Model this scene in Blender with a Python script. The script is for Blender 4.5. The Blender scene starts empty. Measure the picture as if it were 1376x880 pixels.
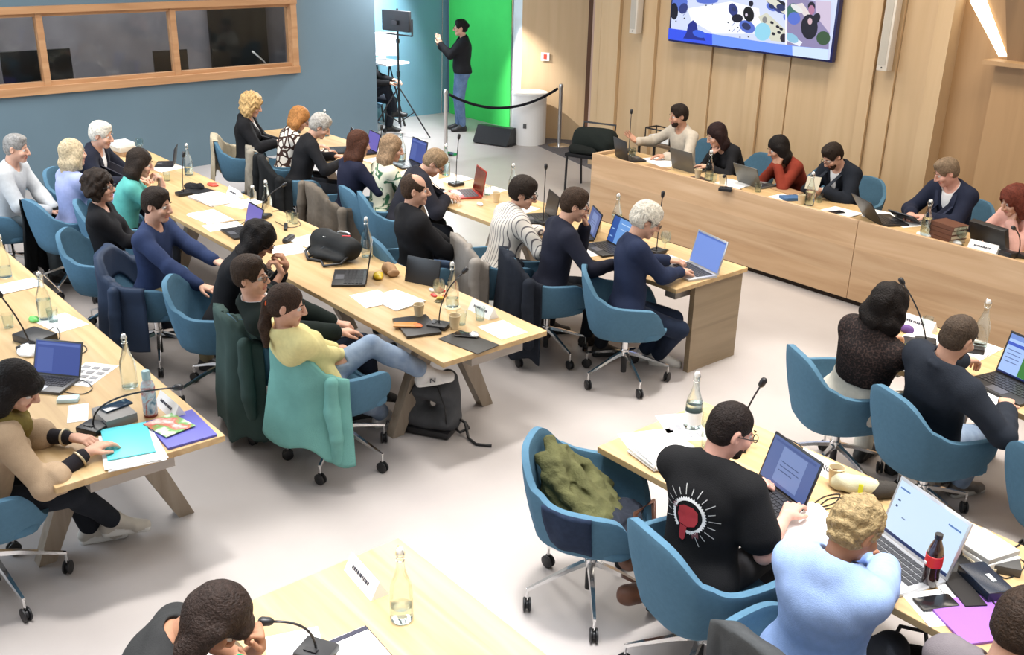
import bpy, bmesh, math, random
import numpy as np
from mathutils import Vector, Matrix
from mathutils.bvhtree import BVHTree
PI = math.pi
random.seed(7)
COL = bpy.context.scene.collection
# ------------------------------------------------------------------ camera model (1376 x 880)
YAW, PITCH, ROLL, FPX, CH = 2.43243546, 0.384806696, 0.0223036835, 1360.23, 3.2
_fw = np.array([math.cos(PITCH)*math.cos(YAW), math.cos(PITCH)*math.sin(YAW), -math.sin(PITCH)])
_rt = np.array([math.sin(YAW), -math.cos(YAW), 0.0]); _up = np.cross(_rt, _fw)
_r = math.cos(ROLL)*_rt + math.sin(ROLL)*_up; _u = -math.sin(ROLL)*_rt + math.cos(ROLL)*_up
def plane_at(x, y, ax, v):
    d = _r*(x-688)/FPX - _u*(y-440)/FPX + _fw; o = np.array([0, 0, CH])
    return o + d*(v-o[ax])/d[ax]
def at(x, y, z=0.74): return plane_at(x, y, 2, z)
TZ = 0.74
# ------------------------------------------------------------------ materials
_mats = {}
def _new(name):
    m = bpy.data.materials.new(name); m.use_nodes = True
    return m, m.node_tree.nodes, m.node_tree.links, m.node_tree.nodes['Principled BSDF']
def mat(name, col, rough=.6, metal=0., bump=0., bscale=200., emit=0., trans=0., vary=0., vscale=8., coat=0., alpha=1., sheen=0.):
    if name in _mats: return _mats[name]
    m, N, L, b = _new(name)
    c = (col[0], col[1], col[2], 1)
    b.inputs['Base Color'].default_value = c; b.inputs['Roughness'].default_value = rough
    b.inputs['Metallic'].default_value = metal
    if rough > .52 and not metal: b.inputs['Specular IOR Level'].default_value = .18
    if emit: b.inputs['Base Color'].default_value = (c[0]*.08, c[1]*.08, c[2]*.08, 1)
    if emit: b.inputs['Emission Color'].default_value = c; b.inputs['Emission Strength'].default_value = emit
    if trans: b.inputs['Transmission Weight'].default_value = trans; b.inputs['IOR'].default_value = 1.2
    if coat: b.inputs['Coat Weight'].default_value = coat
    if alpha < 1: b.inputs['Alpha'].default_value = alpha
    if sheen: b.inputs['Sheen Weight'].default_value = sheen
    tc = N.new('ShaderNodeTexCoord')
    if vary:
        n = N.new('ShaderNodeTexNoise'); n.inputs['Scale'].default_value = vscale; n.inputs['Detail'].default_value = 4
        L.new(tc.outputs['Object'], n.inputs['Vector'])
        r = N.new('ShaderNodeValToRGB')
        r.color_ramp.elements[0].position = .3; r.color_ramp.elements[1].position = .7
        r.color_ramp.elements[0].color = tuple(max(0, k*(1-vary)) for k in col)+(1,)
        r.color_ramp.elements[1].color = tuple(min(1, k*(1+vary)) for k in col)+(1,)
        L.new(n.outputs['Fac'], r.inputs['Fac']); L.new(r.outputs['Color'], b.inputs['Base Color'])
    if bump:
        n = N.new('ShaderNodeTexNoise'); n.inputs['Scale'].default_value = bscale; n.inputs['Detail'].default_value = 3
        L.new(tc.outputs['Object'], n.inputs['Vector'])
        bp = N.new('ShaderNodeBump'); bp.inputs['Strength'].default_value = bump; bp.inputs['Distance'].default_value = .01
        L.new(n.outputs['Fac'], bp.inputs['Height']); L.new(bp.outputs['Normal'], b.inputs['Normal'])
    _mats[name] = m; return m
def srgb(r, g, b):
    f = lambda v: (v/255/12.92) if v/255 <= .04045 else ((v/255+.055)/1.055)**2.4
    return (f(r), f(g), f(b))
def ramp_mat(name, stops, tex='noise', scale=(1, 1, 1), tscale=5., detail=5., rough=.5, bump=.05, coord='Object', interp='LINEAR', distortion=0., rot=(0, 0, 0), coat=0.):
    """a colour ramp over a procedural texture"""
    if name in _mats: return _mats[name]
    m, N, L, b = _new(name)
    tc = N.new('ShaderNodeTexCoord'); mp = N.new('ShaderNodeMapping')
    mp.inputs['Scale'].default_value = scale; mp.inputs['Rotation'].default_value = rot
    L.new(tc.outputs[coord], mp.inputs['Vector'])
    if tex == 'noise':
        t = N.new('ShaderNodeTexNoise'); t.inputs['Detail'].default_value = detail; t.inputs['Distortion'].default_value = distortion; o = t.outputs['Fac']
    elif tex == 'wave':
        t = N.new('ShaderNodeTexWave'); t.inputs['Distortion'].default_value = distortion; t.inputs['Detail'].default_value = detail; o = t.outputs['Fac']
    elif tex == 'edge':
        t = N.new('ShaderNodeTexVoronoi'); t.feature = 'DISTANCE_TO_EDGE'; o = t.outputs['Distance']
    elif tex == 'voronoi':
        t = N.new('ShaderNodeTexVoronoi'); o = t.outputs['Distance']
    t.inputs['Scale'].default_value = tscale
    L.new(mp.outputs['Vector'], t.inputs['Vector'])
    r = N.new('ShaderNodeValToRGB'); r.color_ramp.interpolation = interp
    E = r.color_ramp.elements
    while len(E) < len(stops): E.new(.5)
    for e, (p, c) in zip(E, stops): e.position = p; e.color = tuple(c)+(1,)
    L.new(o, r.inputs['Fac']); L.new(r.outputs['Color'], b.inputs['Base Color'])
    b.inputs['Roughness'].default_value = rough
    if rough > .52: b.inputs['Specular IOR Level'].default_value = .18
    if coat: b.inputs['Coat Weight'].default_value = coat
    if bump:
        bp = N.new('ShaderNodeBump'); bp.inputs['Strength'].default_value = bump; bp.inputs['Distance'].default_value = .01
        L.new(o, bp.inputs['Height']); L.new(bp.outputs['Normal'], b.inputs['Normal'])
    _mats[name] = m; return m
def wood(name, dark, mid, light, axis=0, scale=1., rough=.45, plank=0., paxis=1, streak=.5):
    """oak with long grain along an axis and optional planks of slightly different tone"""
    if name in _mats: return _mats[name]
    m, N, L, b = _new(name)
    tc = N.new('ShaderNodeTexCoord'); mp = N.new('ShaderNodeMapping')
    s = [9*scale, 9*scale, 9*scale]; s[axis] = .7*scale
    mp.inputs['Scale'].default_value = s; L.new(tc.outputs['Object'], mp.inputs['Vector'])
    n = N.new('ShaderNodeTexNoise'); n.inputs['Scale'].default_value = 1.3; n.inputs['Detail'].default_value = 7; n.inputs['Distortion'].default_value = .8
    L.new(mp.outputs['Vector'], n.inputs['Vector'])
    r = N.new('ShaderNodeValToRGB'); E = r.color_ramp.elements
    E.new(.5); 
    for e, (p, c) in zip(E, [(.25, dark), (.5, mid), (.78, light)]): e.position = p; e.color = tuple(c)+(1,)
    L.new(n.outputs['Fac'], r.inputs['Fac'])
    out = r.outputs['Color']
    if plank:
        sp = N.new('ShaderNodeSeparateXYZ'); L.new(tc.outputs['Object'], sp.inputs['Vector'])
        d = N.new('ShaderNodeMath'); d.operation = 'DIVIDE'; d.inputs[1].default_value = plank
        L.new(sp.outputs[paxis], d.inputs[0])
        fl = N.new('ShaderNodeMath'); fl.operation = 'FLOOR'; L.new(d.outputs[0], fl.inputs[0])
        wn = N.new('ShaderNodeTexWhiteNoise'); wn.noise_dimensions = '1D'; L.new(fl.outputs[0], wn.inputs['W'])
        mr = N.new('ShaderNodeMapRange'); mr.inputs['To Min'].default_value = 1-streak*.25; mr.inputs['To Max'].default_value = 1+streak*.12
        L.new(wn.outputs['Value'], mr.inputs['Value'])
        mx = N.new('ShaderNodeVectorMath'); mx.operation = 'SCALE'
        L.new(out, mx.inputs[0]); L.new(mr.outputs['Result'], mx.inputs['Scale']); out = mx.outputs[0]
    L.new(out, b.inputs['Base Color']); b.inputs['Roughness'].default_value = rough
    bp = N.new('ShaderNodeBump'); bp.inputs['Strength'].default_value = .06; bp.inputs['Distance'].default_value = .01
    L.new(n.outputs['Fac'], bp.inputs['Height']); L.new(bp.outputs['Normal'], b.inputs['Normal'])
    _mats[name] = m; return m
# ------------------------------------------------------------------ objects
def setp(o, label=None, cat=None, group=None, kind=None):
    if label: o['label'] = label
    if cat: o['category'] = cat
    if group: o['group'] = group
    if kind: o['kind'] = kind
    return o
def empty(name, loc=(0, 0, 0), rz=0., label=None, cat=None, group=None):
    o = bpy.data.objects.new(name, None); COL.objects.link(o)
    o.location = tuple(float(v) for v in loc); o.rotation_euler = (0, 0, rz); o.empty_display_size = .1
    return setp(o, label, cat, group)
def link(name, me, parent=None, mats=None):
    o = bpy.data.objects.new(name, me); COL.objects.link(o)
    if parent is not None: o.parent = parent
    if mats:
        for m in (mats if isinstance(mats, (list, tuple)) else [mats]): me.materials.append(m)
    return o
def copy_tree(o, parent=None):
    c = o.copy(); COL.objects.link(c)
    if parent is not None: c.parent = parent
    for ch in o.children: copy_tree(ch, c)
    return c
class MB:
    """collects simple solids into one mesh"""
    def __init__(s): s.bm = bmesh.new()
    def _tag(s, n0, mi):
        s.bm.faces.ensure_lookup_table()
        for f in s.bm.faces[n0:]: f.material_index = mi
    def box(s, c, d, rz=0., M=None, mi=0, bev=0.):
        n0 = len(s.bm.faces)
        T = Matrix.Translation(c) @ Matrix.Rotation(rz, 4, 'Z')
        if M is not None: T = M @ T
        g = bmesh.ops.create_cube(s.bm, size=1, matrix=T @ Matrix.Diagonal((d[0], d[1], d[2], 1)))
        if bev:
            es = {e for v in g['verts'] for e in v.link_edges}
            bmesh.ops.bevel(s.bm, geom=list(es), offset=bev, segments=2, affect='EDGES', profile=.6)
        s._tag(n0, mi); return s
    def tube(s, pts, r, n=8, M=None, mi=0, closed=False):
        """tube along a polyline; r is a number or a list"""
        n0 = len(s.bm.faces)
        P = [Vector(p) for p in pts]; k = len(P); rings = []
        prev = None
        for i in range(k):
            if closed: t = (P[(i+1) % k]-P[i-1])
            else: t = (P[min(i+1, k-1)]-P[max(i-1, 0)])
            t = t.normalized() if t.length > 1e-9 else Vector((0, 0, 1))
            if prev is None:
                a = Vector((0, 0, 1)) if abs(t.z) < .9 else Vector((1, 0, 0))
                a = (a - t*a.dot(t)).normalized()
            else:
                a = prev - t*prev.dot(t); a = a.normalized() if a.length > 1e-6 else Vector((1, 0, 0))
            prev = a; b = t.cross(a); rr = r[i] if isinstance(r, (list, tuple)) else r
            ring = []
            for j in range(n):
                th = 2*PI*j/n; v = P[i] + (a*math.cos(th)+b*math.sin(th))*rr
                if M is not None: v = M @ v
                ring.append(s.bm.verts.new(v))
            rings.append(ring)
        m = k if closed else k-1
        for i in range(m):
            A, B = rings[i], rings[(i+1) % k]
            for j in range(n): s.bm.faces.new((A[j], A[(j+1) % n], B[(j+1) % n], B[j]))
        if not closed:
            s.bm.faces.new(rings[0][::-1]); s.bm.faces.new(rings[-1])
        s._tag(n0, mi); return s
    def lathe(s, prof, n=20, c=(0, 0, 0), M=None, mi=0):
        n0 = len(s.bm.faces); c = Vector(c); rings = []
        for (r, z) in prof:
            ring = []
            for j in range(n if r > 1e-6 else 1):
                th = 2*PI*j/n; v = c+Vector((r*math.cos(th), r*math.sin(th), z))
                if M is not None: v = M @ v
                ring.append(s.bm.verts.new(v))
            rings.append(ring)
        for A, B in zip(rings, rings[1:]):
            if len(A) == 1 and len(B) == 1: continue
            for j in range(n):
                k = (j+1) % n
                if len(A) == 1: s.bm.faces.new((A[0], B[k], B[j]))
                elif len(B) == 1: s.bm.faces.new((A[j], A[k], B[0]))
                else: s.bm.faces.new((A[j], A[k], B[k], B[j]))
        s._tag(n0, mi); return s
    def prism(s, poly, z0, z1, M=None, mi=0):
        n0 = len(s.bm.faces)
        a = [Vector((x, y, z0)) for x, y in poly]; b = [Vector((x, y, z1)) for x, y in poly]
        if M is not None: a = [M @ v for v in a]; b = [M @ v for v in b]
        a = [s.bm.verts.new(v) for v in a]; b = [s.bm.verts.new(v) for v in b]; n = len(a)
        s.bm.faces.new(a[::-1]); s.bm.faces.new(b)
        for i in range(n): s.bm.faces.new((a[i], a[(i+1) % n], b[(i+1) % n], b[i]))
        s._tag(n0, mi); return s
    def grid(s, fn, nu, nv, mi=0, closed_u=False):
        n0 = len(s.bm.faces)
        V = [[s.bm.verts.new(fn(i/(nu if closed_u else nu-1), j/(nv-1))) for j in range(nv)] for i in range(nu)]
        for i in range(nu if closed_u else nu-1):
            for j in range(nv-1):
                s.bm.faces.new((V[i][j], V[(i+1) % nu][j], V[(i+1) % nu][j+1], V[i][j+1]))
        s._tag(n0, mi); return s
    def build(s, name, mats, parent=None, smooth=False, recalc=True):
        if recalc: bmesh.ops.recalc_face_normals(s.bm, faces=s.bm.faces)
        me = bpy.data.meshes.new(name); s.bm.to_mesh(me); s.bm.free()
        if smooth:
            me.polygons.foreach_set('use_smooth', [True]*len(me.polygons))
            if smooth != 'all':
                me.set_sharp_from_angle(angle=math.radians(40))
        return link(name, me, parent, mats)
def thing1(name, mb, mats, loc, rz, label, cat, group=None, smooth=True):
    """one-mesh thing"""
    o = mb.build(name, mats, None, smooth); o.location = tuple(float(v) for v in loc); o.rotation_euler = (0, 0, rz)
    return setp(o, label, cat, group)
# ------------------------------------------------------------------ signed distance sculpting
V3 = lambda *a: np.array(a, float)
def unit(v):
    v = np.asarray(v, float); n = np.linalg.norm(v); return v/n if n > 1e-9 else V3(0, 0, 1)
def Rx(a): c, s = math.cos(a), math.sin(a); return np.array([[1, 0, 0], [0, c, -s], [0, s, c]])
def Ry(a): c, s = math.cos(a), math.sin(a); return np.array([[c, 0, s], [0, 1, 0], [-s, 0, c]])
def Rz(a): c, s = math.cos(a), math.sin(a); return np.array([[c, -s, 0], [s, c, 0], [0, 0, 1]])
class Field:
    def __init__(s): s.P = []
    def cone(s, a, b, ra, rb=None, m=0, k=.02, op='u', wt=0): s.P.append(('c', np.asarray(a, float), np.asarray(b, float), ra, ra if rb is None else rb, m, k, op)); return s
    def ell(s, c, r, R=None, m=0, k=.02, op='u'): s.P.append(('e', np.asarray(c, float), np.asarray(r, float), np.eye(3) if R is None else R, None, m, k, op)); return s
    def mesh(s, h, disp=None, clip=None):
        lo = V3(9, 9, 9); hi = -lo
        for p in s.P:
            if p[7] == 's': continue
            if p[0] == 'c':
                lo = np.minimum(lo, np.minimum(p[1]-p[3], p[2]-p[4])); hi = np.maximum(hi, np.maximum(p[1]+p[3], p[2]+p[4]))
            else:
                r = np.sqrt(((p[3]*p[2])**2).sum(1)); lo = np.minimum(lo, p[1]-r); hi = np.maximum(hi, p[1]+r)
        lo -= .02+2*h; hi += .02+2*h
        n = np.ceil((hi-lo)/h).astype(int)+1
        ax = [lo[i]+h*np.arange(n[i]) for i in range(3)]
        F = np.full(n, .5, np.float32); M = np.zeros(n, np.uint8); D = np.full(n, .5, np.float32)
        for p in s.P:
            if p[0] == 'c': a = np.minimum(p[1]-p[3], p[2]-p[4]); b = np.maximum(p[1]+p[3], p[2]+p[4])
            else: r = np.sqrt(((p[3]*p[2])**2).sum(1)); a = p[1]-r; b = p[1]+r
            mg = max(.03, p[6]*1.5)+h
            i0 = np.clip(((a-mg-lo)/h).astype(int), 0, n); i1 = np.clip(((b+mg-lo)/h).astype(int)+2, 0, n)
            if (i1 <= i0).any(): continue
            sl = tuple(slice(i0[q], i1[q]) for q in range(3))
            X = (ax[0][sl[0]][:, None, None]).astype(np.float32); Y = (ax[1][sl[1]][None, :, None]).astype(np.float32); Z = (ax[2][sl[2]][None, None, :]).astype(np.float32)
            if p[0] == 'c':
                A, B = p[1], p[2]; d = B-A; L2 = max(1e-9, float(d@d))
                t = np.clip(((X-A[0])*d[0]+(Y-A[1])*d[1]+(Z-A[2])*d[2])/L2, 0, 1)
                dist = np.sqrt((X-A[0]-t*d[0])**2+(Y-A[1]-t*d[1])**2+(Z-A[2]-t*d[2])**2)-(p[3]+t*(p[4]-p[3]))
            else:
                R = p[3]; q = [(X-p[1][0])*R[0, j]+(Y-p[1][1])*R[1, j]+(Z-p[1][2])*R[2, j] for j in range(3)]
                k0 = np.sqrt(sum((q[j]/p[2][j])**2 for j in range(3))); k1 = np.sqrt(sum((q[j]/p[2][j]**2)**2 for j in range(3)))
                dist = k0*(k0-1)/np.maximum(k1, 1e-6)
            k = p[6]; f = F[sl]
            if p[7] == 'u':
                hh = np.clip(.5+.5*(f-dist)/k, 0, 1); F[sl] = f*(1-hh)+dist*hh-k*hh*(1-hh)
                w = dist < D[sl]; M[sl] = np.where(w, p[5], M[sl]); D[sl] = np.where(w, dist, D[sl])
            elif p[7] == 's':
                hh = np.clip(.5-.5*(f+dist)/k, 0, 1); F[sl] = f*(1-hh)+(-dist)*hh+k*hh*(1-hh)
            elif p[7] == 'p':   # paint only
                M[sl] = np.where(dist < 0, p[5], M[sl])
        if disp is not None or clip is not None:
            X = ax[0][:, None, None]; Y = ax[1][None, :, None]; Z = ax[2][None, None, :]
            if disp is not None: F = F+disp(X, Y, Z).astype(np.float32)
            if clip is not None: F = np.maximum(F, clip(X, Y, Z).astype(np.float32))
        return nets(F, M, lo, h)
def nets(F, M, lo, h):
    S = F < 0
    c = np.zeros(tuple(np.array(F.shape)-1), np.uint8)
    for i in (0, 1):
        for j in (0, 1):
            for k in (0, 1):
                c += S[i:F.shape[0]-1+i, j:F.shape[1]-1+j, k:F.shape[2]-1+k]
    act = np.argwhere((c > 0) & (c < 8))
    idx = np.full(c.shape, -1, np.int32); idx[tuple(act.T)] = np.arange(len(act))
    off = [(i, j, k) for i in (0, 1) for j in (0, 1) for k in (0, 1)]
    val = {o: F[act[:, 0]+o[0], act[:, 1]+o[1], act[:, 2]+o[2]] for o in off}
    P = np.zeros((len(act), 3)); W = np.zeros(len(act))
    for o in off:
        for a in range(3):
            if o[a]: continue
            q = list(o); q[a] = 1; q = tuple(q)
            va, vb = val[o], val[q]; cr = (va < 0) != (vb < 0)
            t = np.where(cr, va/np.where(cr, va-vb, 1), 0)
            pt = np.tile(np.array(o, float), (len(act), 1)); pt[:, a] += t
            P += pt*cr[:, None]; W += cr
    P = P/W[:, None]+act; V = lo+P*h
    quads = []; mi = []
    for a in range(3):
        b, d = (a+1) % 3, (a+2) % 3
        s0 = [slice(None)]*3; s1 = [slice(None)]*3; s0[a] = slice(0, -1); s1[a] = slice(1, None)
        cr = S[tuple(s0)] != S[tuple(s1)]
        e = np.argwhere(cr); e = e[(e[:, b] > 0) & (e[:, d] > 0) & (e[:, b] < F.shape[b]-1) & (e[:, d] < F.shape[d]-1)]
        def cell(db, dd):
            q = e.copy(); q[:, b] -= db; q[:, d] -= dd; return idx[tuple(q.T)]
        Q = np.stack([cell(1, 1), cell(0, 1), cell(0, 0), cell(1, 0)], 1)
        ins = S[tuple(e.T)]; Q[~ins] = Q[~ins][:, ::-1]
        quads.append(Q); mi.append(M[tuple(e.T)])
    return V, np.concatenate(quads), np.concatenate(mi)
def np_mesh(name, parts):
    Vs, Qs, Ms = [], [], []; o = 0
    for V, Q, m in parts:
        Vs.append(V); Qs.append(Q+o); Ms.append(m); o += len(V)
    V = np.concatenate(Vs); Q = np.concatenate(Qs); m = np.concatenate(Ms)
    me = bpy.data.meshes.new(name)
    me.vertices.add(len(V)); me.vertices.foreach_set('co', V.astype(np.float32).ravel())
    me.loops.add(len(Q)*4); me.loops.foreach_set('vertex_index', Q.astype(np.int32).ravel())
    me.polygons.add(len(Q)); me.polygons.foreach_set('loop_start', np.arange(0, len(Q)*4, 4, dtype=np.int32))
    me.polygons.foreach_set('material_index', m.astype(np.int32)); me.polygons.foreach_set('use_smooth', np.ones(len(Q), bool))
    me.update(calc_edges=True); me.validate(); return me
def sdf_obj(name, F, h, mats, parent=None, disp=None, clip=None):
    return link(name, np_mesh(name, [F.mesh(h, disp, clip)]), parent, mats)
# ------------------------------------------------------------------ people
def ik(S, W, l1, l2, hint):
    S = np.asarray(S, float); W = np.asarray(W, float); d = W-S; L = np.linalg.norm(d); L2 = min(L, (l1+l2)*.995)
    u = d/L; W = S+u*L2
    a = (l1*l1-l2*l2+L2*L2)/(2*L2); hgt = math.sqrt(max(0, l1*l1-a*a))
    hv = np.asarray(hint, float); hv = hv-u*(hv@u); hv = unit(hv)
    return S+u*a+hv*hgt, W
SKIN = {'fair': (.62, .36, .26), 'mid': (.50, .27, .18), 'tan': (.40, .20, .12), 'pink': (.66, .36, .28)}
def skin_mats(k):
    c = SKIN[k]
    s = mat('skin_'+k, c, rough=.55, vary=.08, vscale=14, bump=.02)
    l = mat('lips_'+k, (c[0]*.78, c[1]*.48, c[2]*.5), rough=.45)
    return s, l
def fabric(name, col, vary=.06, rough=.9, bump=.25, bscale=260, vscale=30, sheen=0.): return mat(name, col, rough=rough, vary=vary, vscale=vscale, bump=bump, bscale=bscale, sheen=sheen)
def folds(seed, amp=.004, f=22):
    r = np.random.RandomState(seed); a = r.uniform(-1, 1, (4, 3)); ph = r.uniform(0, 6, 4)
    def d(X, Y, Z):
        s = 0
        for i in range(4):
            s = s+np.sin(f*(a[i, 0]*X+a[i, 1]*Y+a[i, 2]*Z*1.3)+ph[i]+1.6*np.sin(f*.6*(a[i, 1]*X-a[i, 2]*Y+a[i, 0]*Z)))
        return amp*s*.5
    return d
def creases(seed, amp=.012, f=22):
    b_ = folds(seed, 1., f); c_ = folds(seed+5, 1., f*2.1)
    return lambda X, Y, Z: amp*(1.2*np.abs(b_(X, Y, Z))-.5+.45*np.abs(c_(X, Y, Z)))
def person(label, P, loc=None, rz=0., headpx=None, group=None):
    g = P.get; s = g('sc', 1.0); fem = g('sex', 'm') == 'f'; fat = g('fat', 1.0); H = g('h', .011)
    stand = g('stand', False)
    lean = math.radians(g('lean', 8)); side = math.radians(g('side', 0)); tw = math.radians(g('twist', 0))
    Pc = V3(0, 0, .93*s if stand else .545)
    hy, hp, hr = [math.radians(g(k, 0)) for k in ('hyaw', 'hpitch', 'hroll')]
    hs = .5*s+.5
    def spine(lean, side):
        Rp = Ry(side*.4) @ Rx(-lean*.35)
        R1 = Rz(tw*.4) @ Ry(side*.8) @ Rx(-lean*.8); R2 = Rz(tw) @ Ry(side) @ Rx(-lean*1.15)
        waist = Pc+R1 @ V3(0, -.01, .19)*s; chest = waist+R2 @ V3(0, -.005, .17)*s; nb = chest+R2 @ V3(0, -.015, .155)*s
        Rh = Rz(hy+tw) @ Ry(hr+side*.6) @ Rx(-hp-lean*.35)
        Rn = Rx(-lean*.9-hp*.35)
        return Rp, R1, R2, waist, chest, nb, Rh, Rn, nb+Rn @ V3(0, .02, .085)*s+Rh @ V3(0, .015, .085)*hs
    if g('seatat') is not None:
        best = None; tx = V3(g('seatat')[0], g('seatat')[1], 0)
        for ld_ in range(-26, 46, 2):
            for sd_ in range(-14, 15, 2):
                h_ = spine(math.radians(ld_), math.radians(sd_))[-1]; w_ = at(headpx[0], headpx[1], h_[2])-Rz(rz) @ h_; w_[2] = 0
                sc_ = np.linalg.norm(w_-tx)+.002*abs(sd_)+.0008*abs(ld_-8)
                if best is None or sc_ < best[0]: best = (sc_, ld_, sd_)
        lean, side = math.radians(best[1]), math.radians(best[2])
    Rp, R1, R2, waist, chest, nb, Rh, Rn, hc = spine(lean, side)
    hcw = Rz(rz) @ hc
    if headpx is not None:
        w = at(headpx[0], headpx[1], hc[2]); loc = (w[0]-hcw[0], w[1]-hcw[1], 0)
    P = dict(P); g = P.get
    for k in ('lh', 'rh', 'la', 'ra'):
        if k+'w' in P: P[k] = Rz(-rz) @ (at(*P[k+'w'])-V3(loc[0], loc[1], 0))
    sw = (.160 if fem else .180)*s
    sh = {k: chest+R2 @ V3(k*sw, -.005+g('shf', 0.), .105+g('shrug', 0.))*s for k in (-1, 1)}
    hip = {k: Pc+Rp @ V3(k*.09*s, 0, 0) for k in (-1, 1)}
    # ---- limbs
    la, lf = .285*s, .25*s
    W = {-1: g('lh', V3(-.17, .42, .80)), 1: g('rh', V3(.17, .42, .80))}
    EH = {-1: g('leh', V3(-.8, -.3, -.6)), 1: g('reh', V3(.8, -.3, -.6))}
    el = {}; wr = {}
    for k in (-1, 1): el[k], wr[k] = ik(sh[k], W[k], la, lf, EH[k])
    th, sn = .43*s, .41*s
    if stand: A = {-1: g('la', V3(-.09, -.01, .08)), 1: g('ra', V3(.09, .03, .08))}
    else: A = {-1: g('la', V3(-.11, .36, .085)), 1: g('ra', V3(.11, .40, .085))}
    KH = {-1: g('lkh', V3(-.15, 1, .5)), 1: g('rkh', V3(.15, 1, .5))}
    kn = {}; an = {}
    for k in (-1, 1): kn[k], an[k] = ik(hip[k], A[k], th, sn, KH[k])
    FD = {-1: unit(g('lfd', V3(-.15, 1, 0))), 1: unit(g('rfd', V3(.15, 1, 0)))}
    # ---- root
    root = empty('person', loc, rz, label, 'person', group)
    fw = s*fat
    def torso(F, o, m=0, k=.045, low=True):
        F.cone(hip[-1]+V3(0, -.02, .02), hip[1]+V3(0, -.02, .02), .098*fw+o, None, m, k)
        if stand: F.cone(hip[-1]+V3(.02, 0, -.03), hip[1]+V3(-.02, 0, -.03), .085*fw+o, None, m, k)
        F.ell((Pc+waist)/2+V3(0, .005, 0), ((.145 if fem else .15)*fw+o, .105*fw+o, .14*s+o), R1, m, k)
        F.ell(waist+R1 @ V3(0, .005, .03), ((.130 if fem else .15)*fw+o, .100*fw+o, .14*s+o), R1, m, k)
        F.ell(chest+R2 @ V3(0, 0, -.01), ((.145 if fem else .162)*fw+o, .108*fw+o, .16*s+o), R2, m, k)
        F.ell(chest+R2 @ V3(0, -.02, .05)*s, ((.15 if fem else .168)*fw+o, .085*fw+o, .10*s+o), R2, m, k)
        if fem:
            for q in (-1, 1): F.ell(chest+R2 @ V3(q*.068, .085, .0)*s, (.062*fw+o, .055*fw+o, .062*fw+o), R2, m, .03)
        F.cone(sh[-1]+R2 @ V3(.02, 0, 0), sh[1]-R2 @ V3(.02, 0, 0), .052*s+o, None, m, k)
        for q in (-1, 1): F.cone(nb+R2 @ V3(q*.03, -.01, .01)*s, sh[q]-R2 @ V3(q*.02, 0, -.005), .045*s+o, .045*s+o, m, k)
    def neck(F, o, m=0, up=1.): F.cone(nb+R2 @ V3(0, .0, -.03), nb*(1-up)+up*(hc+Rh @ V3(0, -.022, -.055)*hs), (.058 if not fem else .052)*s+o, (.054 if not fem else .046)*s+o, m, .02)
    def arm(F, q, o, m=0, frac=1., flare=0.):
        e, w = el[q], wr[q]; u1 = .05*fw if not fem else .043*fw; u2 = .040*fw if not fem else .034*fw; u3 = .027*s if not fem else .024*s
        if frac <= .5:
            F.cone(sh[q], sh[q]+(e-sh[q])*frac*2, u1+o, u1+(u2-u1)*frac*2+o+flare, m, .03); return
        F.cone(sh[q], e, u1+o, u2+o, m, .035)
        t = (frac-.5)*2; F.cone(e, e+(w-e)*t, u2*.99+o, u2+(u3-u2)*t+o+flare, m, .02)
        F.cone(e, e+(w-e)*.4*min(1, t), u2+o, u2*.98+o, m, .02)
    def leg(F, q, o, m=0, frac=1., flare=0.):
        a, b, c = hip[q], kn[q], an[q]; r1, r2, r3, r4 = .088*fw, .060*s*(.5+.5*fat), .056*s*(.5+.5*fat), .036*s
        F.cone(a, b, r1+o, r2+o, m, .04); t = frac
        F.cone(b, b+(c-b)*t, r2*.97+o, r2+(r4-r2)*t+o+flare, m, .02)
        d = unit(c-b); back = unit(np.cross(np.cross(d, unit(b-a)), d)); F.ell(b+(c-b)*.32+back*(-.012), (.05*s+o, .05*s+o, .11*s+o), Rfrom(d), m, .03)
    def foot(F, q, o, m=0):
        c = an[q]; f = FD[q]; upv = V3(0, 0, 1)
        if abs(f[2]) > .3: upv = unit(np.cross(np.cross(f, upv), f))
        heel = c-upv*.045-f*.035; ball = c-upv*.058+f*.115*s; toe = c-upv*.062+f*.165*s; sd = unit(np.cross(f, upv))
        F.cone(c+upv*.01, heel, .036+o, .033+o, m, .02); F.cone(c, ball, .036+o, .028+o, m, .03)
        for e in (-1, 1): F.cone(ball+sd*e*.016, toe+sd*e*.010, .024+o, .019+o, m, .02)
    def hand(F, q):
        w = wr[q]; typ = g('lt' if q < 0 else 'rt', 'rest')
        fa = unit(w-el[q]); d = g('ld' if q < 0 else 'rd', None)
        d = unit(d) if d is not None else unit(fa*V3(1, 1, .35))
        n = g('ln' if q < 0 else 'rn', V3(0, 0, -1)); n = unit(n-d*(n@d))
        sd = np.cross(d, n)*1.0          # towards thumb if right hand palm down
        sd = sd if q > 0 else -sd
        sd = -sd if g('flip', False) else sd
        # palm: thumb side = sd*-? computed so that thumb points to body midline with palm down
        tside = unit(np.cross(n, d))*(1 if q > 0 else -1)
        hs_ = s*(1.02 if not fem else .95)
        kb = []
        F.cone(el[q]+(w-el[q])*.55, w, .033*s if not fem else .029*s, .026*s if not fem else .022*s, 0, .02)
        for i in range(4):
            o = tside*(.028-.019*i)*hs_; K = w+d*(.090-.004*abs(i-1))*hs_+o; kb.append(K)
            F.cone(w+o*.5+d*.015, K, .016*hs_, .0125*hs_, 0, .014)
        curl = {'rest': (18, 22, 18), 'type': (25, 40, 25), 'fist': (70, 85, 60), 'flat': (4, 6, 5), 'hold': (45, 55, 35), 'chin': (55, 60, 40), 'point': (60, 80, 50)}[typ]
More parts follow.
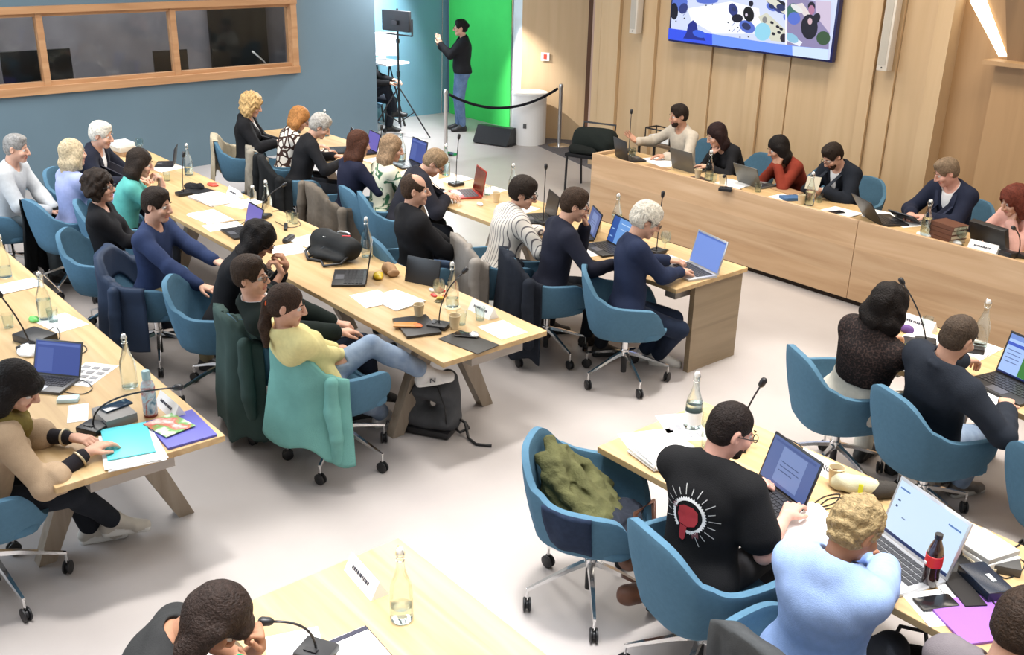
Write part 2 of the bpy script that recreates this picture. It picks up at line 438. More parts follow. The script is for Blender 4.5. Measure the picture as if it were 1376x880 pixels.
        for i, K in enumerate(kb):
            L = (.042, .046, .043, .034)[i]*hs_; ang = 0; p = K
            sp = tside*(.10-.07*i)
            for j, f in enumerate((1., .68, .55)):
                cj = curl[j]
                if typ == 'point' and i == 0: cj = 5
                ang += math.radians(cj+(i*2))
                v = unit((d+sp*(1 if j == 0 else .5))*math.cos(ang)+n*math.sin(ang)); e = p+v*L*f
                r = (.0098, .0090, .0082)[j]*hs_; F.cone(p, e, r, r*.92, 0, .004); p = e
        b = w+d*.022+tside*.022*hs_; tv = unit(d*.75+tside*.75+n*.35); e1 = b+tv*.042*hs_
        tv2 = unit(d*.95+tside*.25+n*.4); e2 = e1+tv2*.032*hs_; tv3 = unit(d+n*.5); e3 = e2+tv3*.026*hs_
        F.cone(b, e1, .016*hs_, .0115*hs_, 0, .012); F.cone(e1, e2, .0112*hs_, .010*hs_, 0, .004); F.cone(e2, e3, .010*hs_, .0085*hs_, 0, .004)
    def hd(v): return hc+Rh @ (V3(*v)*hs)
    sk, lp = skin_mats(g('skin', 'fair'))
    # ---- the body: one continuous figure
    F = Field(); torso(F, -.006); neck(F, -.002, up=.5)
    for q in (-1, 1): arm(F, q, -.003); leg(F, q, -.004); foot(F, q, -.004)
    parts = [F.mesh(max(H, .010))]
    F = Field(); neck(F, 0)
    F.ell(hd((0, -.014, .036)), V3(.076, .094, .088)*hs, Rh, 0, .03)
    F.ell(hd((0, .028, -.030)), V3(.058, .064, .078)*hs, Rh, 0, .03)
    F.ell(hd((0, .004, -.045)), V3(.060, .055, .05)*hs, Rh, 0, .03)
    F.cone(hd((-.012, .068, -.088)), hd((.012, .068, -.088)), .021*hs, None, 0, .02)
    for q in (-1, 1):
        F.ell(hd((q*.030, .100, .012)), V3(.020, .016, .014)*hs, Rh, 0, .014, 's')
        F.ell(hd((q*.044, .068, -.022)), V3(.022, .02, .02)*hs, Rh, 0, .02)
        F.ell(hd((q*.029, .0775, .010)), V3(.0125, .012, .0075)*hs, Rh, 2, .003)
        F.ell(hd((q*.028, .0865, .010)), V3(.0065, .006, .0070)*hs, Rh, 3, .002)
        F.cone(hd((q*.016, .0955, .037)), hd((q*.034, .0925, .041)), .0035*hs, .0035*hs, 4, .004).cone(hd((q*.034, .0925, .041)), hd((q*.048, .080, .036)), .0035*hs, .0025*hs, 4, .004)
        F.ell(hd((q*.077, -.010, .002)), V3(.012, .020, .033)*hs, Rh @ Rz(-q*.35), 0, .008)
        F.ell(hd((q*.086, -.002, .004)), V3(.006, .009, .018)*hs, Rh, 0, .004, 's')
        F.ell(hd((q*.013, .100, -.026)), V3(.009, .010, .008)*hs, Rh, 0, .008)
    F.cone(hd((0, .094, .022)), hd((0, .113, -.020)), .008*hs, .0125*hs, 0, .012)
    F.cone(hd((-.017, .088, -.053)), hd((.017, .088, -.053)), .0055*hs, None, 1, .004)
    F.cone(hd((-.019, .087, -.062)), hd((.019, .087, -.062)), .0065*hs, None, 1, .004)
    hv = max(.0045, H*.45); parts.append(F.mesh(hv))
    for q in (-1, 1):
        F = Field(); hand(F, q); parts.append(F.mesh(max(.005, H*.45)))
    hairc = g('hairc', (.05, .03, .02))
    if max(hairc) < .12: hairc = tuple(x*.62 for x in hairc)
    hm = mat('hair_%d_%d_%d' % tuple(int(x*999) for x in hairc), hairc, rough=.6, vary=.35, vscale=60, bump=.8, bscale=120)
    brow = mat('brow_%d_%d_%d' % tuple(int(x*999) for x in hairc), tuple(x*.6 for x in hairc), rough=.8)
    me = np_mesh('person_body', parts)
    link('body', me, root, [sk, lp, mat('eye_white', (.55, .50, .46), rough=.25), mat('iris', (.05, .03, .02), rough=.2), brow])
    # ---- hair
    st = g('hair', 'short')
    if st != 'none':
        F = Field(); t = .010
        nz = g('hnoise', .0016); nf = 95
        cran = (0, -.016, .040)
        def cap(t, cut=1.0, face=(0, .115, -.030), fr=(.070, .062, .082)):
            F.ell(hd(cran), V3(.076+t, .094+t, .088+t)*hs, Rh, 0, .02)
            F.ell(hd((0, -.035, -.01)), V3(.072+t*.6, .066+t, .068)*hs, Rh, 0, .02)
        if st == 'short':
            cap(g('ht', .012)); F.ell(hd((0, .025, .105)), V3(.055, .05, .025)*hs, Rh, 0, .03)
            F.ell(hd((0, .120, -.010)), V3(.072, .078, .088)*hs, Rh, 0, .006, 's')
            for q in (-1, 1): F.ell(hd((q*.085, .012, -.02)), V3(.03, .03, .042)*hs, Rh, 0, .006, 's')
            F.ell(hd((0, -.03, -.115)), V3(.12, .10, .055)*hs, Rh, 0, .006, 's')
        elif st == 'fringe':   # balding: hair at the sides and back only
            cap(.008)
            F.ell(hd((0, .05, .105)), V3(.075, .105, .07)*hs, Rh @ Rx(.25), 0, .008, 's')
            F.ell(hd((0, .118, -.022)), V3(.085, .085, .085)*hs, Rh, 0, .006, 's')
            for q in (-1, 1): F.ell(hd((q*.085, .012, -.02)), V3(.03, .03, .042)*hs, Rh, 0, .006, 's')
            F.ell(hd((0, -.03, -.115)), V3(.12, .10, .055)*hs, Rh, 0, .006, 's')
        elif st == 'buzz':
            cap(.004)
            F.ell(hd((0, .118, -.018)), V3(.080, .085, .085)*hs, Rh, 0, .006, 's')
            for q in (-1, 1): F.ell(hd((q*.085, .012, -.02)), V3(.03, .03, .042)*hs, Rh, 0, .006, 's')
            F.ell(hd((0, -.03, -.115)), V3(.12, .10, .055)*hs, Rh, 0, .006, 's')
        elif st in ('long', 'bob', 'wavy', 'curly', 'pony', 'mop'):
            vt = g('ht') or {'long': .016, 'bob': .02, 'wavy': .024, 'curly': .035, 'pony': .008, 'mop': .03}[st]
            cap(vt)
            L = g('hlen', {'long': .26, 'bob': .12, 'wavy': .20, 'curly': .10, 'pony': 0, 'mop': .02}[st])
            if L:
                dn = V3(0, -.25, -1)*.6+(R2 @ V3(0, -.2, -1))*.4; dn = unit(dn)
                for q in (-1, -.5, 0, .5, 1):
                    a = hd((q*.068, -.055+.045*abs(q), -.01)); b = a+dn*L*hs*(1-.12*abs(q))+V3(q*.015, -.01, 0)
                    F.cone(a, (a+b)/2+(R2 @ V3(q*.01, -.012, 0)), .038+vt*.5, .036+vt*.35, 0, .03); F.cone((a+b)/2+(R2 @ V3(q*.01, -.012, 0)), b, .036+vt*.35, .018+vt*.4, 0, .03)
                for q in (-1, 1):
                    a = hd((q*.080, .01, .03)); b = hd((q*.084, .005, -.06-L*.35)); F.cone(a, b, .022+vt*.4, .020+vt*.4, 0, .025)
            if st == 'pony':
                a = hd((0, -.112, -.005)); b = a+unit(V3(0, -.18, -1))*.14; c = b+V3(0, -.0, -.12)
                F.cone(hd((0, -.09, .0)), a, .03, .026, 0, .02); F.cone(a, b, .028, .036, 0, .02); F.cone(b, c, .036, .018, 0, .02)
            if st == 'mop':
                for q in range(9):
                    an_ = q/9*2*PI; F.ell(hd((.06*math.cos(an_), -.02+.06*math.sin(an_), .085)), V3(.04, .04, .035)*hs, Rh, 0, .02)
            fz = .026 if st in ('wavy', 'curly', 'mop', 'bob') else .026
            F.ell(hd((0, .128, -.015)), V3(.056, .088, .092)*hs, Rh, 0, .008, 's')
            if g('bangs', False): F.ell(hd((0, .078, .058)), V3(.058, .032, .04)*hs, Rh, 0, .02)
        if g('bun', False): F.ell(hd((0, -.115, .03)), V3(.035, .03, .035)*hs, Rh, 0, .01)
        amp = {'curly': .008, 'wavy': .006, 'mop': .007}.get(st, nz); nf = {'curly': 125, 'wavy': 60, 'mop': 110}.get(st, 70)
        nf = g('hfreq', nf); amp = g('hnoise', amp); ra = Rh
        def disp(X, Y, Z):
            x = (X-hc[0]); y = (Y-hc[1]); z = (Z-hc[2])
            if st in ('curly', 'mop', 'wavy'):
                return amp*(np.sin(nf*x+2*np.sin(nf*.5*z))*np.sin(nf*y+1.7*np.sin(nf*.4*x))+np.sin(nf*.8*z+2*np.sin(nf*.6*y)))*.6
            th = np.arctan2(x, y+0*z); return amp*(np.sin(th*34+3*np.sin(14*z))*.5+.8*np.sin(60*x+2*np.sin(45*y))*np.sin(52*z+1.5*np.sin(50*x)))
        sdf_obj('hair', F, max(.0055, H*.5), [hm], root, disp)
        if st == 'pony':
            MB().tube([hd((.03*math.cos(a), -.112, .0+.03*math.sin(a))) for a in np.linspace(0, 2*PI, 14)[:-1]], .008, closed=True).build('hair_tie', mat('tie_orange', (.8, .12, .03)), root, 'all')
    if g('beard'):
        F = Field(); F.ell(hd((0, .028, -.046)), V3(.0600, .0645, .062)*hs, Rh, 0, .01); F.cone(hd((-.012, .068, -.090)), hd((.012, .068, -.090)), .0235*hs, None, 0, .02)
        F.ell(hd((0, .07, .022)), V3(.085, .09, .062)*hs, Rh, 0, .008, 's'); F.cone(hd((-.012, .097, -.057)), hd((.012, .097, -.057)), .014*hs, None, 0, .006, 's')
        F.ell(hd((0, -.05, -.03)), V3(.09, .06, .12)*hs, Rh, 0, .008, 's')
        bc = g('beard'); sdf_obj('beard', F, max(.0055, H*.5), [mat('beard_%d' % int(bc[0]*999), bc, rough=.9, bump=.8, bscale=200)], root)
    if g('glasses'):
        b = MB()
        for q in (-1, 1):
            b.tube([hd((q*.032+.022*math.cos(a), .112-abs(.022*math.cos(a)+.03)*.1, .010+.017*math.sin(a))) for a in np.linspace(0, 2*PI, 17)[:-1]], .0022, n=6, closed=True)
            b.tube([hd((q*.054, .106, .014)), hd((q*.080, .06, .014)), hd((q*.083, -.005, .012))], .0022, n=6)
        b.tube([hd((-.010, .114, .012)), hd((.010, .114, .012))], .0022, n=6)
        b.build('glasses', mat('glasses_frame', g('glasses') if not isinstance(g('glasses'), bool) else (.02, .02, .02), rough=.3), root, 'all')
    # ---- clothes
    tp = g('top', dict(c=(.02, .02, .03))); tn = tp.get('n', 'shirt'); o = tp.get('o', .012); tm = tp.get('mat') or fabric('cloth_%d_%d_%d' % tuple(int(x*999) for x in tp['c']), tp['c'])
    F = Field(); fr = tp.get('sleeve', .97)
    torso(F, o)
    for q in (-1, 1): arm(F, q, o+(.004 if not g('jacket') else -.002), 0, fr, tp.get('flare', .004))
    if tp.get('collar'):
        ring = [nb+R2 @ V3(.062*math.cos(a), .010+.066*math.sin(a), .012-.030*math.sin(a))*s for a in np.linspace(PI/2+.35, 2.5*PI-.35, 12)]
        for a, b in zip(ring, ring[1:]): F.cone(a, b, .011, None, 0, .006)
    if tp.get('scarf'):
        pass
    cutn = tp.get('neck', .072)
    F.cone(nb+R2 @ V3(0, .03, .02), nb+R2 @ V3(0, .05, .10), cutn*s, cutn*s*1.2, 0, .008, 's')
    if tp.get('v'):
        F.cone(nb+R2 @ V3(0, .09, -.01), chest+R2 @ V3(0, .14, .06-tp['v']), .05, .012, 0, .008, 's')
    hem = tp.get('hem', -.10)
    zc = Pc+Rp @ V3(0, 0, hem)
    dn = Rp @ V3(0, 0, 1)
    if not tp.get('long'):
        # hem plane, and seated tops are kept off the thighs
        clip = lambda X, Y, Z: np.minimum(np.minimum(-((X-zc[0])*dn[0]+(Y-zc[1])*dn[1]+(Z-zc[2])*dn[2]), .205*fw-np.abs(X-Pc[0])+0*Y+0*Z), .16*fw-(Y-Pc[1])+0*X+0*Z)
    else: clip = None
    bl = g('shirt_amp', .0005 if g('jacket') else .0035)
    sdf_obj(tn, F, H, [tm], root, folds(hash(label) % 1000 if False else int(sum(map(ord, label))) % 997, bl), clip)
    jk = g('jacket')
    if jk:
        F = Field(); o2 = jk.get('o', .026); torso(F, o2)
        for q in (-1, 1): arm(F, q, o2, 0, jk.get('sleeve', .92), .004)
        ring = [nb+R2 @ V3(.072*math.cos(a), .004+.078*math.sin(a), .010-.035*math.sin(a))*s for a in np.linspace(PI*.5+.55, 2.5*PI-.55, 12)]
        for a, b in zip(ring, ring[1:]): F.cone(a, b, .012, None, 0, .012)
        v = jk.get('v', .16)
        F.cone(nb+R2 @ V3(0, .035, .03), nb+R2 @ V3(0, .06, .12), .082*s, .10*s, 0, .008, 's')
        F.cone(nb+R2 @ V3(0, .10, .0), chest+R2 @ V3(0, .17, .10-v), .060, .022, 0, .008, 's')
        if jk.get('open'): F.cone(chest+R2 @ V3(0, .17, .10-v), Pc+V3(0, .19, .02), .035, .06, 0, .01, 's')
        z2 = Pc+Rp @ V3(0, 0, -.13)
        c2 = lambda X, Y, Z: np.minimum(np.minimum(-((X-z2[0])*dn[0]+(Y-z2[1])*dn[1]+(Z-z2[2])*dn[2]), .22*fw-np.abs(X)+0*Y+0*Z), .17*fw-Y+0*X+0*Z)
        jm = jk.get('mat') or fabric('jacket_%d_%d_%d' % tuple(int(x*999) for x in jk['c']), jk['c'])
        jo = sdf_obj('jacket', F, H, [jk.get('mat') or fabric('jacket_%d_%d_%d' % tuple(int(x*999) for x in jk['c']), jk['c'])], root, folds(int(sum(map(ord, label)))*3 % 991, .004), c2)
    if jk and (not g('backview')):
        bv = BVHTree.FromPolygons([v_.co.copy() for v_ in jo.data.vertices], [tuple(p_.vertices) for p_ in jo.data.polygons])
        lm = mat('lapel_%d' % int(jk['c'][2]*9999), tuple(x*1.5+.004 for x in jk['c']), rough=.85); fd = Vector(R2 @ V3(0, -1, 0))
        for q in (-1, 1):
            bm = bmesh.new(); rows = 9
            vs = []
            for i_ in range(rows):
                t_ = i_/(rows-1); y_ = .145*(1-t_)+(.02-v)*t_
                xi = .060*(1-t_)**.8+.012; wd = .040*math.sin(PI*min(1, t_*.75+.28))+.004
                row = []
                for xx in (xi, xi+wd*.5, xi+wd):
                    o_ = Vector(chest+R2 @ (V3(q*xx, .5, y_)*s)); h_ = bv.ray_cast(o_, fd)
                    row.append(bm.verts.new((h_[0] if h_[0] is not None else o_+fd*.38)-fd*.005))
                vs.append(row)
            for A_, B_ in zip(vs, vs[1:]):
                for c_ in (0, 1): bm.faces.new((A_[c_], A_[c_+1], B_[c_+1], B_[c_]))
            mel = bpy.data.meshes.new('lapel'); bm.to_mesh(mel); bm.free(); lo_ = link('lapel', mel, jo, [lm])
            md_ = lo_.modifiers.new('s', 'SOLIDIFY'); md_.thickness = .005; md_.offset = 0
    F = Field(); o = .008
    F.cone(hip[-1]+V3(0, -.02, .02), hip[1]+V3(0, -.02, .02), .098*fw+o, None, 0, .045)
    F.ell((Pc+waist)/2+V3(0, .0, -.03), (.145*fw, .100*fw, .11*s+o), R1, 0, .045)
    for q in (-1, 1): leg(F, q, o, 0, g('trl', .96), .010)
    if g('waist'): F.ell(waist+R1 @ V3(0, 0, -.02), (.138*fw+o, .108*fw+o, .17*s), R1, 0, .05); F.ell(Pc+V3(0, -.05, .05), (.17*fw, .11*fw, .12*s), None, 0, .05)
    wst = Pc+Rp @ V3(0, 0, g('waist', .10))
    c3 = lambda X, Y, Z: np.minimum(((X-wst[0])*dn[0]+(Y-wst[1])*dn[1]+(Z-wst[2])*dn[2]), .17*fw-(Y-Pc[1])+0*X+0*Z)
    pc = g('pants', (.015, .018, .025))
    pm = g('pantsm') or fabric('pants_%d_%d_%d' % tuple(int(x*999) for x in pc), pc)
    sdf_obj('trousers', F, H, [pm], root, folds(int(sum(map(ord, label)))*7 % 983, .0035), c3)
    for q in (-1, 1):
        F = Field(); foot(F, q, .006, 0)
        c = an[q]; f = FD[q]; upv = V3(0, 0, 1)
        if abs(f[2]) > .3: upv = unit(np.cross(np.cross(f, upv), f))
        sd = unit(np.cross(f, upv)); zs = c-upv*.088
        for e in (-1, 1): F.cone(zs+upv*.014-f*.04+sd*e*.012, zs+upv*.014+f*.165*s+sd*e*.014, .026, .024, 1, .004)
        cl = (lambda zs, upv: lambda X, Y, Z: -((X-zs[0])*upv[0]+(Y-zs[1])*upv[1]+(Z-zs[2])*upv[2]))(zs, upv)
        sc_ = g('shoes', (.02, .02, .02)); so = g('sole', (.03, .03, .03))
        sdf_obj('shoe', F, max(.006, H*.6), [mat('shoe_%d_%d_%d' % tuple(int(x*999) for x in sc_), sc_, rough=.5, bump=.1), mat('sole_%d_%d' % (int(so[0]*999), int(so[2]*999)), so, rough=.6)], root, None, cl)
        if sc_[0] > .3:
            fx = unit(f-upv*(f@upv)) if abs(f[2]) > .3 else f
            for i_ in range(4):
                p_ = c+f*(.045+.022*i_)-upv*(.006+.012*i_)
                MB().tube([p_-sd*.020-upv*.004, p_+upv*.010, p_+sd*.020-upv*.004], .0028, 6).build('lace', mat('lace_dark', g('lacec', (.25, .24, .22)), rough=.8), root, 'all')
            MB().tube([tuple(c+upv*.012+sd*.040*math.cos(a_)*1.0+f*.042*math.sin(a_)-f*.004) for a_ in np.linspace(0, 2*PI, 15)[:-1]], .007, 8, closed=True).build('shoe_collar', mat('shoe_collar', (.05, .05, .055), rough=.8), root, 'all')
    return root, dict(hc=hc, nb=nb, chest=chest, waist=waist, R2=R2, R1=R1, Rh=Rh, hs=hs, sh=sh, el=el, wr=wr, kn=kn, an=an, hd=hd, loc=loc)
def Rfrom(d):
    d = unit(d); a = V3(1, 0, 0) if abs(d[0]) < .9 else V3(0, 1, 0); x = unit(np.cross(a, d)); y = np.cross(d, x)
    return np.stack([x, y, d], 1)
# ------------------------------------------------------------------ the tub chair
_RIM = []
def rim_h(p):        # p = angle from the back, 0..180 degrees
    K = [(0, .875), (14, .87), (26, .84), (38, .78), (50, .72), (64, .688), (80, .675), (95, .67), (112, .665), (126, .64), (138, .56), (150, .47), (165, .455), (180, .452)]
    if not _RIM:
        xs = np.arange(-40, 221); v = np.interp(np.abs(np.where(xs > 180, 360-xs, xs)), [k[0] for k in K], [k[1] for k in K]); w = np.exp(-.5*(np.arange(-15, 16)/6.)**2); w /= w.sum()
        _RIM.append((xs, np.convolve(v, w, 'same')))
    return float(np.interp(p, *_RIM[0]))
def rim_xy(p, sgn, f=1.):
    a = math.radians(p); n = .72
    x = .308*math.sin(a)**n if 0 < p < 180 else 0.
    y = -.29*abs(math.cos(a))**n*(1 if p <= 90 else -.95)
    return sgn*x*f, y*f
def shell_pt(ang, s, off=0.):
    """ang -180..180 from the back; s 0..1 from the centre of the seat pan to the rim"""
    p = abs(ang); sg = 1 if ang >= 0 else -1
    X, Y = rim_xy(p, sg); h = rim_h(p)
    if p < 50: Y -= .05*(1-p/50)*0+.045*math.cos(math.radians(p)*1.2)
    fb = .74
    bx, by = X*fb, (Y*.76 if Y < 0 else Y*.90)
    if s < .35:
        t = s/.35; return Vector((bx*t, by*t, .405-.012*(1-t*t)))
    t = (s-.35)/.65; q = 1-(1-t)**1.55      # bulges outwards low down
    r = 1-math.exp(-0)*0
    x = bx+(X-bx)*q; y = by+(Y-by)*q; z = .405+(h-.405)*t
    L = math.hypot(x, y) or 1
    return Vector((x+off*x/L, y+off*y/L, z))
def chair_proto():
    root = empty('swivel_chair', (0, 0, 0))
    blue = fabric('chair_felt', (.085, .182, .268), vary=.05, vscale=40, bump=.35, bscale=420)
    chrome = mat('chrome', (.78, .78, .78), rough=.12, metal=1.)
    blk = mat('caster_black', (.012, .012, .014), rough=.45)
    b = MB(); nu, nv = 60, 15
    V = []
    for i in range(nu):
        ang = -180+360*i/nu
        V.append([b.bm.verts.new(shell_pt(ang, .06+.94*j/(nv-1))) for j in range(nv)])
    c = b.bm.verts.new(shell_pt(0, 0))
    for i in range(nu):
        A, B = V[i], V[(i+1) % nu]; b.bm.faces.new((c, A[0], B[0]))
        for j in range(nv-1): b.bm.faces.new((A[j], A[j+1], B[j+1], B[j]))
    sh = b.build('shell', blue, root, 'all')
    m = sh.modifiers.new('s', 'SOLIDIFY'); m.thickness = .034; m.offset = -.2; m.use_even_offset = True
    m = sh.modifiers.new('b', 'BEVEL'); m.width = .008; m.segments = 2; m.limit_method = 'ANGLE'; m.angle_limit = math.radians(50)
    F = Field(); F.cone((-.12, -.10, .425), (.12, -.10, .425), .10, None, 0, .05); F.cone((-.15, .14, .425), (.15, .14, .425), .10, None, 0, .05); F.cone((0, -.1, .425), (0, .16, .425), .12, None, 0, .05)
    F2 = F; cl = lambda X, Y, Z: np.maximum(Z-.462, .415-Z)+0*X
    sdf_obj('seat_cushion', F, .012, [blue], root, None, cl)
    MB().lathe([(0, .40), (.026, .40), (.026, .25), (.034, .25), (.034, .205), (.02, .20), (.02, .10), (0, .10)], 16).box((0, 0, .39), (.20, .17, .022)).build('column', chrome, root, True)
    MB().lathe([(0, .20), (.021, .20), (.021, .065), (0, .062)], 14).build('gas_lift', blk, root, True)
    for i in range(5):
        a = 2*PI*i/5+.3; M = Matrix.Rotation(a, 4, 'Z')
        lb = MB(); R_ = .335
        pts = [(.02, 0, .225), (.12, 0, .20), (R_, 0, .125)]
        pr = [(-.016, -.010), (.016, -.010), (.011, .010), (-.011, .010)]
        rings = []
        for (x, y, z), w in zip(pts, (1.2, 1., .62)):
            rings.append([lb.bm.verts.new(M @ Vector((x, p[0]*w, z+p[1]*w))) for p in pr])
        for A, B in zip(rings, rings[1:]):
            for j in range(4): lb.bm.faces.new((A[j], A[(j+1) % 4], B[(j+1) % 4], B[j]))
        lb.bm.faces.new(rings[0]); lb.bm.faces.new(rings[-1][::-1])
        lb.tube([M @ Vector((R_-.005, 0, .13)), M @ Vector((R_-.005, 0, .065))], .007, 8)
        leg = lb.build('leg', chrome, root, True)
        cb = MB(); Mc = M @ Matrix.Translation((R_-.005, 0, .036)) @ Matrix.Rotation(1.1*i, 4, 'Z') @ Matrix.Rotation(PI/2, 4, 'X')
        for dz in (-.020, .006): cb.lathe([(0, dz), (.030, dz), (.036, dz+.004), (.036, dz+.010), (.030, dz+.014), (0, dz+.014)], 18, M=Mc)
        cb.lathe([(0, -.008), (.022, -.008), (.022, .008), (0, .008)], 12, M=Mc)
        cb.build('caster', blk, leg, True)
    return root
_CH = [None]
def chair(loc, rz, label, group='blue tub chairs on chrome bases'):
    if _CH[0] is None: _CH[0] = chair_proto(); o = _CH[0]
    else: o = copy_tree(_CH[0])
    o.location = (float(loc[0]), float(loc[1]), 0); o.rotation_euler = (0, 0, rz)
    o['label'] = label; o['category'] = 'chair'; o['group'] = group
    return o
def garment(loc, rz, label, m, cat='coat', name='draped_coat', rng=(-75, 75), drop=.55, inner=.2, sleeves=True, seed=1, lining=None, thick=.012, flare=.06):
    """a coat hung over the back of the chair standing at loc"""
    rnd = random.Random(seed); ph = [rnd.uniform(0, 6) for _ in range(5)]
    a0, a1 = rng
    root = empty(name, (loc[0], loc[1], 0), rz, label, cat)
    def fn(u, v):
        ang = a0+(a1-a0)*u; p = abs(ang); h = rim_h(p)
        L = inner+drop*(1+.07*math.sin(u*9+ph[0])+.08*math.sin(u*4+ph[2])+.04*math.sin(u*23+ph[3]))+(h-.7)*.4
        d = v*L
        fold = (.5*math.sin(u*17+ph[0])+.35*math.sin(u*29+ph[1])+.3*math.sin(u*9+ph[2]))
        if d < inner:
            t = 1-(inner-d)/(h-.42)*1.0; q = shell_pt(ang, .35+.65*max(.1, t), -.028-.004*fold); q.z += .012*(1 if d > inner*.8 else 0); return q
        e = d-inner
        q = shell_pt(ang, 1., .028+.012*fold*min(1, e*8)); q.z += .022*max(0, 1-e/.04)
        tl = min(e/(h-.41), 1.)
        w = shell_pt(ang, 1-.65*min(tl, .45), 0)
        z = h-e+.02
        z = max(z, .03)
        L2 = math.hypot(w.x, w.y) or 1
        o = .030+flare*min(1, e/.6)+.022*fold*min(1, e/.25)
        return Vector((w.x+o*w.x/L2, w.y+o*w.y/L2, z if e > .015 else q.z))
    b = MB().grid(fn, 54, 36)
    o = b.build('coat_body', [m], root, 'all')
    md = o.modifiers.new('s', 'SOLIDIFY'); md.thickness = thick; md.offset = 0; m2 = o.modifiers.new('n', 'SUBSURF'); m2.levels = 0; m2.render_levels = 0
    # round the hem and shoulders slightly
    if sleeves:
        for sgn in (-1, 1):
            aa = (a0 if sgn < 0 else a1)*.72
            F = Field(); q0 = shell_pt(aa, .95, .05); q0.z = rim_h(abs(aa))-.02
            out = Vector((q0.x, q0.y, 0)).normalized()
            pts = [q0, q0+out*.015+Vector((0, 0, -.17)), q0+out*.02+Vector((.03*sgn, 0, -.33)), q0+out*.0+Vector((.035*sgn, 0, -.47))]
            for i, (A, B) in enumerate(zip(pts, pts[1:])):
                F.cone(A, B, .046-.002*i, .044-.002*i, 0, .02)
            sdf_obj('sleeve', F, .011, [m], root, folds(seed+3+sgn, .004, 16))
    return root
# ------------------------------------------------------------------ materials for the place
C = srgb
W_TABLE = wood('oak_table', (.46, .29, .13), (.57, .385, .185), (.65, .46, .25), axis=0, scale=1.1, plank=.14, paxis=1, streak=.5)
W_DESK = wood('oak_desk', (.45, .275, .145), (.56, .37, .215), (.65, .46, .29), axis=0, scale=.8, plank=.26, paxis=2, streak=.4)
W_LEG = wood('ash_grey_leg', (.22, .17, .12), (.30, .24, .18), (.36, .30, .23), axis=2, scale=1.2)
W_WALL = wood('wall_oak_pale', (.52, .36, .20), (.57, .40, .23), (.61, .44, .26), axis=2, scale=.5, rough=.55)
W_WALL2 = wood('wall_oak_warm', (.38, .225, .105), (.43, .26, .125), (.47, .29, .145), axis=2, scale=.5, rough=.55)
W_FRAME = wood('window_frame_oak', (.40, .20, .09), (.50, .27, .13), (.58, .34, .18), axis=1, scale=1.)
BLUE = mat('wall_blue', (.140, .205, .250), rough=.85, vary=.06, vscale=.8)
BLUE2 = mat('wall_light_blue', (.16, .32, .42), rough=.8, vary=.04, vscale=1.)
FLOOR = ramp_mat('floor_resin', [(.3, (.40, .365, .352)), (.7, (.435, .40, .385))], 'noise', tscale=2.5, rough=.38, bump=.01)
CARPET = ramp_mat('floor_carpet', [(.3, (.10, .095, .10)), (.7, (.16, .15, .16))], 'noise', tscale=60, rough=.95, bump=.3)
BLACK = mat('black_plastic', (.012, .012, .014), rough=.4)
DARK = mat('dark_metal', (.05, .05, .055), rough=.35, metal=.6)
GREYM = mat('grey_metal', (.30, .29, .27), rough=.4, metal=.4)
CHROME = mat('chrome', (.78, .78, .78), rough=.12, metal=1.)
SILVER = mat('laptop_silver', (.55, .56, .58), rough=.3, metal=.6)
WHITE = mat('white_plastic', (.8, .8, .79), rough=.4)
PAPER = mat('paper_white', (.86, .85, .83), rough=.8)
CARD = mat('kraft_card', (.36, .22, .12), rough=.8)
CREAM = mat('cup_cream', (.70, .58, .38), rough=.6)
INK = mat('ink', (.05, .05, .07), rough=.7)
def glassm():
    if 'clear_glass' in _mats: return _mats['clear_glass']
    m = bpy.data.materials.new('clear_glass'); m.use_nodes = True; N = m.node_tree.nodes; L = m.node_tree.links; N.clear()
    o = N.new('ShaderNodeOutputMaterial'); g = N.new('ShaderNodeBsdfGlass'); g.inputs['Roughness'].default_value = .01; g.inputs['IOR'].default_value = 1.25
    g.inputs['Color'].default_value = (.93, .97, .96, 1)
    t = N.new('ShaderNodeBsdfTransparent'); t.inputs['Color'].default_value = (.90, .94, .94, 1)
    x = N.new('ShaderNodeMixShader'); x.inputs[0].default_value = .55
    L.new(g.outputs[0], x.inputs[1]); L.new(t.outputs[0], x.inputs[2]); L.new(x.outputs[0], o.inputs[0]); _mats['clear_glass'] = m; return m
GLASS = glassm()
WATER = mat('water', (.80, .90, .92), rough=.02, trans=1.)
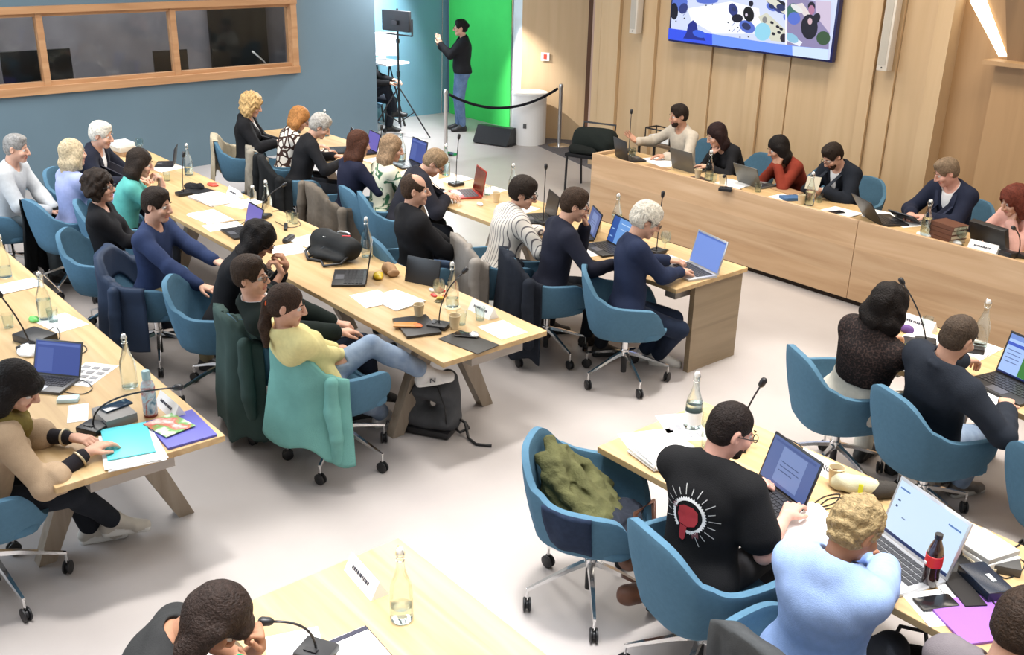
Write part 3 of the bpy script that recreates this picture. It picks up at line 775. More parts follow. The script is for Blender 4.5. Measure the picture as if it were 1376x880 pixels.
# ------------------------------------------------------------------ small things
def L0(p, rz=0.): return Matrix.Translation(tuple(float(v) for v in p)) @ Matrix.Rotation(rz, 4, 'Z')
_pt = {}
def proto(key, fn, loc, rz, label, cat, group=None):
    """first call builds, later calls copy"""
    if key not in _pt: _pt[key] = fn(); o = _pt[key]
    else: o = copy_tree(_pt[key])
    o.location = tuple(float(v) for v in loc); o.rotation_euler = (0, 0, rz)
    for k in ('group',):
        if k in o: del o[k]
    return setp(o, label, cat, group)
def bottle(px, z, label, rz=0., full=.5, group='swing-top water bottles'):
    def f():
        r = empty('water_bottle', (0, 0, 0))
        MB().lathe([(0, .002), (.040, .002), (.044, .010), (.044, .13), (.040, .16), (.025, .205), (.016, .24), (.0145, .285), (.018, .29), (.018, .298), (.0145, .298)], 24).build('glass_body', GLASS, r, True)
        MB().lathe([(0, .005), (.039, .005), (.041, .012), (.041, .26*full), (0, .26*full)], 20).build('water', WATER, r, True)
        MB().lathe([(0, .296), (.013, .296), (.014, .306), (.011, .316), (0, .318)], 14).build('stopper', WHITE, r, True)
        MB().tube([(.019, 0, .268), (.024, .0, .30), (.012, 0, .322), (-.012, 0, .322), (-.024, 0, .30), (-.019, 0, .268)], .0018, 6).tube([(.017*math.cos(a), .017*math.sin(a), .268) for a in np.linspace(0, 2*PI, 13)[:-1]], .0018, 6, closed=True).build('wire_clasp', CHROME, r, 'all')
        return r
    return proto('bottle%.2f' % full, f, tab(px[0], px[1], z), rz, label, 'bottle', group)
def tumbler(px, z, label, kind='tumbler'):
    def f():
        r = empty('water_glass' if kind == 'tumbler' else 'stemmed_glass', (0, 0, 0))
        if kind == 'tumbler': MB().lathe([(0, .002), (.028, .002), (.036, .09), (.034, .09), (.0265, .008), (0, .008)], 20).build('bowl', GLASS, r, True)
        else:
            MB().lathe([(.006, .055), (.030, .07), (.042, .10), (.042, .125), (.034, .155), (.032, .155), (.040, .125), (.040, .102), (.028, .074), (.004, .06)], 20).build('bowl', GLASS, r, True)
            MB().lathe([(0, 0), (.034, 0), (.032, .004), (.007, .010), (.006, .058), (0, .058)], 18).build('stem', GLASS, r, True)
        return r
    return proto(kind, f, tab(px[0], px[1], z), 0, label, 'glass', 'drinking glasses on the tables' if kind == 'tumbler' else 'stemmed glasses on the tables')
def cup(px, z, label):
    def f():
        r = empty('paper_cup', (0, 0, 0))
        MB().lathe([(0, .002), (.026, .002), (.037, .092), (.039, .094), (.039, .097), (.036, .097), (.026, .01), (0, .01)], 20).build('cup_wall', CREAM, r, True)
        MB().lathe([(0, .07), (.0335, .07)], 16).build('coffee', mat('coffee', (.08, .035, .015), rough=.2), r)
        return r
    return proto('cup', f, tab(px[0], px[1], z), 0, label, 'cup', 'paper cups on the tables')
def mic(px, z, rz, label, h=.42, bend=.10, tilt=.0):
    r = empty('gooseneck_microphone', tab(px[0], px[1], z), rz, label, 'microphone', 'gooseneck microphones on the tables')
    MB().box((0, 0, .016), (.11, .13, .03), bev=.008).box((0, -.03, .033), (.05, .02, .004)).build('base', BLACK, r, True)
    pts = []
    for i in range(12):
        t = i/11; pts.append((tilt*t*h, bend*t**2.2, .03+h*t))
    MB().tube(pts, .0042, 8).build('gooseneck', DARK, r, 'all')
    a = Vector(pts[-2]); b = Vector(pts[-1]); d = (b-a).normalized()
    MB().tube([b, b+d*.006, b+d*.015, b+d*.042, b+d*.052, b+d*.055], [.006, .011, .014, .015, .011, .004], 12).build('capsule', BLACK, r, 'all')
    return r
def emis(name, col, st): return mat(name, col, rough=.4, emit=st)
SCR = dict(
    blue=[((0, 0, 1, 1), C(72, 92, 168), .75), ((.03, .88, .97, .95), C(95, 115, 185), .9), ((.05, .05, .4, .8), C(86, 106, 178), .8)],
    doc=[((0, 0, 1, 1), C(88, 108, 165), .8), ((.25, .08, .78, .88), C(120, 140, 190), .9), ((.3, .55, .7, .57), C(60, 80, 130), .8), ((.3, .45, .72, .47), C(60, 80, 130), .8), ((.3, .35, .6, .37), C(60, 80, 130), .8), ((.05, .90, .95, .95), C(70, 90, 150), .8)],
    white=[((0, 0, 1, 1), C(205, 228, 250), 1.), ((0, 0, 1, .06), C(40, 60, 110), .7), ((.03, .86, .18, .89), C(90, 130, 190), .9), ((.06, .64, .10, .67), C(60, 80, 120), .9), ((.06, .52, .09, .56), C(60, 80, 120), .9), ((.78, .80, .96, .83), C(90, 130, 190), .9), ((.82, .25, .84, .28), C(60, 80, 120), .9), ((.82, .18, .84, .20), C(60, 80, 120), .9), ((.2, .40, .26, .42), C(110, 130, 170), .9)],
    word=[((0, 0, 1, 1), C(105, 155, 220), .95), ((0, 0, .28, 1), C(50, 90, 170), .8), ((.06, .2, .18, .24), C(150, 190, 240), .9), ((.06, .5, .18, .54), C(150, 190, 240), .9), ((.4, .8, .9, .83), C(190, 215, 245), 1.), ((.4, .6, .85, .62), C(190, 215, 245), 1.)],
    plain=[((0, 0, 1, 1), C(120, 150, 225), .95), ((0, .94, 1, 1), C(90, 120, 200), .9)],
    sheet=[((0, 0, 1, 1), C(165, 195, 245), 1.), ((0, .88, 1, 1), C(120, 150, 220), .9), ((.36, .04, .55, .78), C(70, 140, 70), .8), ((.78, .0, 1, .76), C(60, 120, 130), .7), ((.0, .72, .33, .80), C(60, 90, 200), .9), ((.05, .60, .3, .62), C(90, 110, 170), .9), ((.05, .50, .3, .52), C(90, 110, 170), .9), ((.05, .40, .3, .42), C(90, 110, 170), .9), ((.05, .30, .3, .32), C(90, 110, 170), .9), ((.62, .40, .76, .45), C(50, 70, 150), .9), ((0, 0, 1, .04), C(30, 50, 120), .6)],
    violet=[((0, 0, 1, 1), C(120, 110, 200), .8)],
    off=[((0, 0, 1, 1), C(14, 15, 20), 0)])
def laptop(px, z, rz, label, scr='off', opening=108, w=.33, d=.225, body=None, group=None, elev=0.):
    """px is the pixel of the middle of the keyboard deck; the screen stands on the +Y side"""
    body = body or BLACK
    r = empty('laptop', tab(px[0], px[1], z)+V3(0, 0, elev), rz, label, 'laptop', group)
    deck = MB().box((0, 0, .009), (w, d, .018), bev=.004).build('keyboard_deck', body, r, True)
    kb = MB()
    for j in range(5):
        for i in range(13): kb.box((-w*.43+w*.86*(i+.5)/13, d*.36-j*d*.115, .0195), (w*.056, d*.09, .003))
    kb.build('keyboard', mat('keys_dark', (.03, .03, .035), rough=.5) if body is not BLACK else mat('keys_black', (.03, .03, .033), rough=.35), deck)
    MB().box((0, -d*.30, .0185), (w*.3, d*.26, .002)).build('touchpad', mat('touchpad', (.09, .09, .10), rough=.3) if body is BLACK else SILVER, deck)
    a = math.radians(opening-90); M = Matrix.Translation((0, d/2, .016)) @ Matrix.Rotation(-a, 4, 'X')
    lid = MB().box((0, .004, d*.5), (w, .008, d), M=M, bev=.003).build('screen', body, r, True)
    sb = MB(); ms = []
    for i, ((x0, y0, x1, y1), c, e) in enumerate(SCR[scr]):
        ww, hh = w*.94, d*.90; dy = -.0008-.0004*i
        V = [M @ Vector((-ww/2+ww*x, dy, d*.05+hh*y)) for x, y in ((x0, y0), (x1, y0), (x1, y1), (x0, y1))]
        f = sb.bm.faces.new([sb.bm.verts.new(v) for v in V]); f.material_index = i
        ms.append(emis('screen_%s_%d' % (scr, i), c, e))
    sb.build('display', ms, lid, recalc=False)
    return r
def box_thing(name, px, z, rz, dims, m, label, cat, group=None, bev=.002, tilt=0., elev=0.):
    b = MB().box((0, 0, dims[2]/2), dims, bev=bev)
    o = thing1(name, b, m, tab(px[0], px[1], z)+V3(0, 0, elev), rz, label, cat, group)
    return o
def papers(px, z, rz, label, w=.21, d=.297, n=2, h=.002, print_=False, group='papers on the tables'):
    r = empty('paper_stack' if n > 1 else 'paper_sheet', tab(px[0], px[1], z, .15), rz, label, 'paper', group)
    rnd = random.Random(int(px[0]*7+px[1]))
    for i in range(n): MB().box((rnd.uniform(-.012, .012) if i else 0, rnd.uniform(-.012, .012) if i else 0, h*(i+.5)+.001*i), (w, d, h), rz=rnd.uniform(-.08, .08) if i else 0).build('sheet', PAPER, r)
    if print_:
        b = MB(); t = n*h+.001*n
        if print_ == 'grid':
            for i in range(3):
                for j in range(4): b.box((-w*.3+i*w*.3, -d*.32+j*d*.2, t+.001), (w*.2, d*.11, .0006))
        else:
            for j in range(9): b.box((rnd.uniform(-.01, .01), -d*.38+j*d*.09, t+.001), (w*.72, d*.012, .0006))
        b.build('print', mat('print_grey', (.35, .35, .37), rough=.8), r)
    return r
def nameplate(px, z, rz, label, text=None, w=.24):
    r = empty('name_plate', tab(px[0], px[1], z), rz, label, 'name plate', 'folded name plates on the tables')
    MB().prism([(-.04, 0), (.04, 0), (0, .075)], -w/2, w/2, M=Matrix(((0, 0, 1, 0), (1, 0, 0, 0), (0, 1, 0, 0), (0, 0, 0, 1)))).build('card', PAPER, r)
    # the lettering is on both slopes; the one to the seat side is the one seen
    a = math.atan2(.075, .04)
    if text:
        cu = bpy.data.curves.new('t', 'FONT'); cu.body = text; cu.size = .036; cu.align_x = 'CENTER'; cu.align_y = 'CENTER'; cu.extrude = .0004
        o = bpy.data.objects.new('tmp', cu); COL.objects.link(o); me = bpy.data.meshes.new_from_object(o.evaluated_get(bpy.context.evaluated_depsgraph_get())); bpy.data.objects.remove(o)
        t = link('lettering', me, r, [INK]); t.location = (0, -.0215, .0385); t.rotation_euler = (a, 0, 0)
    else:
        M = Matrix.Translation((0, -.0212, .0385)) @ Matrix.Rotation(a, 4, 'X'); b = MB(); x = -.07; rnd = random.Random(int(px[0]))
        while x < .07:
            l = rnd.uniform(.006, .012); b.box((x, 0, 0), (l, .014, .0006), M=M); x += l+.004
        b.build('lettering', INK, r)
    return r
def cable(pts, z, label, r=.0028, m=None, loops=None, cat='cable', group='loose cables on the tables'):
    P = [Vector(tab(x, y, z, .01)+V3(0, 0, .004)) for x, y in pts]
    Q = []
    for i in range(len(P)-1):
        p0, p1, p2, p3 = P[max(0, i-1)], P[i], P[i+1], P[min(len(P)-1, i+2)]
        for k in range(8):
            t = k/8; Q.append(.5*((2*p1)+(p2-p0)*t+(2*p0-5*p1+4*p2-p3)*t*t+(3*p1-p0-3*p2+p3)*t**3))
    Q.append(P[-1]); o0 = Q[0].copy()
    return thing1('cable', MB().tube([q-o0 for q in Q], r, 6), m or BLACK, o0, 0, label, cat, group, smooth='all')
def lump(name, px, z, rz, parts, m, label, cat, h=.006, group=None, seed=3, amp=.003, f=60):
    """soft object from rounded masses: parts of (centre, radii)"""
    F = Field()
    for c, r in parts: F.ell(c, r, None, 0, .02)
    o = sdf_obj(name, F, h, [m], None, creases(seed, amp*.8, f*.6), lambda X, Y, Z: -Z+0*X+0*Y)
    o.location = tuple(float(v) for v in tab(px[0], px[1], z)); o.rotation_euler = (0, 0, rz)
    return setp(o, label, cat, group)
# ------------------------------------------------------------------ the room
def booth_glass():
    m = bpy.data.materials.new('booth_glass'); m.use_nodes = True; N = m.node_tree.nodes; L = m.node_tree.links; N.clear()
    o = N.new('ShaderNodeOutputMaterial'); g = N.new('ShaderNodeBsdfGlossy'); g.inputs['Roughness'].default_value = .05; g.inputs['Color'].default_value = (.8, .85, .9, 1)
    t = N.new('ShaderNodeBsdfTransparent'); t.inputs['Color'].default_value = (.82, .84, .84, 1); x = N.new('ShaderNodeMixShader'); x.inputs[0].default_value = .03
    L.new(t.outputs[0], x.inputs[1]); L.new(g.outputs[0], x.inputs[2]); L.new(x.outputs[0], o.inputs[0]); return m
ROWS = [(1.03, 1.86), (3.27, 4.10), (5.37, 6.20), (7.99, 8.53)]
def tab(x, y, z, mg=.10):
    """a point on a table top, kept inside the edge of its row"""
    p = at(x, y, z)
    if z > .8 or z < .7: return p
    r = min(ROWS, key=lambda r: abs(p[1]-(r[0]+r[1])/2)); p[1] = min(max(p[1], r[0]+mg), r[1]-mg)
    if r[0] < 7:
        if p[0] < -3.75: p[0] = min(p[0], -4.52)
        else: p[0] = max(p[0], -3.0)
    else: p[0] = max(p[0], -7.85)
    return p
def struct(name, mb, m, smooth=False):
    o = mb.build(name, m, None, smooth); return setp(o, kind='structure')
def build_room():
    struct('floor', MB().box((-7, 4, -.05), (20, 18, .1)), FLOOR)
    # darker carpet strip along the wooden wall
    a, b_ = at(699, 186, 0), at(800, 228, 0)
    cp = [(-12.05, 10.36), (-9.2, 9.62), (-2, 9.62), (-2, 10.9), (-11.0, 11.3)]
    struct('floor_carpet', MB().prism(cp, 0, .006), CARPET)
    # blue wall with the booth window
    T = 4.2; X0, X1 = -13.14, -13.0; Y0, Y1, Z0, Z1 = 2.35, 7.05, 1.15, 2.09
    b = MB(); b.box(((X0+X1)/2, (-3+Y0)/2, T/2), (.14, Y0+3, T)); b.box(((X0+X1)/2, (Y1+8.39)/2, T/2), (.14, 8.39-Y1, T))
    b.box(((X0+X1)/2, (Y0+Y1)/2, Z0/2), (.14, Y1-Y0, Z0)); b.box(((X0+X1)/2, (Y0+Y1)/2, (Z1+T)/2), (.14, Y1-Y0, T-Z1))
    struct('wall_left', b, BLUE)
    f = MB(); fx = -12.985; fw = .10
    f.box((fx-.05, (Y0+Y1)/2, Z0+.02), (.20, Y1-Y0+.1, .09)); f.box((fx-.05, (Y0+Y1)/2, Z1), (.20, Y1-Y0+.1, .08))
    f.box((fx-.052, Y1, (Z0+Z1)/2), (.186, .086, Z1-Z0-.07)); f.box((fx-.052, Y0, (Z0+Z1)/2), (.186, .086, Z1-Z0-.07))
    for y in (3.74, 5.36): f.box((fx-.06, y, (Z0+Z1)/2), (.12, .075, Z1-Z0))
    for y0, y1 in ((Y0, 3.74), (3.74, 5.36), (5.36, Y1)):
        f.box((fx-.07, (y0+y1)/2, Z0+.085), (.09, y1-y0, .05)); f.box((fx-.07, (y0+y1)/2, Z1-.06), (.09, y1-y0, .045))
    w = struct('window_1', f, W_FRAME)
    gm = booth_glass()
    p = MB().box((fx-.075, (Y0+Y1)/2, (Z0+Z1)/2), (.008, Y1-Y0-.05, Z1-Z0-.05)).build('pane', gm, w)
    # the booth behind the glass
    gw = mat('booth_grey', (.21, .20, .215), rough=.9, vary=.25, vscale=1.5)
    for c_, d_ in (((-15.0, 5, 1.6), (.1, 7, 3.2)), ((-14.05, 1.5, 1.6), (1.9, .1, 3.2)), ((-14.05, 8.0, 1.6), (1.9, .1, 3.2)), ((-14.05, 5, 3.2), (1.9, 6.1, .1))): struct('wall_booth', MB().box(c_, d_), gw)
    struct('trim_booth_counter', MB().box((-13.55, 5, 1.10), (.75, 6, .06)), mat('booth_counter', (.03, .03, .035), rough=.5))
    dk = mat('booth_screen', (.008, .009, .009), rough=.35)
    def bscreen(ya, yb, za, zb, label, x=-13.62):
        r = empty('booth_monitor', (x, (ya+yb)/2, 1.13), 0, label, 'monitor', 'monitors inside the booth')
        MB().box((0, 0, (za+zb)/2-1.13), (.04, yb-ya, zb-za), bev=.01).build('panel', dk, r, True); MB().box((0, 0, .04), (.05, .06, max(.02, za-1.13)+.06)).box((.0, 0, .008), (.16, .24, .012)).build('stand', BLACK, r)
    def yz(px, py, x): q = plane_at(px, py, 0, x); return q[1], q[2]
    x = -13.62
    bscreen(yz(2, 90, x)[0], yz(97, 90, x)[0], 1.15, yz(50, 67, x)[1], 'wide black monitor inside the booth behind the left window mullion')
    bscreen(yz(206, 80, x)[0], yz(252, 80, x)[0], 1.15, yz(230, 67, x)[1], 'small dark monitor inside the booth behind the right window mullion')
    ya, yb = yz(284, 50, -14.8)[0], yz(360, 50, -14.8)[0]
    o = MB().box((0, 0, 1.2), (.06, yb-ya, 2.4)).build('booth_door', mat('booth_door', (.012, .012, .010), rough=.5, vary=.4, vscale=3), None); o.location = (-14.85, (ya+yb)/2, 0); setp(o, 'dark doorway curtain seen through the right pane of the booth window', 'curtain')
    q = plane_at(363, 86, 0, -13.45); m = MB().tube([(0, 0, 0), (0, -.1, .12), (0, -.26, .26)], [.008, .01, .014], 8)
    o = m.build('booth_lamp', WHITE, None, 'all'); o.location = (-13.45, float(q[1]), 1.13); setp(o, 'thin white gooseneck lamp inside the booth at right', 'lamp')
    for pxx, lab in (((118, 97), 'open notebook lying on the booth counter beside the wide monitor'), ((287, 88), 'white paper lying on the booth counter in the right pane')):
        q = plane_at(pxx[0], pxx[1], 0, -13.35); o = MB().box((0, 0, .008), (.18, .28, .015)).build('booth_notebook', PAPER); o.location = (-13.35, float(q[1]), 1.13); setp(o, lab, 'notebook')
    # recess with green screen
    struct('wall_recess_left', MB().box((-14.45, 9.3, T/2), (.1, 3.0, T)), BLUE2)
    struct('wall_recess_back', MB().box((-13.4, 10.86, T/2), (2.1, .1, T)), mat('wall_white_lit', (.78, .74, .74), rough=.8))
    g = empty('green_screen', (-13.5, 10.74, 0), 0, 'tall bright green chroma key screen behind the standing woman', 'green screen')
    MB().box((0, 0, 1.7), (1.62, .03, 3.4)).build('green_fabric', mat('chroma_green', (.07, .66, .13), rough=.8, vary=.05, vscale=2), g)
    MB().tube([(-.83, 0, 0), (-.83, 0, 3.4)], .012).tube([(.83, 0, 0), (.83, 0, 3.4)], .012).tube([(-.9, -.12, 0), (-.86, -.1, 3.4)], .008).build('frame_pole', CHROME, g, True)
    struct('baseboard_recess', MB().box((-12.66+.02, 10.8, .03), (.02, .06, .06)), WHITE)
    # slanted wooden wall and the pink column
    p0 = V3(-12.62, 10.72, 0); p1 = V3(-12.04, 10.40, 0)
    def seg(name, a, b, m, t=.08, z0=0, z1=T):
        d = unit(b-a); n = V3(-d[1], d[0], 0)
        struct(name, MB().prism([(a[0], a[1]), (b[0], b[1]), (b[0]+n[0]*t, b[1]+n[1]*t), (a[0]+n[0]*t, a[1]+n[1]*t)], z0, z1), m)
    seg('wall_white_return', p0, p1, mat('wall_white_lit', (.78, .74, .74)))
    p2 = V3(-11.22, 11.0, 0); seg('wall_oak_slanted', p1, p2, W_WALL)
    seg('trim_groove', V3(-11.22, 10.99, 0), V3(-11.12, 11.04, 0), mat('groove_dark', (.12, .06, .035)))
    seg('wall_pink_column', V3(-11.12, 10.98, 0), V3(-10.6, 11.2, 0), mat('wall_pinkish', (.60, .42, .34), rough=.7))
    seg('wall_back_filler', V3(-10.8, 11.2, 0), V3(-9.9, 11.2, 0), mat('wall_pinkish', (.60, .42, .34)))
    # main wall of vertical boards
    E = [(-9.92, .05), (-9.58, .0), (-9.16, .05), (-8.94, .0), (-8.43, .03), (-8.03, .0), (-7.47, .06), (-7.26, .02), (-6.91, .0), (-6.39, .03), (-5.97, .07), (-5.84, .03), (-5.61, .0), (-5.20, .16)]
    b = MB()
    for (xa, d), (xb, _) in zip(E, E[1:]+[(-5.03, 0)]):
        b.box(((xa+xb)/2, 10.0+.1-d/2, T/2), (xb-xa-.006, .2+d, T))
        if d >= .05: b.box((xb-.004, 10.0-d-.004, T/2), (.018, .012, T))
    struct('wall_back', b, W_WALL)
    struct('trim_shadow_gaps', MB().box((-7.5, 10.12, T/2), (4.9, .02, T)), mat('groove_dark', (.12, .06, .035)))
    struct('wall_back_side', MB().box((-9.98, 10.6, T/2), (.12, 1.3, T)), W_WALL)
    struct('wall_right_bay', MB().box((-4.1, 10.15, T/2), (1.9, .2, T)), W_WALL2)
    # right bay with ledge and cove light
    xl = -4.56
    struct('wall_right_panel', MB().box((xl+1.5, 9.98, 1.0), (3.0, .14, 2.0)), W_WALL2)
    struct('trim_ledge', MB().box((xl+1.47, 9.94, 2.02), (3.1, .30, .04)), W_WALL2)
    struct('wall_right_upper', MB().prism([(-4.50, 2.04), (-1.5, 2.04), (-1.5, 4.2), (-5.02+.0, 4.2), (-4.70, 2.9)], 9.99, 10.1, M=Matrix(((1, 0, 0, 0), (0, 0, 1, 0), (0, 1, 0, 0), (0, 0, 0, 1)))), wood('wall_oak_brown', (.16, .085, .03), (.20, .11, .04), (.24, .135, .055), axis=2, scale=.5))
    # the cove: a glowing slanted strip between bay and upper panel
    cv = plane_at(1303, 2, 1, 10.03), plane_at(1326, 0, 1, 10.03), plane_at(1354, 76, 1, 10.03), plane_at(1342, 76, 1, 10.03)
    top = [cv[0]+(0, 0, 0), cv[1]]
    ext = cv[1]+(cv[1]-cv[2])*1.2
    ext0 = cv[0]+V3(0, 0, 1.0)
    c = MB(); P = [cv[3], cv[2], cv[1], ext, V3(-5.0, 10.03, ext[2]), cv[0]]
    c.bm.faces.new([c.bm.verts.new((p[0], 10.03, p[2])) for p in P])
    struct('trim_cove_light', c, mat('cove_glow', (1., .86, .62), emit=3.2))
def wall_things():
    # TV
    def W(zx, zy, y=9.86): return plane_at(880+zx/5.292, zy/5.292, 1, y)
    Y = 9.86; bl, br = W(100, 275), W(1245, 445)
    x0, x1 = bl[0], br[0]; z0 = (bl[2]+br[2])/2; hgt = (x1-x0)*9/16
    r = empty('wall_television', (float((x0+x1)/2), 9.9, float(z0)), 0, 'large flat television on the wooden wall showing the meeting in blue tones', 'television')
    cx, cz = (x0+x1)/2, z0
    MB().box((0, -.0, hgt/2), (x1-x0+.03, .07, hgt+.03), bev=.006).box((0, .05, hgt/2), (.6, .08, .5)).build('casing', mat('tv_bezel', (.01, .015, .10), rough=.3), r, True)
    b = MB(); ms = []; cnt = [0]
    def poly(pts, col, st, raw=False):
        i = cnt[0]; cnt[0] += 1
        V = []
        for p in pts:
            q = V3(p[0], 0, p[1]) if raw else W(*p)
            x = min(max(q[0], x0+.012), x1-.012); z = min(max(q[2], z0+.012), z0+hgt-.012)
            V.append(b.bm.verts.new((x-cx, -.037-.0006*i, z-cz)))
        f = b.bm.faces.new(V); f.material_index = len(ms); ms.append(emis('tv_%d_%d_%d' % tuple(int(c*999) for c in col), col, st))
    def blob(x, y, rx, ry, col, st=1., rot=0):
        poly([(x+rx*math.cos(a)*math.cos(rot)-ry*math.sin(a)*math.sin(rot), y+rx*math.cos(a)*math.sin(rot)+ry*math.sin(a)*math.cos(rot)) for a in np.linspace(0, 2*PI, 15)[:-1]], col, st)
    bg = C(232, 238, 255); db = C(52, 62, 130); mb_ = C(92, 118, 215); bk = C(28, 26, 50)
    poly([(x0, z0), (x1, z0), (x1, z0+hgt), (x0, z0+hgt)], C(215, 224, 252), .95, True)
    poly([(230, 60), (540, 10), (740, 60), (760, 240), (420, 240), (260, 150)], C(246, 248, 255), 1.)
    for x, y in ((520, 160), (590, 195), (605, 265), (665, 262), (150, 150), (210, 130), (365, 38), (410, 30), (530, 215)): blob(x, y, 5, 5, bk, .6)
    for x, y in ((150, 120), (215, 95), (560, 170), (600, 215), (560, 215)): poly([(x-14, y+14), (x-10, y+16), (x+16, y-14), (x+12, y-16)], C(150, 165, 215), .8)
    for x, y, rx, ry, c_, rt in [(180, 20, 55, 60, mb_, .3), (140, 80, 28, 60, bk, 0), (205, 60, 30, 40, db, .5), (375, 5, 80, 22, mb_, 0), (560, 70, 32, 48, db, -.3), (590, 130, 40, 30, bk, 0), (660, 190, 60, 42, mb_, .5),
                                  (835, 50, 42, 26, mb_, .5), (900, 60, 60, 34, db, .4), (870, 20, 70, 24, bk, .2), (965, 120, 48, 40, mb_, .3), (985, 40, 40, 34, C(60, 110, 110), .2)]: blob(x, y, rx, ry, c_, .9, rt)
    poly([(740, 120), (800, 90), (940, 215), (940, 300), (830, 290)], C(222, 222, 205), .9)
    poly([(790, 0), (860, -10), (940, 60), (940, 110)], C(228, 226, 212), .9)
    for x, y, r_ in ((568, 66, 20), (656, 186, 34), (836, 46, 22), (902, 54, 34)): blob(x, y, r_, r_*.7, C(48, 56, 105), .8, .5)
    for x, y in ((880, 190), (905, 205), (850, 240), (890, 230), (915, 260), (840, 160)): blob(x, y, 14, 10, bk, .6, .5)
    blob(675, 100, 38, 55, C(12, 12, 20), .6, -.2); blob(692, 25, 17, 22, bk, .6); blob(660, 105, 9, 12, C(220, 210, 230), .9)
    blob(775, 225, 58, 65, C(150, 215, 240), .95); blob(790, 140, 17, 24, C(150, 150, 150), .8); blob(925, 270, 26, 32, C(50, 40, 60), .6)
    poly([(952, -20), (1262, 20), (1250, 440), (946, 400)], C(160, 150, 195), .75)
    poly([(1150, 0), (1262, 10), (1255, 240), (1160, 120)], C(215, 200, 225), .9)
    poly([(1010, 30), (1060, 20), (1130, 120), (1090, 140)], C(235, 225, 225), .9)
    poly([(950, 230), (1060, 300), (1040, 330), (948, 290)], C(235, 240, 250), .95)
    for x, y, rx, ry, c_, rt in [(985, 80, 40, 60, C(70, 120, 110), .3), (1000, 130, 45, 45, mb_, 0), (1020, 60, 50, 20, C(240, 240, 240), .6), (985, 270, 50, 30, C(150, 205, 235), .5), (1125, 45, 26, 34, bk, 0), (1125, 70, 22, 34, C(190, 130, 165), 0), (1110, 190, 60, 90, C(25, 22, 42), 0), (1160, 130, 26, 40, bk, .4), (1115, 150, 16, 24, C(225, 190, 200), 0), (1210, 270, 50, 50, C(60, 90, 60), .3)]: blob(x, y, rx, ry, c_, .85, rt)
    poly([(940, -20), (954, -20), (948, 420), (934, 420)], C(240, 240, 255), 1.)
    poly([(105, 198), (420, 240), (830, 305), (1250, 350), (1250, 450), (105, 285)], C(110, 150, 250), 1.)
    poly([(105, 198), (420, 240), (420, 330), (105, 285)], C(55, 85, 235), 1.)
    poly([(990, 325), (1250, 350), (1250, 450), (990, 410)], C(205, 225, 250), 1.)
    poly([(238, 232), (250, 172), (285, 142), (310, 165), (318, 210), (345, 232), (375, 290), (215, 272)], C(40, 50, 150), .8)
    blob(330, 240, 50, 26, C(60, 100, 235), .9, .3)
    b.build('picture', ms, r, recalc=False)
    # the two column loudspeakers
    for (pa, pb, lab) in (((853, 45), 846, 'narrow white column loudspeaker on the wooden wall left of the television'), ((1187, 95), 1180, 'narrow white column loudspeaker on the wooden wall right of the television')):
        q = plane_at(pa[0], pa[1], 1, 9.85); o = empty('column_speaker', (float(q[0]), 9.86, float(q[2])), 0, lab, 'loudspeaker', 'white column loudspeakers')
        MB().box((0, 0, .65), (.12, .11, 1.3), bev=.012).build('cabinet', mat('speaker_white', (.66, .60, .52), rough=.5), o, True)
        MB().box((-.008, -.056, .66), (.085, .006, 1.2)).build('grille', mat('speaker_grille', (.50, .46, .40), rough=.7, bump=.5, bscale=400), o)
        MB().lathe([(0, 0), (.008, 0), (.008, .003), (0, .003)], 10, M=Matrix.Translation((0, -.058, .035)) @ Matrix.Rotation(PI/2, 4, 'X')).build('badge', BLACK, o)
    # fire notice
    q = plane_at(734, 77, 1, 10.56); nrm = math.atan2(.6, .82)
    o = empty('wall_notice', (-11.72, 10.60, float(q[2])), nrm, 'small red and white safety notice on the slanted oak wall', 'sign')
    q2 = at(734, 77, 0)
    MB().box((0, 0, 0), (.13, .006, .12)).build('plate', WHITE, o); MB().box((0, -.005, 0), (.05, .004, .07)).build('red_mark', mat('sign_red', (.7, .08, .05)), o)
def row_table(name, x0, x1, y0, y1, label, endleg=True, legs=(), m=None, t=.035):
    r = empty(name, (float((x0+x1)/2), float(y0+y1)/2, 0), 0, label, 'table', 'long oak conference tables')
    cx, cy = (x0+x1)/2, (y0+y1)/2; L = x1-x0; D = y1-y0
    MB().box((0, 0, TZ-t/2), (L, D, t), bev=.004).build('table_top', W_TABLE, r)
    MB().box((0, 0, TZ-t-.03), (L-.5, .10, .06)).build('beam', GREYM, r)
    for x in legs:
        for s in (-1, 1):
            yb, yt = s*(D/2+.05), s*(D/2-.34)
            b = MB(); wx = .04
            ring = lambda y, z, w: [b.bm.verts.new((x-cx-wx, y-w, z)), b.bm.verts.new((x-cx+wx, y-w, z)), b.bm.verts.new((x-cx+wx, y+w, z)), b.bm.verts.new((x-cx-wx, y+w, z))]
            A = ring(yb*.82, 0, .045); B = ring(yt, TZ-t-.005, .075)
            for j in range(4): b.bm.faces.new((A[j], A[(j+1) % 4], B[(j+1) % 4], B[j]))
            b.bm.faces.new(A); b.bm.faces.new(B[::-1]); b.build('leg', W_LEG, r)
        MB().box((x-cx, 0, TZ-t-.02), (.10, D*.7, .035)).build('leg_plate', DARK, r)
    return r
def tray(tab, x, y, w=.12, d=.42, h=.11):
    o = MB().box((x, y, TZ-.035-h/2), (w, d, h)).build('cable_box', mat('cable_box_grey', (.42, .38, .34), rough=.5, metal=.2), tab); o.location = (-tab.location[0], -tab.location[1], 0); return o
def panel_end(tab, x, y0, y1, m=None):
    o = MB().box((x, (y0+y1)/2, (TZ-.035)/2), (.045, y1-y0, TZ-.035)).build('end_panel', m or wood('oak_grey_end', (.20, .15, .09), (.28, .21, .13), (.34, .26, .17), axis=1, scale=.8), tab); o.location = (-tab.location[0], -tab.location[1], 0)
HZ = .78
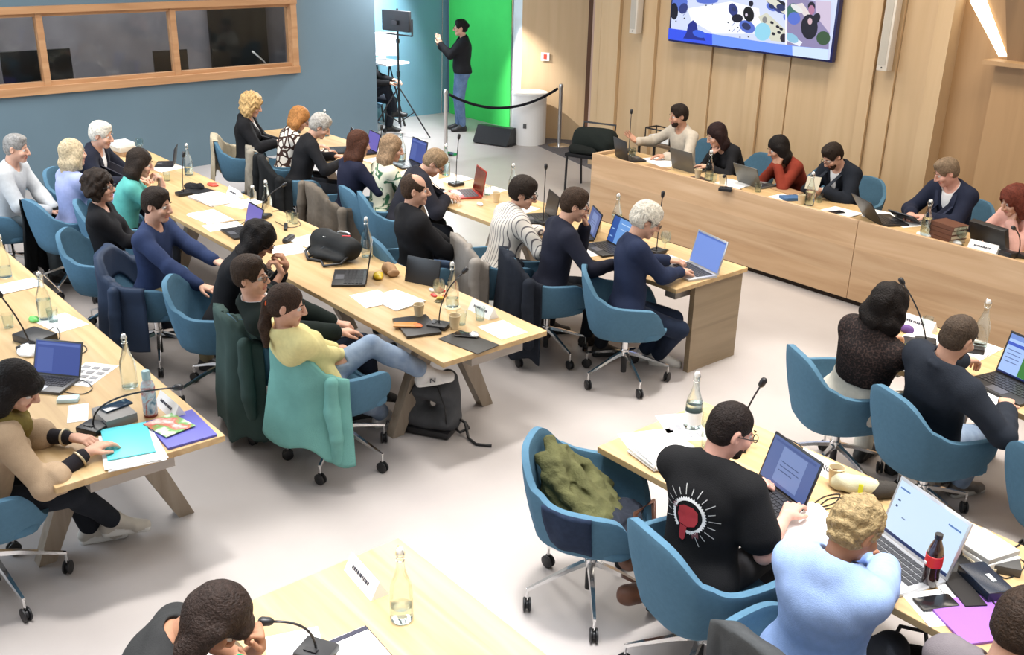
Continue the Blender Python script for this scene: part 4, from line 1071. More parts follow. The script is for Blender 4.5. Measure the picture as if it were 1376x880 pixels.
def head_desk():
    r = empty('head_desk', (-5.2, 8.35, 0), 0, 'long pale oak head desk with solid front facing the room', 'desk')
    def ch(name, mb, m): o = mb.build(name, m, r); o.location = (5.2, -8.35, 0); return o
    xs = [-7.96, -4.60, -1.2]
    for a, b in zip(xs, xs[1:]): ch('front_panel', MB().box(((a+b)/2, 7.97, (HZ+.05)/2), (b-a-.006, .04, HZ-.05)), W_DESK)
    ch('plinth', MB().box((-4.6, 8.0, .025), (6.7, .03, .05)), mat('plinth_dark', (.03, .02, .015)))
    ch('side_panel', MB().box((-7.94, 8.25, (HZ+.0)/2), (.04, .53, HZ)), W_DESK)
    ch('desk_top', MB().box((-4.6, 8.25, HZ-.045), (6.6, .53, .03)), W_TABLE)
    ch('inner_back', MB().box((-4.6, 8.30, .4), (6.5, .03, .55)), W_LEG)
    return r
R = math.radians; DBG = 0
build_room(); wall_things(); head_desk()
tA = row_table('conference_table', -12.2, -4.38, 1.03, 1.86, 'nearest left oak table row, where the woman in the beige poncho sits', legs=(-4.98, -6.8, -8.6, -10.4)); tray(tA, -4.55, 1.42)
tB = row_table('conference_table', -11.1, -4.43, 3.27, 4.10, 'middle oak table row with the black bag and scattered papers', legs=(-5.02, -6.8, -8.6, -10.4)); tray(tB, -4.60, 3.78)
tC = row_table('conference_table', -11.3, -4.45, 5.37, 6.20, 'far left oak table row ending in a solid end panel', legs=(-6.8, -8.6, -10.4)); tray(tC, -4.62, 5.66, .10, .30); panel_end(tC, -4.50, 5.62, 6.18)
tD = row_table('conference_table', -3.13, 1.5, 3.27, 4.10, 'near right oak table with two open laptops and a cola bottle', legs=(-2.5, -.6)); tray(tD, -2.95, 3.68)
tE = row_table('conference_table', -3.05, 1.5, 5.37, 6.20, 'far right oak table in front of the head desk', legs=(-2.4, -.6)); tray(tE, -2.85, 5.78)
tF = row_table('conference_table', -3.08, 1.5, 1.20, 2.03, 'brightly lit oak table at the bottom with one clear bottle', legs=(-2.5, -.6)); tray(tF, -2.9, 1.6)
# ------------------------------------------------------------------ patterned cloth
M_STRIPE = ramp_mat('striped_shirt', [(.0, (.72, .68, .62)), (.86, (.72, .68, .62)), (.93, (.13, .12, .13)), (1., (.13, .12, .13))], 'wave', scale=(1, 1, 1), tscale=11, distortion=1.2, detail=1, rough=.9, bump=0)
M_GIRAFFE = ramp_mat('spotted_blouse', [(.0, (.05, .025, .02)), (.10, (.05, .025, .02)), (.13, (.75, .68, .60)), (1., (.75, .68, .60))], 'edge', tscale=13, rough=.8, bump=0)
M_FLORAL = ramp_mat('floral_blouse', [(.0, (.72, .70, .55)), (.50, (.72, .70, .55)), (.53, (.05, .16, .08)), (.60, (.04, .10, .06)), (.63, (.62, .66, .5))], 'noise', tscale=9, detail=1.5, rough=.8, bump=0, distortion=1.)
M_SHEER = ramp_mat('black_lace', [(.0, (.012, .009, .009)), (.5, (.012, .009, .009)), (.8, (.050, .030, .026))], 'voronoi', tscale=90, rough=.8, bump=.2)
M_DENIM = ramp_mat('light_denim', [(.3, (.19, .26, .38)), (.7, (.30, .38, .50))], 'noise', tscale=14, rough=.9, bump=.2)
M_DENIMB = ramp_mat('blue_denim', [(.3, (.07, .12, .22)), (.7, (.13, .20, .34))], 'noise', tscale=14, rough=.9, bump=.2)
M_PUFF = ramp_mat('quilted_navy', [(.0, (.025, .04, .075)), (.5, (.04, .065, .12)), (1., (.02, .035, .07))], 'wave', scale=(0, 0, 1), tscale=8, detail=0, rough=.6, bump=.8)
F_ = fabric
hair = dict(black=(.012, .008, .007), dark=(.03, .018, .012), brown=(.07, .04, .025), blond=(.52, .34, .15), lblond=(.50, .40, .26), grey=(.38, .36, .33), white=(.62, .58, .50), auburn=(.10, .035, .018), ginger=(.36, .16, .05), sandy=(.25, .17, .10), red=(.13, .03, .018))
NAVY = (.022, .028, .060); BLK = (.012, .012, .014)
SUIT = dict(n='shirt', c=(.75, .75, .76), collar=True)
PEOPLE = {}; CHAIRS = {}
def sit(key, px, rz, label, P, ch=None, chrz=0., choff=(0, 0), group=None):
    cp = P.get('chp')
    if cp: P['seatat'] = P.get('seatat', (cp[0], cp[1]))
    r, J = person(label, P, rz=R(rz), headpx=px, group=group)
    PEOPLE[key] = (r, J)
    if DBG: print('ROOT', key, [round(v, 2) for v in r.location], 'head z', round(J['hc'][2], 2))
    if ch and cp: CHAIRS[key] = chair((cp[0], cp[1], 0), R(cp[2]), ch); return r, J, CHAIRS[key]
    if ch:
        o = Rz(R(rz)) @ V3(choff[0], choff[1]-.02, 0)
        c = chair((r.location.x+o[0], r.location.y+o[1], 0), R(rz+chrz), ch); CHAIRS[key] = c
        return r, J, c
    return r, J, None
GRP = 'seated council members'
L_ = lambda x, y, z: V3(x, y, z)
# ---- far left row (C)
sit('blond', (338, 142), -38, 'woman with curly blonde hair in a black blazer, hands clasped', dict(sex='f', sc=.98, h=.012, lean=4, hpitch=18, top=dict(n='blouse', c=(.7, .7, .68)), jacket=dict(c=BLK, open=True), hair='curly', hairc=hair['blond'], lh=L_(-.03, .33, .80), rh=L_(.04, .33, .80), lt='hold', rt='hold', lleh=L_(0, 0, 0)), 'tub chair with a beige jacket on its back, under the blonde woman in the blazer', 10)
sit('giraffe', (402, 160), -12, 'woman with ginger hair in a brown and white spotted blouse', dict(sex='f', sc=.93, h=.012, lean=14, hpitch=25, top=dict(n='blouse', c=(.5, .5, .5), mat=M_GIRAFFE), hair='bob', hairc=hair['ginger'], glasses=True, hyaw=-20), 'tub chair under the woman in the spotted blouse, coats over its back')
sit('greyman', (430, 170), -20, 'man with curly grey hair in a black sweater reading a laptop', dict(h=.012, sc=.98, lean=20, hpitch=25, top=dict(n='sweater', c=BLK), hair='short', ht=.018, hairc=hair['grey'], hnoise=.004, hyaw=-15), 'tub chair under the grey haired man in black')
sit('auburn', (482, 194), -8, 'woman with long auburn hair seen from behind in a navy top', dict(sex='f', sc=.98, h=.012, lean=10, hpitch=10, top=dict(n='sweater', c=(.014, .016, .035)), hair='long', hairc=hair['auburn'], hlen=.24), 'tub chair under the woman with long auburn hair')
sit('floral', (526, 200), -8, 'woman with long light brown hair in a green floral blouse', dict(sex='f', sc=.95, h=.012, lean=10, hpitch=10, top=dict(n='blouse', c=(.5, .5, .5), mat=M_FLORAL), hair='long', hairc=(.26, .17, .10), hlen=.20, hyaw=-25), 'tub chair under the woman in the floral blouse')
sit('manjk', (583, 219), -22, 'man with brown hair and glasses in a dark suit leaning over the table', dict(h=.011, sc=.98, lean=26, hpitch=35, top=SUIT, jacket=dict(c=(.02, .02, .028)), hair='short', hairc=hair['sandy'], glasses=True, hyaw=-20, lh=L_(-.05, .45, .80), rh=L_(.10, .42, .80)), 'tub chair under the man in the dark suit beside the red laptop')
sit('bald', (558, 256), -18, 'balding man in a black jacket sitting back with hands in his lap', dict(h=.010, sc=1., lean=-2, hpitch=5, top=SUIT, jacket=dict(c=BLK), hair='fringe', hairc=hair['brown'], hyaw=-20, lh=L_(-.02, .36, .66), rh=L_(.06, .34, .67), lt='hold', rt='rest', pantsm=M_DENIMB, la=L_(-.1, .38, .085)), 'wide blue tub chair under the balding man in the black jacket', 5)
sit('striped', (703, 260), -18, 'person with short dark hair in a white shirt with dark stripes', dict(sex='f', sc=.98, h=.010, fat=1.1, lean=14, hpitch=15, top=dict(n='shirt', c=(.7, .7, .7), mat=M_STRIPE, o=.020, collar=True), hair='short', ht=.022, hairc=hair['dark'], glasses=True, hyaw=-35), 'tub chair under the person in the striped shirt, grey coat on its back')
sit('dark', (772, 276), -25, 'man with short dark hair and glasses in a dark shirt, hand at his mouth', dict(h=.010, lean=12, hpitch=15, top=dict(n='shirt', c=(.016, .018, .032), collar=True), hair='short', hairc=hair['brown'], glasses=True, hyaw=-15, lh=L_(-.02, .27, 1.03), lt='chin', ld=L_(0, -.15, 1), ln=L_(0, -1, 0), leh=L_(-.3, 0, -1), rh=L_(.22, .42, .79), rt='type'), 'tub chair under the man with the hand at his mouth, navy coat on its back')
sit('white', (868, 297), -32, 'man with wavy white hair in a navy sweater typing on a laptop', dict(h=.009, sc=1., lean=14, hpitch=25, top=dict(n='sweater', c=(.018, .026, .060)), hair='short', ht=.024, hnoise=.004, hairc=hair['white'], glasses=True, hyaw=-5, chp=(-4.70, 5.14, -42), lhw=(897, 350, .80), rhw=(914, 366, .80), lt='type', rt='type', pants=(.014, .022, .045), shoes=(.65, .64, .62), sole=(.7, .69, .66), law=(866, 470, .085), raw=(884, 476, .085), lfd=L_(.1, 1, 0), rfd=L_(.3, 1, 0), lkh=L_(.3, 1, .5), rkh=L_(.5, 1, .4)), 'tub chair at the end of the far left row under the white haired man', 6, (-.05, -.04))
# ---- middle left row (B)
sit('grey', (22, 200), -38, 'man with thin grey hair in a pale grey shirt, hands in his lap', dict(h=.012, lean=14, hpitch=8, top=dict(n='shirt', c=(.50, .52, .54), o=.018), hair='short', ht=.006, hairc=(.25, .24, .23), lh=L_(-.02, .42, .66), rh=L_(.08, .40, .66), lt='hold', rt='hold', pants=(.10, .12, .13)), 'leftmost blue tub chair, under the man in the pale grey shirt', 0)
sit('purple', (98, 207), 8, 'woman with straight blonde hair seen from behind in a lilac top', dict(sex='f', h=.012, sc=.97, lean=8, top=dict(n='sweater', c=(.34, .38, .62), neck=.06), hair='long', hlen=.14, hairc=hair['lblond']), 'blue tub chair under the woman in the lilac top')
sit('old', (136, 182), -42, 'man with white hair in a dark suit and white shirt near the wall', dict(h=.012, lean=16, hpitch=10, top=SUIT, jacket=dict(c=(.014, .016, .028)), hair='short', ht=.014, hairc=hair['white'], lh=L_(-.12, .48, .79), rh=L_(.12, .48, .79)), 'tub chair under the white haired man in the dark suit')
sit('teal', (188, 220), -20, 'woman with dark hair in a turquoise top resting her face on her hands', dict(sex='f', sc=.95, h=.011, lean=18, hpitch=10, top=dict(n='top', c=(.10, .38, .34), sleeve=.3), hair='long', hlen=.17, hairc=hair['dark'], hyaw=-10, lh=L_(-.04, .36, .97), rh=L_(.06, .38, .97), lt='chin', rt='chin', ld=L_(.1, -.2, 1), rd=L_(-.1, -.2, 1), ln=L_(0, -1, 0), rn=L_(0, -1, 0), leh=L_(-.4, .2, -1), reh=L_(.4, .2, -1)), 'tub chair under the woman in the turquoise top')
sit('btee', (134, 252), -32, 'person with short dark curly hair and glasses in a black T-shirt', dict(sex='f', sc=.97, h=.011, lean=-2, top=dict(n='tshirt', c=BLK, sleeve=.6, flare=.012), hair='mop', hairc=hair['dark'], glasses=True, hyaw=-12, lh=L_(.08, .30, .72), rh=L_(-.08, .32, .74), lt='hold', rt='hold'), 'blue tub chair under the person in the black T-shirt', -4)
sit('puffer', (211, 276), -48, 'man with short dark hair in a navy sweater reaching across to the table', dict(h=.010, lean=6, hpitch=8, top=dict(n='sweater', c=(.024, .038, .095)), hair='short', hairc=hair['dark'], hyaw=-6, lh=L_(.05, .58, .80), rh=L_(.26, .48, .72), leh=L_(-.5, -.2, -1), pants=(.20, .17, .10)), 'tub chair with a quilted navy jacket over it, under the man in navy', 8)
sit('curly', (347, 323), -36, 'woman with long dark hair and glasses in a black top, hands at her mouth', dict(sex='f', h=.009, sc=.97, lean=22, hpitch=28, skin='mid', top=dict(n='top', c=BLK, sleeve=.75), hair='wavy', hairc=hair['black'], hlen=.22, glasses=True, lh=L_(.00, .46, .96), rh=L_(.10, .44, .94), lt='chin', rt='chin', ld=L_(.1, -.4, 1), rd=L_(-.2, -.5, 1), ln=L_(0, -1, 0), rn=L_(0, -1, 0), leh=L_(-.3, .3, -1), reh=L_(.5, .2, -1)), 'pale blue tub chair under the woman with hands at her mouth')
sit('glass', (337, 371), -25, 'man with brown hair and glasses in a black suit, legs crossed', dict(h=.0085, lean=0, chp=(-5.62, 2.80, -8), hpitch=12, top=SUIT, jacket=dict(c=(.010, .016, .014)), hair='short', ht=.014, hairc=(.055, .032, .02), glasses=True, hyaw=-28, lh=L_(-.02, .36, .68), rh=L_(.08, .34, .70), lt='hold', rt='rest', ra=L_(-.12, .50, .22), rkh=L_(.1, 1, 1.2), rfd=L_(-.2, .9, -.3), pants=(.016, .022, .040)), 'tub chair under the man in the black suit, dark green coat over its back', 0)
sit('pony', (385, 411), 4, 'woman with a brown ponytail in a yellow sweater and light jeans, legs crossed', dict(sex='f', h=.008, sc=.97, chp=(-4.97, 2.86, 2), seatat=(-4.97, 2.90), hpitch=22, hyaw=-42, top=dict(n='sweater', c=(.70, .63, .30)), hair='pony', hairc=(.06, .032, .02), lhw=(455, 470, .66), rhw=(462, 478, .67), lt='hold', rt='rest', reh=L_(1, -.4, -.8), pantsm=M_DENIM, trl=.86, shoes=(.72, .71, .70), sole=(.78, .77, .74),
     law=(572, 500, .52), lkh=L_(-.15, .2, 1.5), lfd=L_(.45, .86, .12), raw=(514, 556, .085), rkh=L_(0, 1, .5), rfd=L_(.35, .9, 0)), 'tub chair under the woman with the ponytail, turquoise coat over its back', 0, (0, -.03))
# ---- near left (A)
sit('beige', (22, 519), -5, 'woman with dark hair in a beige poncho and olive scarf turning pages', dict(sex='f', h=.008, sc=.97, chp=(-4.86, .80, -10), hpitch=25, hyaw=-40, top=dict(n='poncho', c=(.40, .29, .19), o=.022, sleeve=.60, flare=.030), hair='bob', bangs=True, ht=.012, hlen=.13, hairc=hair['black'], lhw=(98, 588, .80), rhw=(117, 608, .79), lt='type', rt='rest', reh=L_(.6, -.2, -1), law=(122, 708, .085), raw=(152, 698, .14), lfd=L_(.25, 1, 0), rfd=L_(.30, 1, 0), shoes=(.50, .47, .42), sole=(.7, .7, .68)), 'blue tub chair at the left edge under the woman in the beige poncho', -8)
# ---- bottom (F)
sit('bottom', (288, 830), -35, 'woman with long straight brown hair bowed over the bottom table holding a green pen', dict(sex='f', h=.007, sc=.98, lean=26, hpitch=50, top=dict(n='top', c=(.03, .03, .03), sleeve=.12), hair='long', ht=.009, bangs=True, hairc=(.045, .028, .022), hlen=.30, skin='tan', lh=L_(-.02, .48, .95), rh=L_(.14, .46, .93), lt='fist', rt='fist', ld=L_(.2, .1, 1), rd=L_(-.1, .1, 1), ln=L_(.3, -1, 0), rn=L_(0, -1, 0), leh=L_(-.5, .2, -1), reh=L_(.6, .2, -1)), None)
# ---- near right (D)
sit('tee', (981, 579), 10, 'man with close cropped dark hair in a black T-shirt with a red and white print', dict(h=.007, sc=1.0, chp=(-2.24, 3.08, -12), seatat=(-2.29, 3.06), hpitch=18, hyaw=-38, top=dict(n='tshirt', c=(.010, .010, .011), sleeve=.33, flare=.025, o=.018, neck=.068), hair='buzz', hairc=(.022, .014, .012), beard=(.03, .018, .014), glasses=True, skin='pink', rhw=(1056, 694, .80), rt='rest', reh=L_(.35, -.6, -1), lhw=(1005, 650, .79), lt='type', pants=(.03, .03, .034)), 'blue tub chair under the man in the printed black T-shirt')
sit('lblue', (1149, 711), 6, 'woman with short curly blonde hair in a light blue sweater typing', dict(sex='f', h=.007, sc=.98, fat=1.12, ht=.009, hnoise=.007, chp=(-1.58, 2.86, -4), seatat=(-1.60, 2.92), hpitch=30, hyaw=-25, top=dict(n='sweater', c=(.30, .42, .70), o=.024, flare=.012), hair='curly', hlen=0, hairc=(.33, .24, .12), skin='tan', rhw=(1190, 757, .80), rt='type', lhw=(1165, 742, .80), lt='type', reh=L_(.7, -.6, -1), leh=L_(-1, -.2, -.8)), 'blue tub chair at the bottom edge under the woman in light blue', -4)
sit('brown', (1378, 846), -10, 'person with short dark brown hair at the right bottom corner', dict(h=.008, lean=8, hpitch=20, top=dict(n='shirt', c=(.16, .14, .15)), hair='short', ht=.016, hairc=(.05, .03, .02)), 'tub chair at the right bottom corner under the dark brown haired person')
# ---- far right (E)
sit('sheer', (1192, 412), -4, 'woman with dark curly hair in a sheer black lace top and white trousers', dict(sex='f', h=.008, sc=1.0, fat=1.15, chp=(-2.90, 5.14, -30), seatat=(-2.84, 5.12), hpitch=12, top=dict(n='blouse', c=(.03, .02, .02), mat=M_SHEER, o=.020, hem=.20), waist=.27, hair='wavy', hlen=.13, hairc=hair['black'], pants=(.66, .63, .55), lh=L_(-.12, .56, .79), rh=L_(.14, .54, .79)), 'blue tub chair under the woman in the lace top')
sit('blazer', (1287, 454), -12, 'man with shaved head and beard in a charcoal blazer using a laptop', dict(h=.008, chp=(-2.29, 5.09, -22), seatat=(-2.33, 5.10), hpitch=22, top=SUIT, jacket=dict(c=(.020, .025, .036)), hair='buzz', hairc=(.10, .07, .05), beard=(.10, .05, .03), hyaw=-6, skin='fair', lhw=(1318, 488, .80), rhw=(1352, 548, .80), lt='type', rt='type', pantsm=M_DENIM, shoes=(.12, .11, .10), sole=(.5, .5, .48), raw=(1290, 648, .085), law=(1262, 640, .085)), 'blue tub chair under the man in the charcoal blazer', -8)
# ---- head desk (H), facing the room
HG = None
sit('h1', (912, 156), 172, 'man with dark hair and beard in a pale beige shirt, one hand open', dict(h=.011, sc=.97, chp=(-7.45, 9.0, 172), seatat=(-7.42, 8.88), hpitch=8, hyaw=-15, skin='mid', top=dict(n='shirt', c=(.50, .44, .36), collar=True), hair='short', hairc=hair['dark'], beard=(.03, .018, .012), rh=L_(.34, .42, .87), rt='flat', rd=L_(.4, .5, .4), rn=L_(-.4, .3, .8), lh=L_(-.15, .42, .80)), 'tub chair behind the head desk under the man in the beige shirt')
sit('h2', (963, 182), 168, 'woman with long dark hair in black behind the head desk, hand on her chin', dict(sex='f', h=.011, sc=.96, seatat=(-6.62, 8.86), hpitch=14, hyaw=-15, top=dict(n='sweater', c=BLK), hair='long', hairc=(.03, .012, .012), hlen=.22, rh=L_(.04, .36, .92), rt='chin', rd=L_(0, -.3, 1), rn=L_(0, -1, 0), reh=L_(.5, .3, -1), lh=L_(-.02, .46, .80)), 'tub chair behind the head desk under the woman in black')
sit('h3', (1046, 200), 165, 'woman with dark hair in a rust red sweater, hands joined at her mouth', dict(sex='f', h=.011, sc=.95, seatat=(-5.82, 8.86), hpitch=14, hyaw=-20, skin='mid', top=dict(n='sweater', c=(.22, .035, .02)), hair='long', hairc=hair['black'], hlen=.20, lh=L_(-.03, .37, .95), rh=L_(.03, .37, .95), lt='chin', rt='chin', ld=L_(0, -.2, 1), rd=L_(0, -.2, 1), ln=L_(0, -1, 0), rn=L_(0, -1, 0), leh=L_(-.6, .2, -1), reh=L_(.6, .2, -1)), 'tub chair behind the head desk under the woman in the rust red sweater')
sit('h4', (1119, 210), 172, 'man with dark hair, beard and glasses in a black suit reading a paper', dict(h=.011, sc=.97, seatat=(-5.28, 8.86), hpitch=32, hyaw=-8, top=SUIT, jacket=dict(c=(.012, .015, .022)), hair='short', hairc=hair['dark'], beard=(.05, .025, .015), glasses=True, lh=L_(-.06, .42, .84), rh=L_(.05, .42, .84), lt='hold', rt='hold'), 'tub chair behind the head desk under the bearded man in the black suit')
sit('h5', (1272, 232), 175, 'man with grey brown hair in a navy suit and open white shirt writing', dict(h=.011, sc=.98, seatat=(-4.20, 8.88), hpitch=25, hyaw=-35, skin='pink', top=SUIT, jacket=dict(c=(.016, .020, .040), open=True), hair='short', hairc=(.20, .14, .09), lh=L_(.02, .40, .80), rh=L_(.16, .42, .80), lt='hold', rt='fist'), 'tub chair behind the head desk under the man in the navy suit')
sit('h6', (1362, 270), 165, 'woman with red brown hair in a pink blouse, cheek on her hand', dict(sex='f', h=.011, sc=.97, seatat=(-3.45, 8.80), hpitch=15, hyaw=-10, top=dict(n='blouse', c=(.70, .40, .34), o=.018), hair='wavy', hlen=.16, hairc=hair['red'], lh=L_(-.06, .36, .94), lt='chin', ld=L_(.2, -.3, 1), ln=L_(0, -1, 0), leh=L_(-.5, .3, -1), rh=L_(.10, .44, .79)), 'tub chair behind the head desk under the woman in pink')
# ---- the interpreter and the operator
w = at(620, 175, 0)
person('woman with dark hair in black sweater and jeans signing before the green screen', dict(sex='f', stand=True, h=.010, sc=.985, fat=1.16, lean=0, hyaw=-0, hpitch=5, top=dict(n='sweater', c=BLK, o=.02, hem=.0), hair='short', ht=.012, bun=True, hairc=hair['black'], glasses=True, pants=(.10, .16, .32), pantsm=M_DENIMB, shoes=(.02, .02, .02), lh=L_(.03, .33, 1.34), rh=L_(.12, .32, 1.30), lt='flat', rt='hold', ld=L_(.2, .3, 1), rd=L_(-.4, .3, 1), ln=L_(1, 0, 0), rn=L_(-1, -.2, 0), leh=L_(-.4, -.1, -1), reh=L_(.5, -.1, -1)), (float(w[0]), float(w[1]), 0), R(148))
person('seated camera operator mostly hidden by the blue wall, in black trousers', dict(h=.012, lean=5, hair='short', hairc=hair['dark'], top=dict(n='shirt', c=BLK), ra=L_(.05, .50, .35), rkh=L_(.2, 1, 1.2), rfd=L_(.0, 1, .1)), (-13.72, 8.62, 0), R(-45))
chair((-13.72, 8.60, 0), R(-45), 'tub chair hidden behind the blue wall corner under the operator')
# ---- the chairs without a sitter shown
e = at(787, 790, .06)
emptyc = chair((-2.96, 3.09, 0), R(-57), 'empty blue tub chair with an olive jacket lying on its seat')
chair((-1.50, 5.06, 0), R(-20), 'blue tub chair at the right edge beside the charcoal blazer chair')
# ------------------------------------------------------------------ coats on chair backs
def coat_on(key, label, m, **k):
    c = CHAIRS[key]; return garment((c.location.x, c.location.y), c.rotation_euler.z, label, m, **k)
coat_on('pony', 'turquoise wool coat hung over the ponytail woman\'s chair', fabric('coat_turquoise', (.17, .40, .36), vary=.12, vscale=6, bump=.6, bscale=300), rng=(-112, 74), drop=.50, seed=5, flare=.11)
coat_on('glass', 'dark green coat hung over the suited man\'s chair', fabric('coat_dark_green', (.045, .075, .068), vary=.1, vscale=6), rng=(-85, 60), drop=.72, seed=8, flare=.06)
coat_on('striped', 'light grey wool coat hung over the striped shirt wearer\'s chair', fabric('coat_light_grey', (.33, .30, .27), vary=.1, vscale=8), rng=(-70, 60), drop=.66, seed=2)
coat_on('dark', 'navy coat hung over the chair left of the white haired man', fabric('coat_navy', (.018, .022, .032), vary=.1), rng=(-70, 70), drop=.66, seed=3)
coat_on('puffer', 'quilted navy jacket hung over the chair of the man in navy', M_PUFF, rng=(-60, 95), drop=.55, seed=9)
coat_on('greyman', 'black coat hung over the grey haired man\'s chair', fabric('coat_black', (.014, .015, .016), vary=.1), rng=(-30, 80), drop=.62, seed=4)
coat_on('giraffe', 'stone grey coat hung over the spotted blouse wearer\'s chair', fabric('coat_stone', (.30, .27, .22), vary=.1), rng=(-80, 20), drop=.50, seed=6)
coat_on('auburn', 'taupe coat hung over the auburn haired woman\'s chair', fabric('coat_taupe', (.15, .125, .10), vary=.1), rng=(-20, 90), drop=.60, seed=12)
coat_on('blond', 'beige jacket over the chair of the curly blonde woman', fabric('coat_beige', (.50, .43, .31), vary=.1), rng=(-85, 25), drop=.40, seed=14, sleeves=False)
coat_on('purple', 'black coat trailing low on the lilac top wearer\'s chair', fabric('coat_black', (.014, .015, .016)), rng=(-95, -30), drop=.6, seed=15, sleeves=False)
coat_on('grey', 'brown patterned scarf hanging from the leftmost chair', ramp_mat('scarf_brown', [(.3, (.10, .035, .025)), (.7, (.20, .12, .08))], 'noise', tscale=14, rough=.9), rng=(-60, 60), drop=.5, seed=16, sleeves=False, cat='scarf', name='draped_scarf')
coat_on('beige', 'charcoal coat hung over the chair at the left edge', fabric('coat_charcoal', (.03, .035, .042), vary=.1), rng=(-70, 30), drop=.62, seed=17)
coat_on('lblue', 'dark grey garment tucked on the chair back of the woman in light blue', fabric('coat_slate', (.055, .058, .06), vary=.1), rng=(-35, 40), drop=.10, seed=18, sleeves=False)
coat_on('brown', 'brown grey coat on the chair at the right bottom corner', fabric('coat_browngrey', (.13, .115, .11), vary=.1), rng=(-80, 40), drop=.45, seed=19)
# olive jacket heaped on the empty chair
ex, ey, er = emptyc.location.x, emptyc.location.y, emptyc.rotation_euler.z
def heap(name, parts, m, label, cat, h=.007, amp=.012, f=42, seed=2):
    F = Field()
    for c, r, a in parts: F.ell(c, r, Rz(a) @ Rx(a*.5), 0, .025)
    o = sdf_obj(name, F, h, [m], None, creases(seed, amp*.8, f*.8)); o.location = (ex, ey, 0); o.rotation_euler = (0, 0, er); return setp(o, label, cat)
F = Field()
F.ell((-.02, -.10, .55), (.21, .17, .11), Rz(.2), 0, .05); F.ell((-.06, -.20, .66), (.15, .08, .13), Rz(.1), 0, .06); F.ell((.08, .0, .55), (.14, .14, .09), None, 0, .06)
for a_, b_, r_ in [((-.18, -.22, .72), (.06, .02, .62), .040), ((-.10, -.26, .80), (.10, -.12, .68), .038), ((.0, -.27, .76), (.16, -.04, .60), .036), ((-.20, -.10, .64), (.02, .10, .56), .040), ((-.20, -.02, .57), (.0, .14, .52), .036), ((.06, -.22, .70), (.20, .06, .55), .034), ((-.14, -.20, .74), (-.20, .04, .56), .036), ((.02, -.02, .63), (.20, .12, .52), .034), ((-.06, -.12, .70), (.12, .10, .57), .030), ((-.22, -.14, .60), (-.10, .12, .53), .032)]:
    m_ = (V3(*a_)+V3(*b_))/2+V3(.015, .0, .018); F.cone(a_, m_, r_, r_*.85, 0, .022).cone(m_, b_, r_*.85, r_*.7, 0, .022)
o = sdf_obj('folded_jacket', F, .007, [fabric('jacket_olive', (.095, .095, .040), vary=.22, vscale=14, bump=.5, bscale=90)], None, creases(4, .009, 30)); o.location = (ex, ey, 0); o.rotation_euler = (0, 0, er); setp(o, 'crumpled olive green jacket lying on the empty chair', 'jacket')
heap('folded_sweater', [((.04, .14, .51), (.17, .11, .045), .2), ((.12, .06, .53), (.12, .12, .06), .5), ((-.06, .15, .51), (.10, .09, .04), -.3)], fabric('sweater_black_blue', (.02, .024, .035), vary=.2), 'dark sweater lying under the olive jacket on the empty chair', 'sweater', seed=5)
b = MB()
def clothf(u, v):
    ang = 62+34*u; e = v*.30-.06; q = shell_pt(ang, 1., .030+.006*math.sin(u*9+v*4)) if e > 0 else shell_pt(ang, 1+e*2, -.03)
    if e > 0: q.z = rim_h(ang)+.012-e; t = shell_pt(ang, 1-.6*min(1, e/.26), .030+.006*math.sin(u*9+v*4)); q.x, q.y = t.x, t.y
    return q
o = MB().grid(clothf, 12, 14).build('folded_cloth', fabric('cloth_deep_navy', (.022, .035, .07), vary=.15), None, 'all'); o.location = (ex, ey, 0); o.rotation_euler = (0, 0, er)
md = o.modifiers.new('s', 'SOLIDIFY'); md.thickness = .008; setp(o, 'navy cloth hanging over the near arm of the empty chair', 'cloth')
# ------------------------------------------------------------------ T-shirt print, laid on the cloth
rt_, J = PEOPLE['tee']
ts = [c for c in rt_.children if c.name.startswith('tshirt')][0]
bpy.context.view_layer.update()
bv = BVHTree.FromPolygons([v.co.copy() for v in ts.data.vertices], [tuple(p.vertices) for p in ts.data.polygons])
R2 = J['R2']; pc = J['chest']+R2 @ V3(-.015, 0, -.045); ddir = R2 @ V3(0, 1, 0)
def on_back(x, y, off=.0025):
    o_ = Vector(pc+R2 @ V3(x, -.5, y)); h_ = bv.ray_cast(o_, Vector(ddir))
    p = h_[0] if h_[0] is not None else Vector(pc+R2 @ V3(x, -.13, y)); return p-Vector(ddir)*off
def decal(name, polys, m, off=.0025):
    bm = bmesh.new()
    for P in polys: bm.faces.new([bm.verts.new((x, y, 0)) for x, y in P])
    bmesh.ops.triangulate(bm, faces=bm.faces)
    for _ in range(2): bmesh.ops.subdivide_edges(bm, edges=[e for e in bm.edges if e.calc_length() > .012], cuts=1)
    bmesh.ops.triangulate(bm, faces=bm.faces)
    for v in bm.verts: v.co = on_back(v.co.x*1.12, v.co.y*1.12, off)
    me = bpy.data.meshes.new(name); bm.to_mesh(me); bm.free(); return link(name, me, ts, [m])
ring = []; N_ = 40
for i in range(N_):
    a, b2 = 2*PI*i/N_, 2*PI*(i+1)/N_
    if 3.95 < a < 4.55: continue
    r0, r1, r2 = .060, .070, .077
    ring.append([(r0*math.cos(a), r0*math.sin(a)), (r0*math.cos(b2), r0*math.sin(b2)), (r1*math.cos(b2), r1*math.sin(b2)), (r2*math.cos((a+b2)/2), r2*math.sin((a+b2)/2)), (r1*math.cos(a), r1*math.sin(a))])
decal('print_ring', ring, mat('print_white', (.8, .8, .8), rough=.8))
sp = []
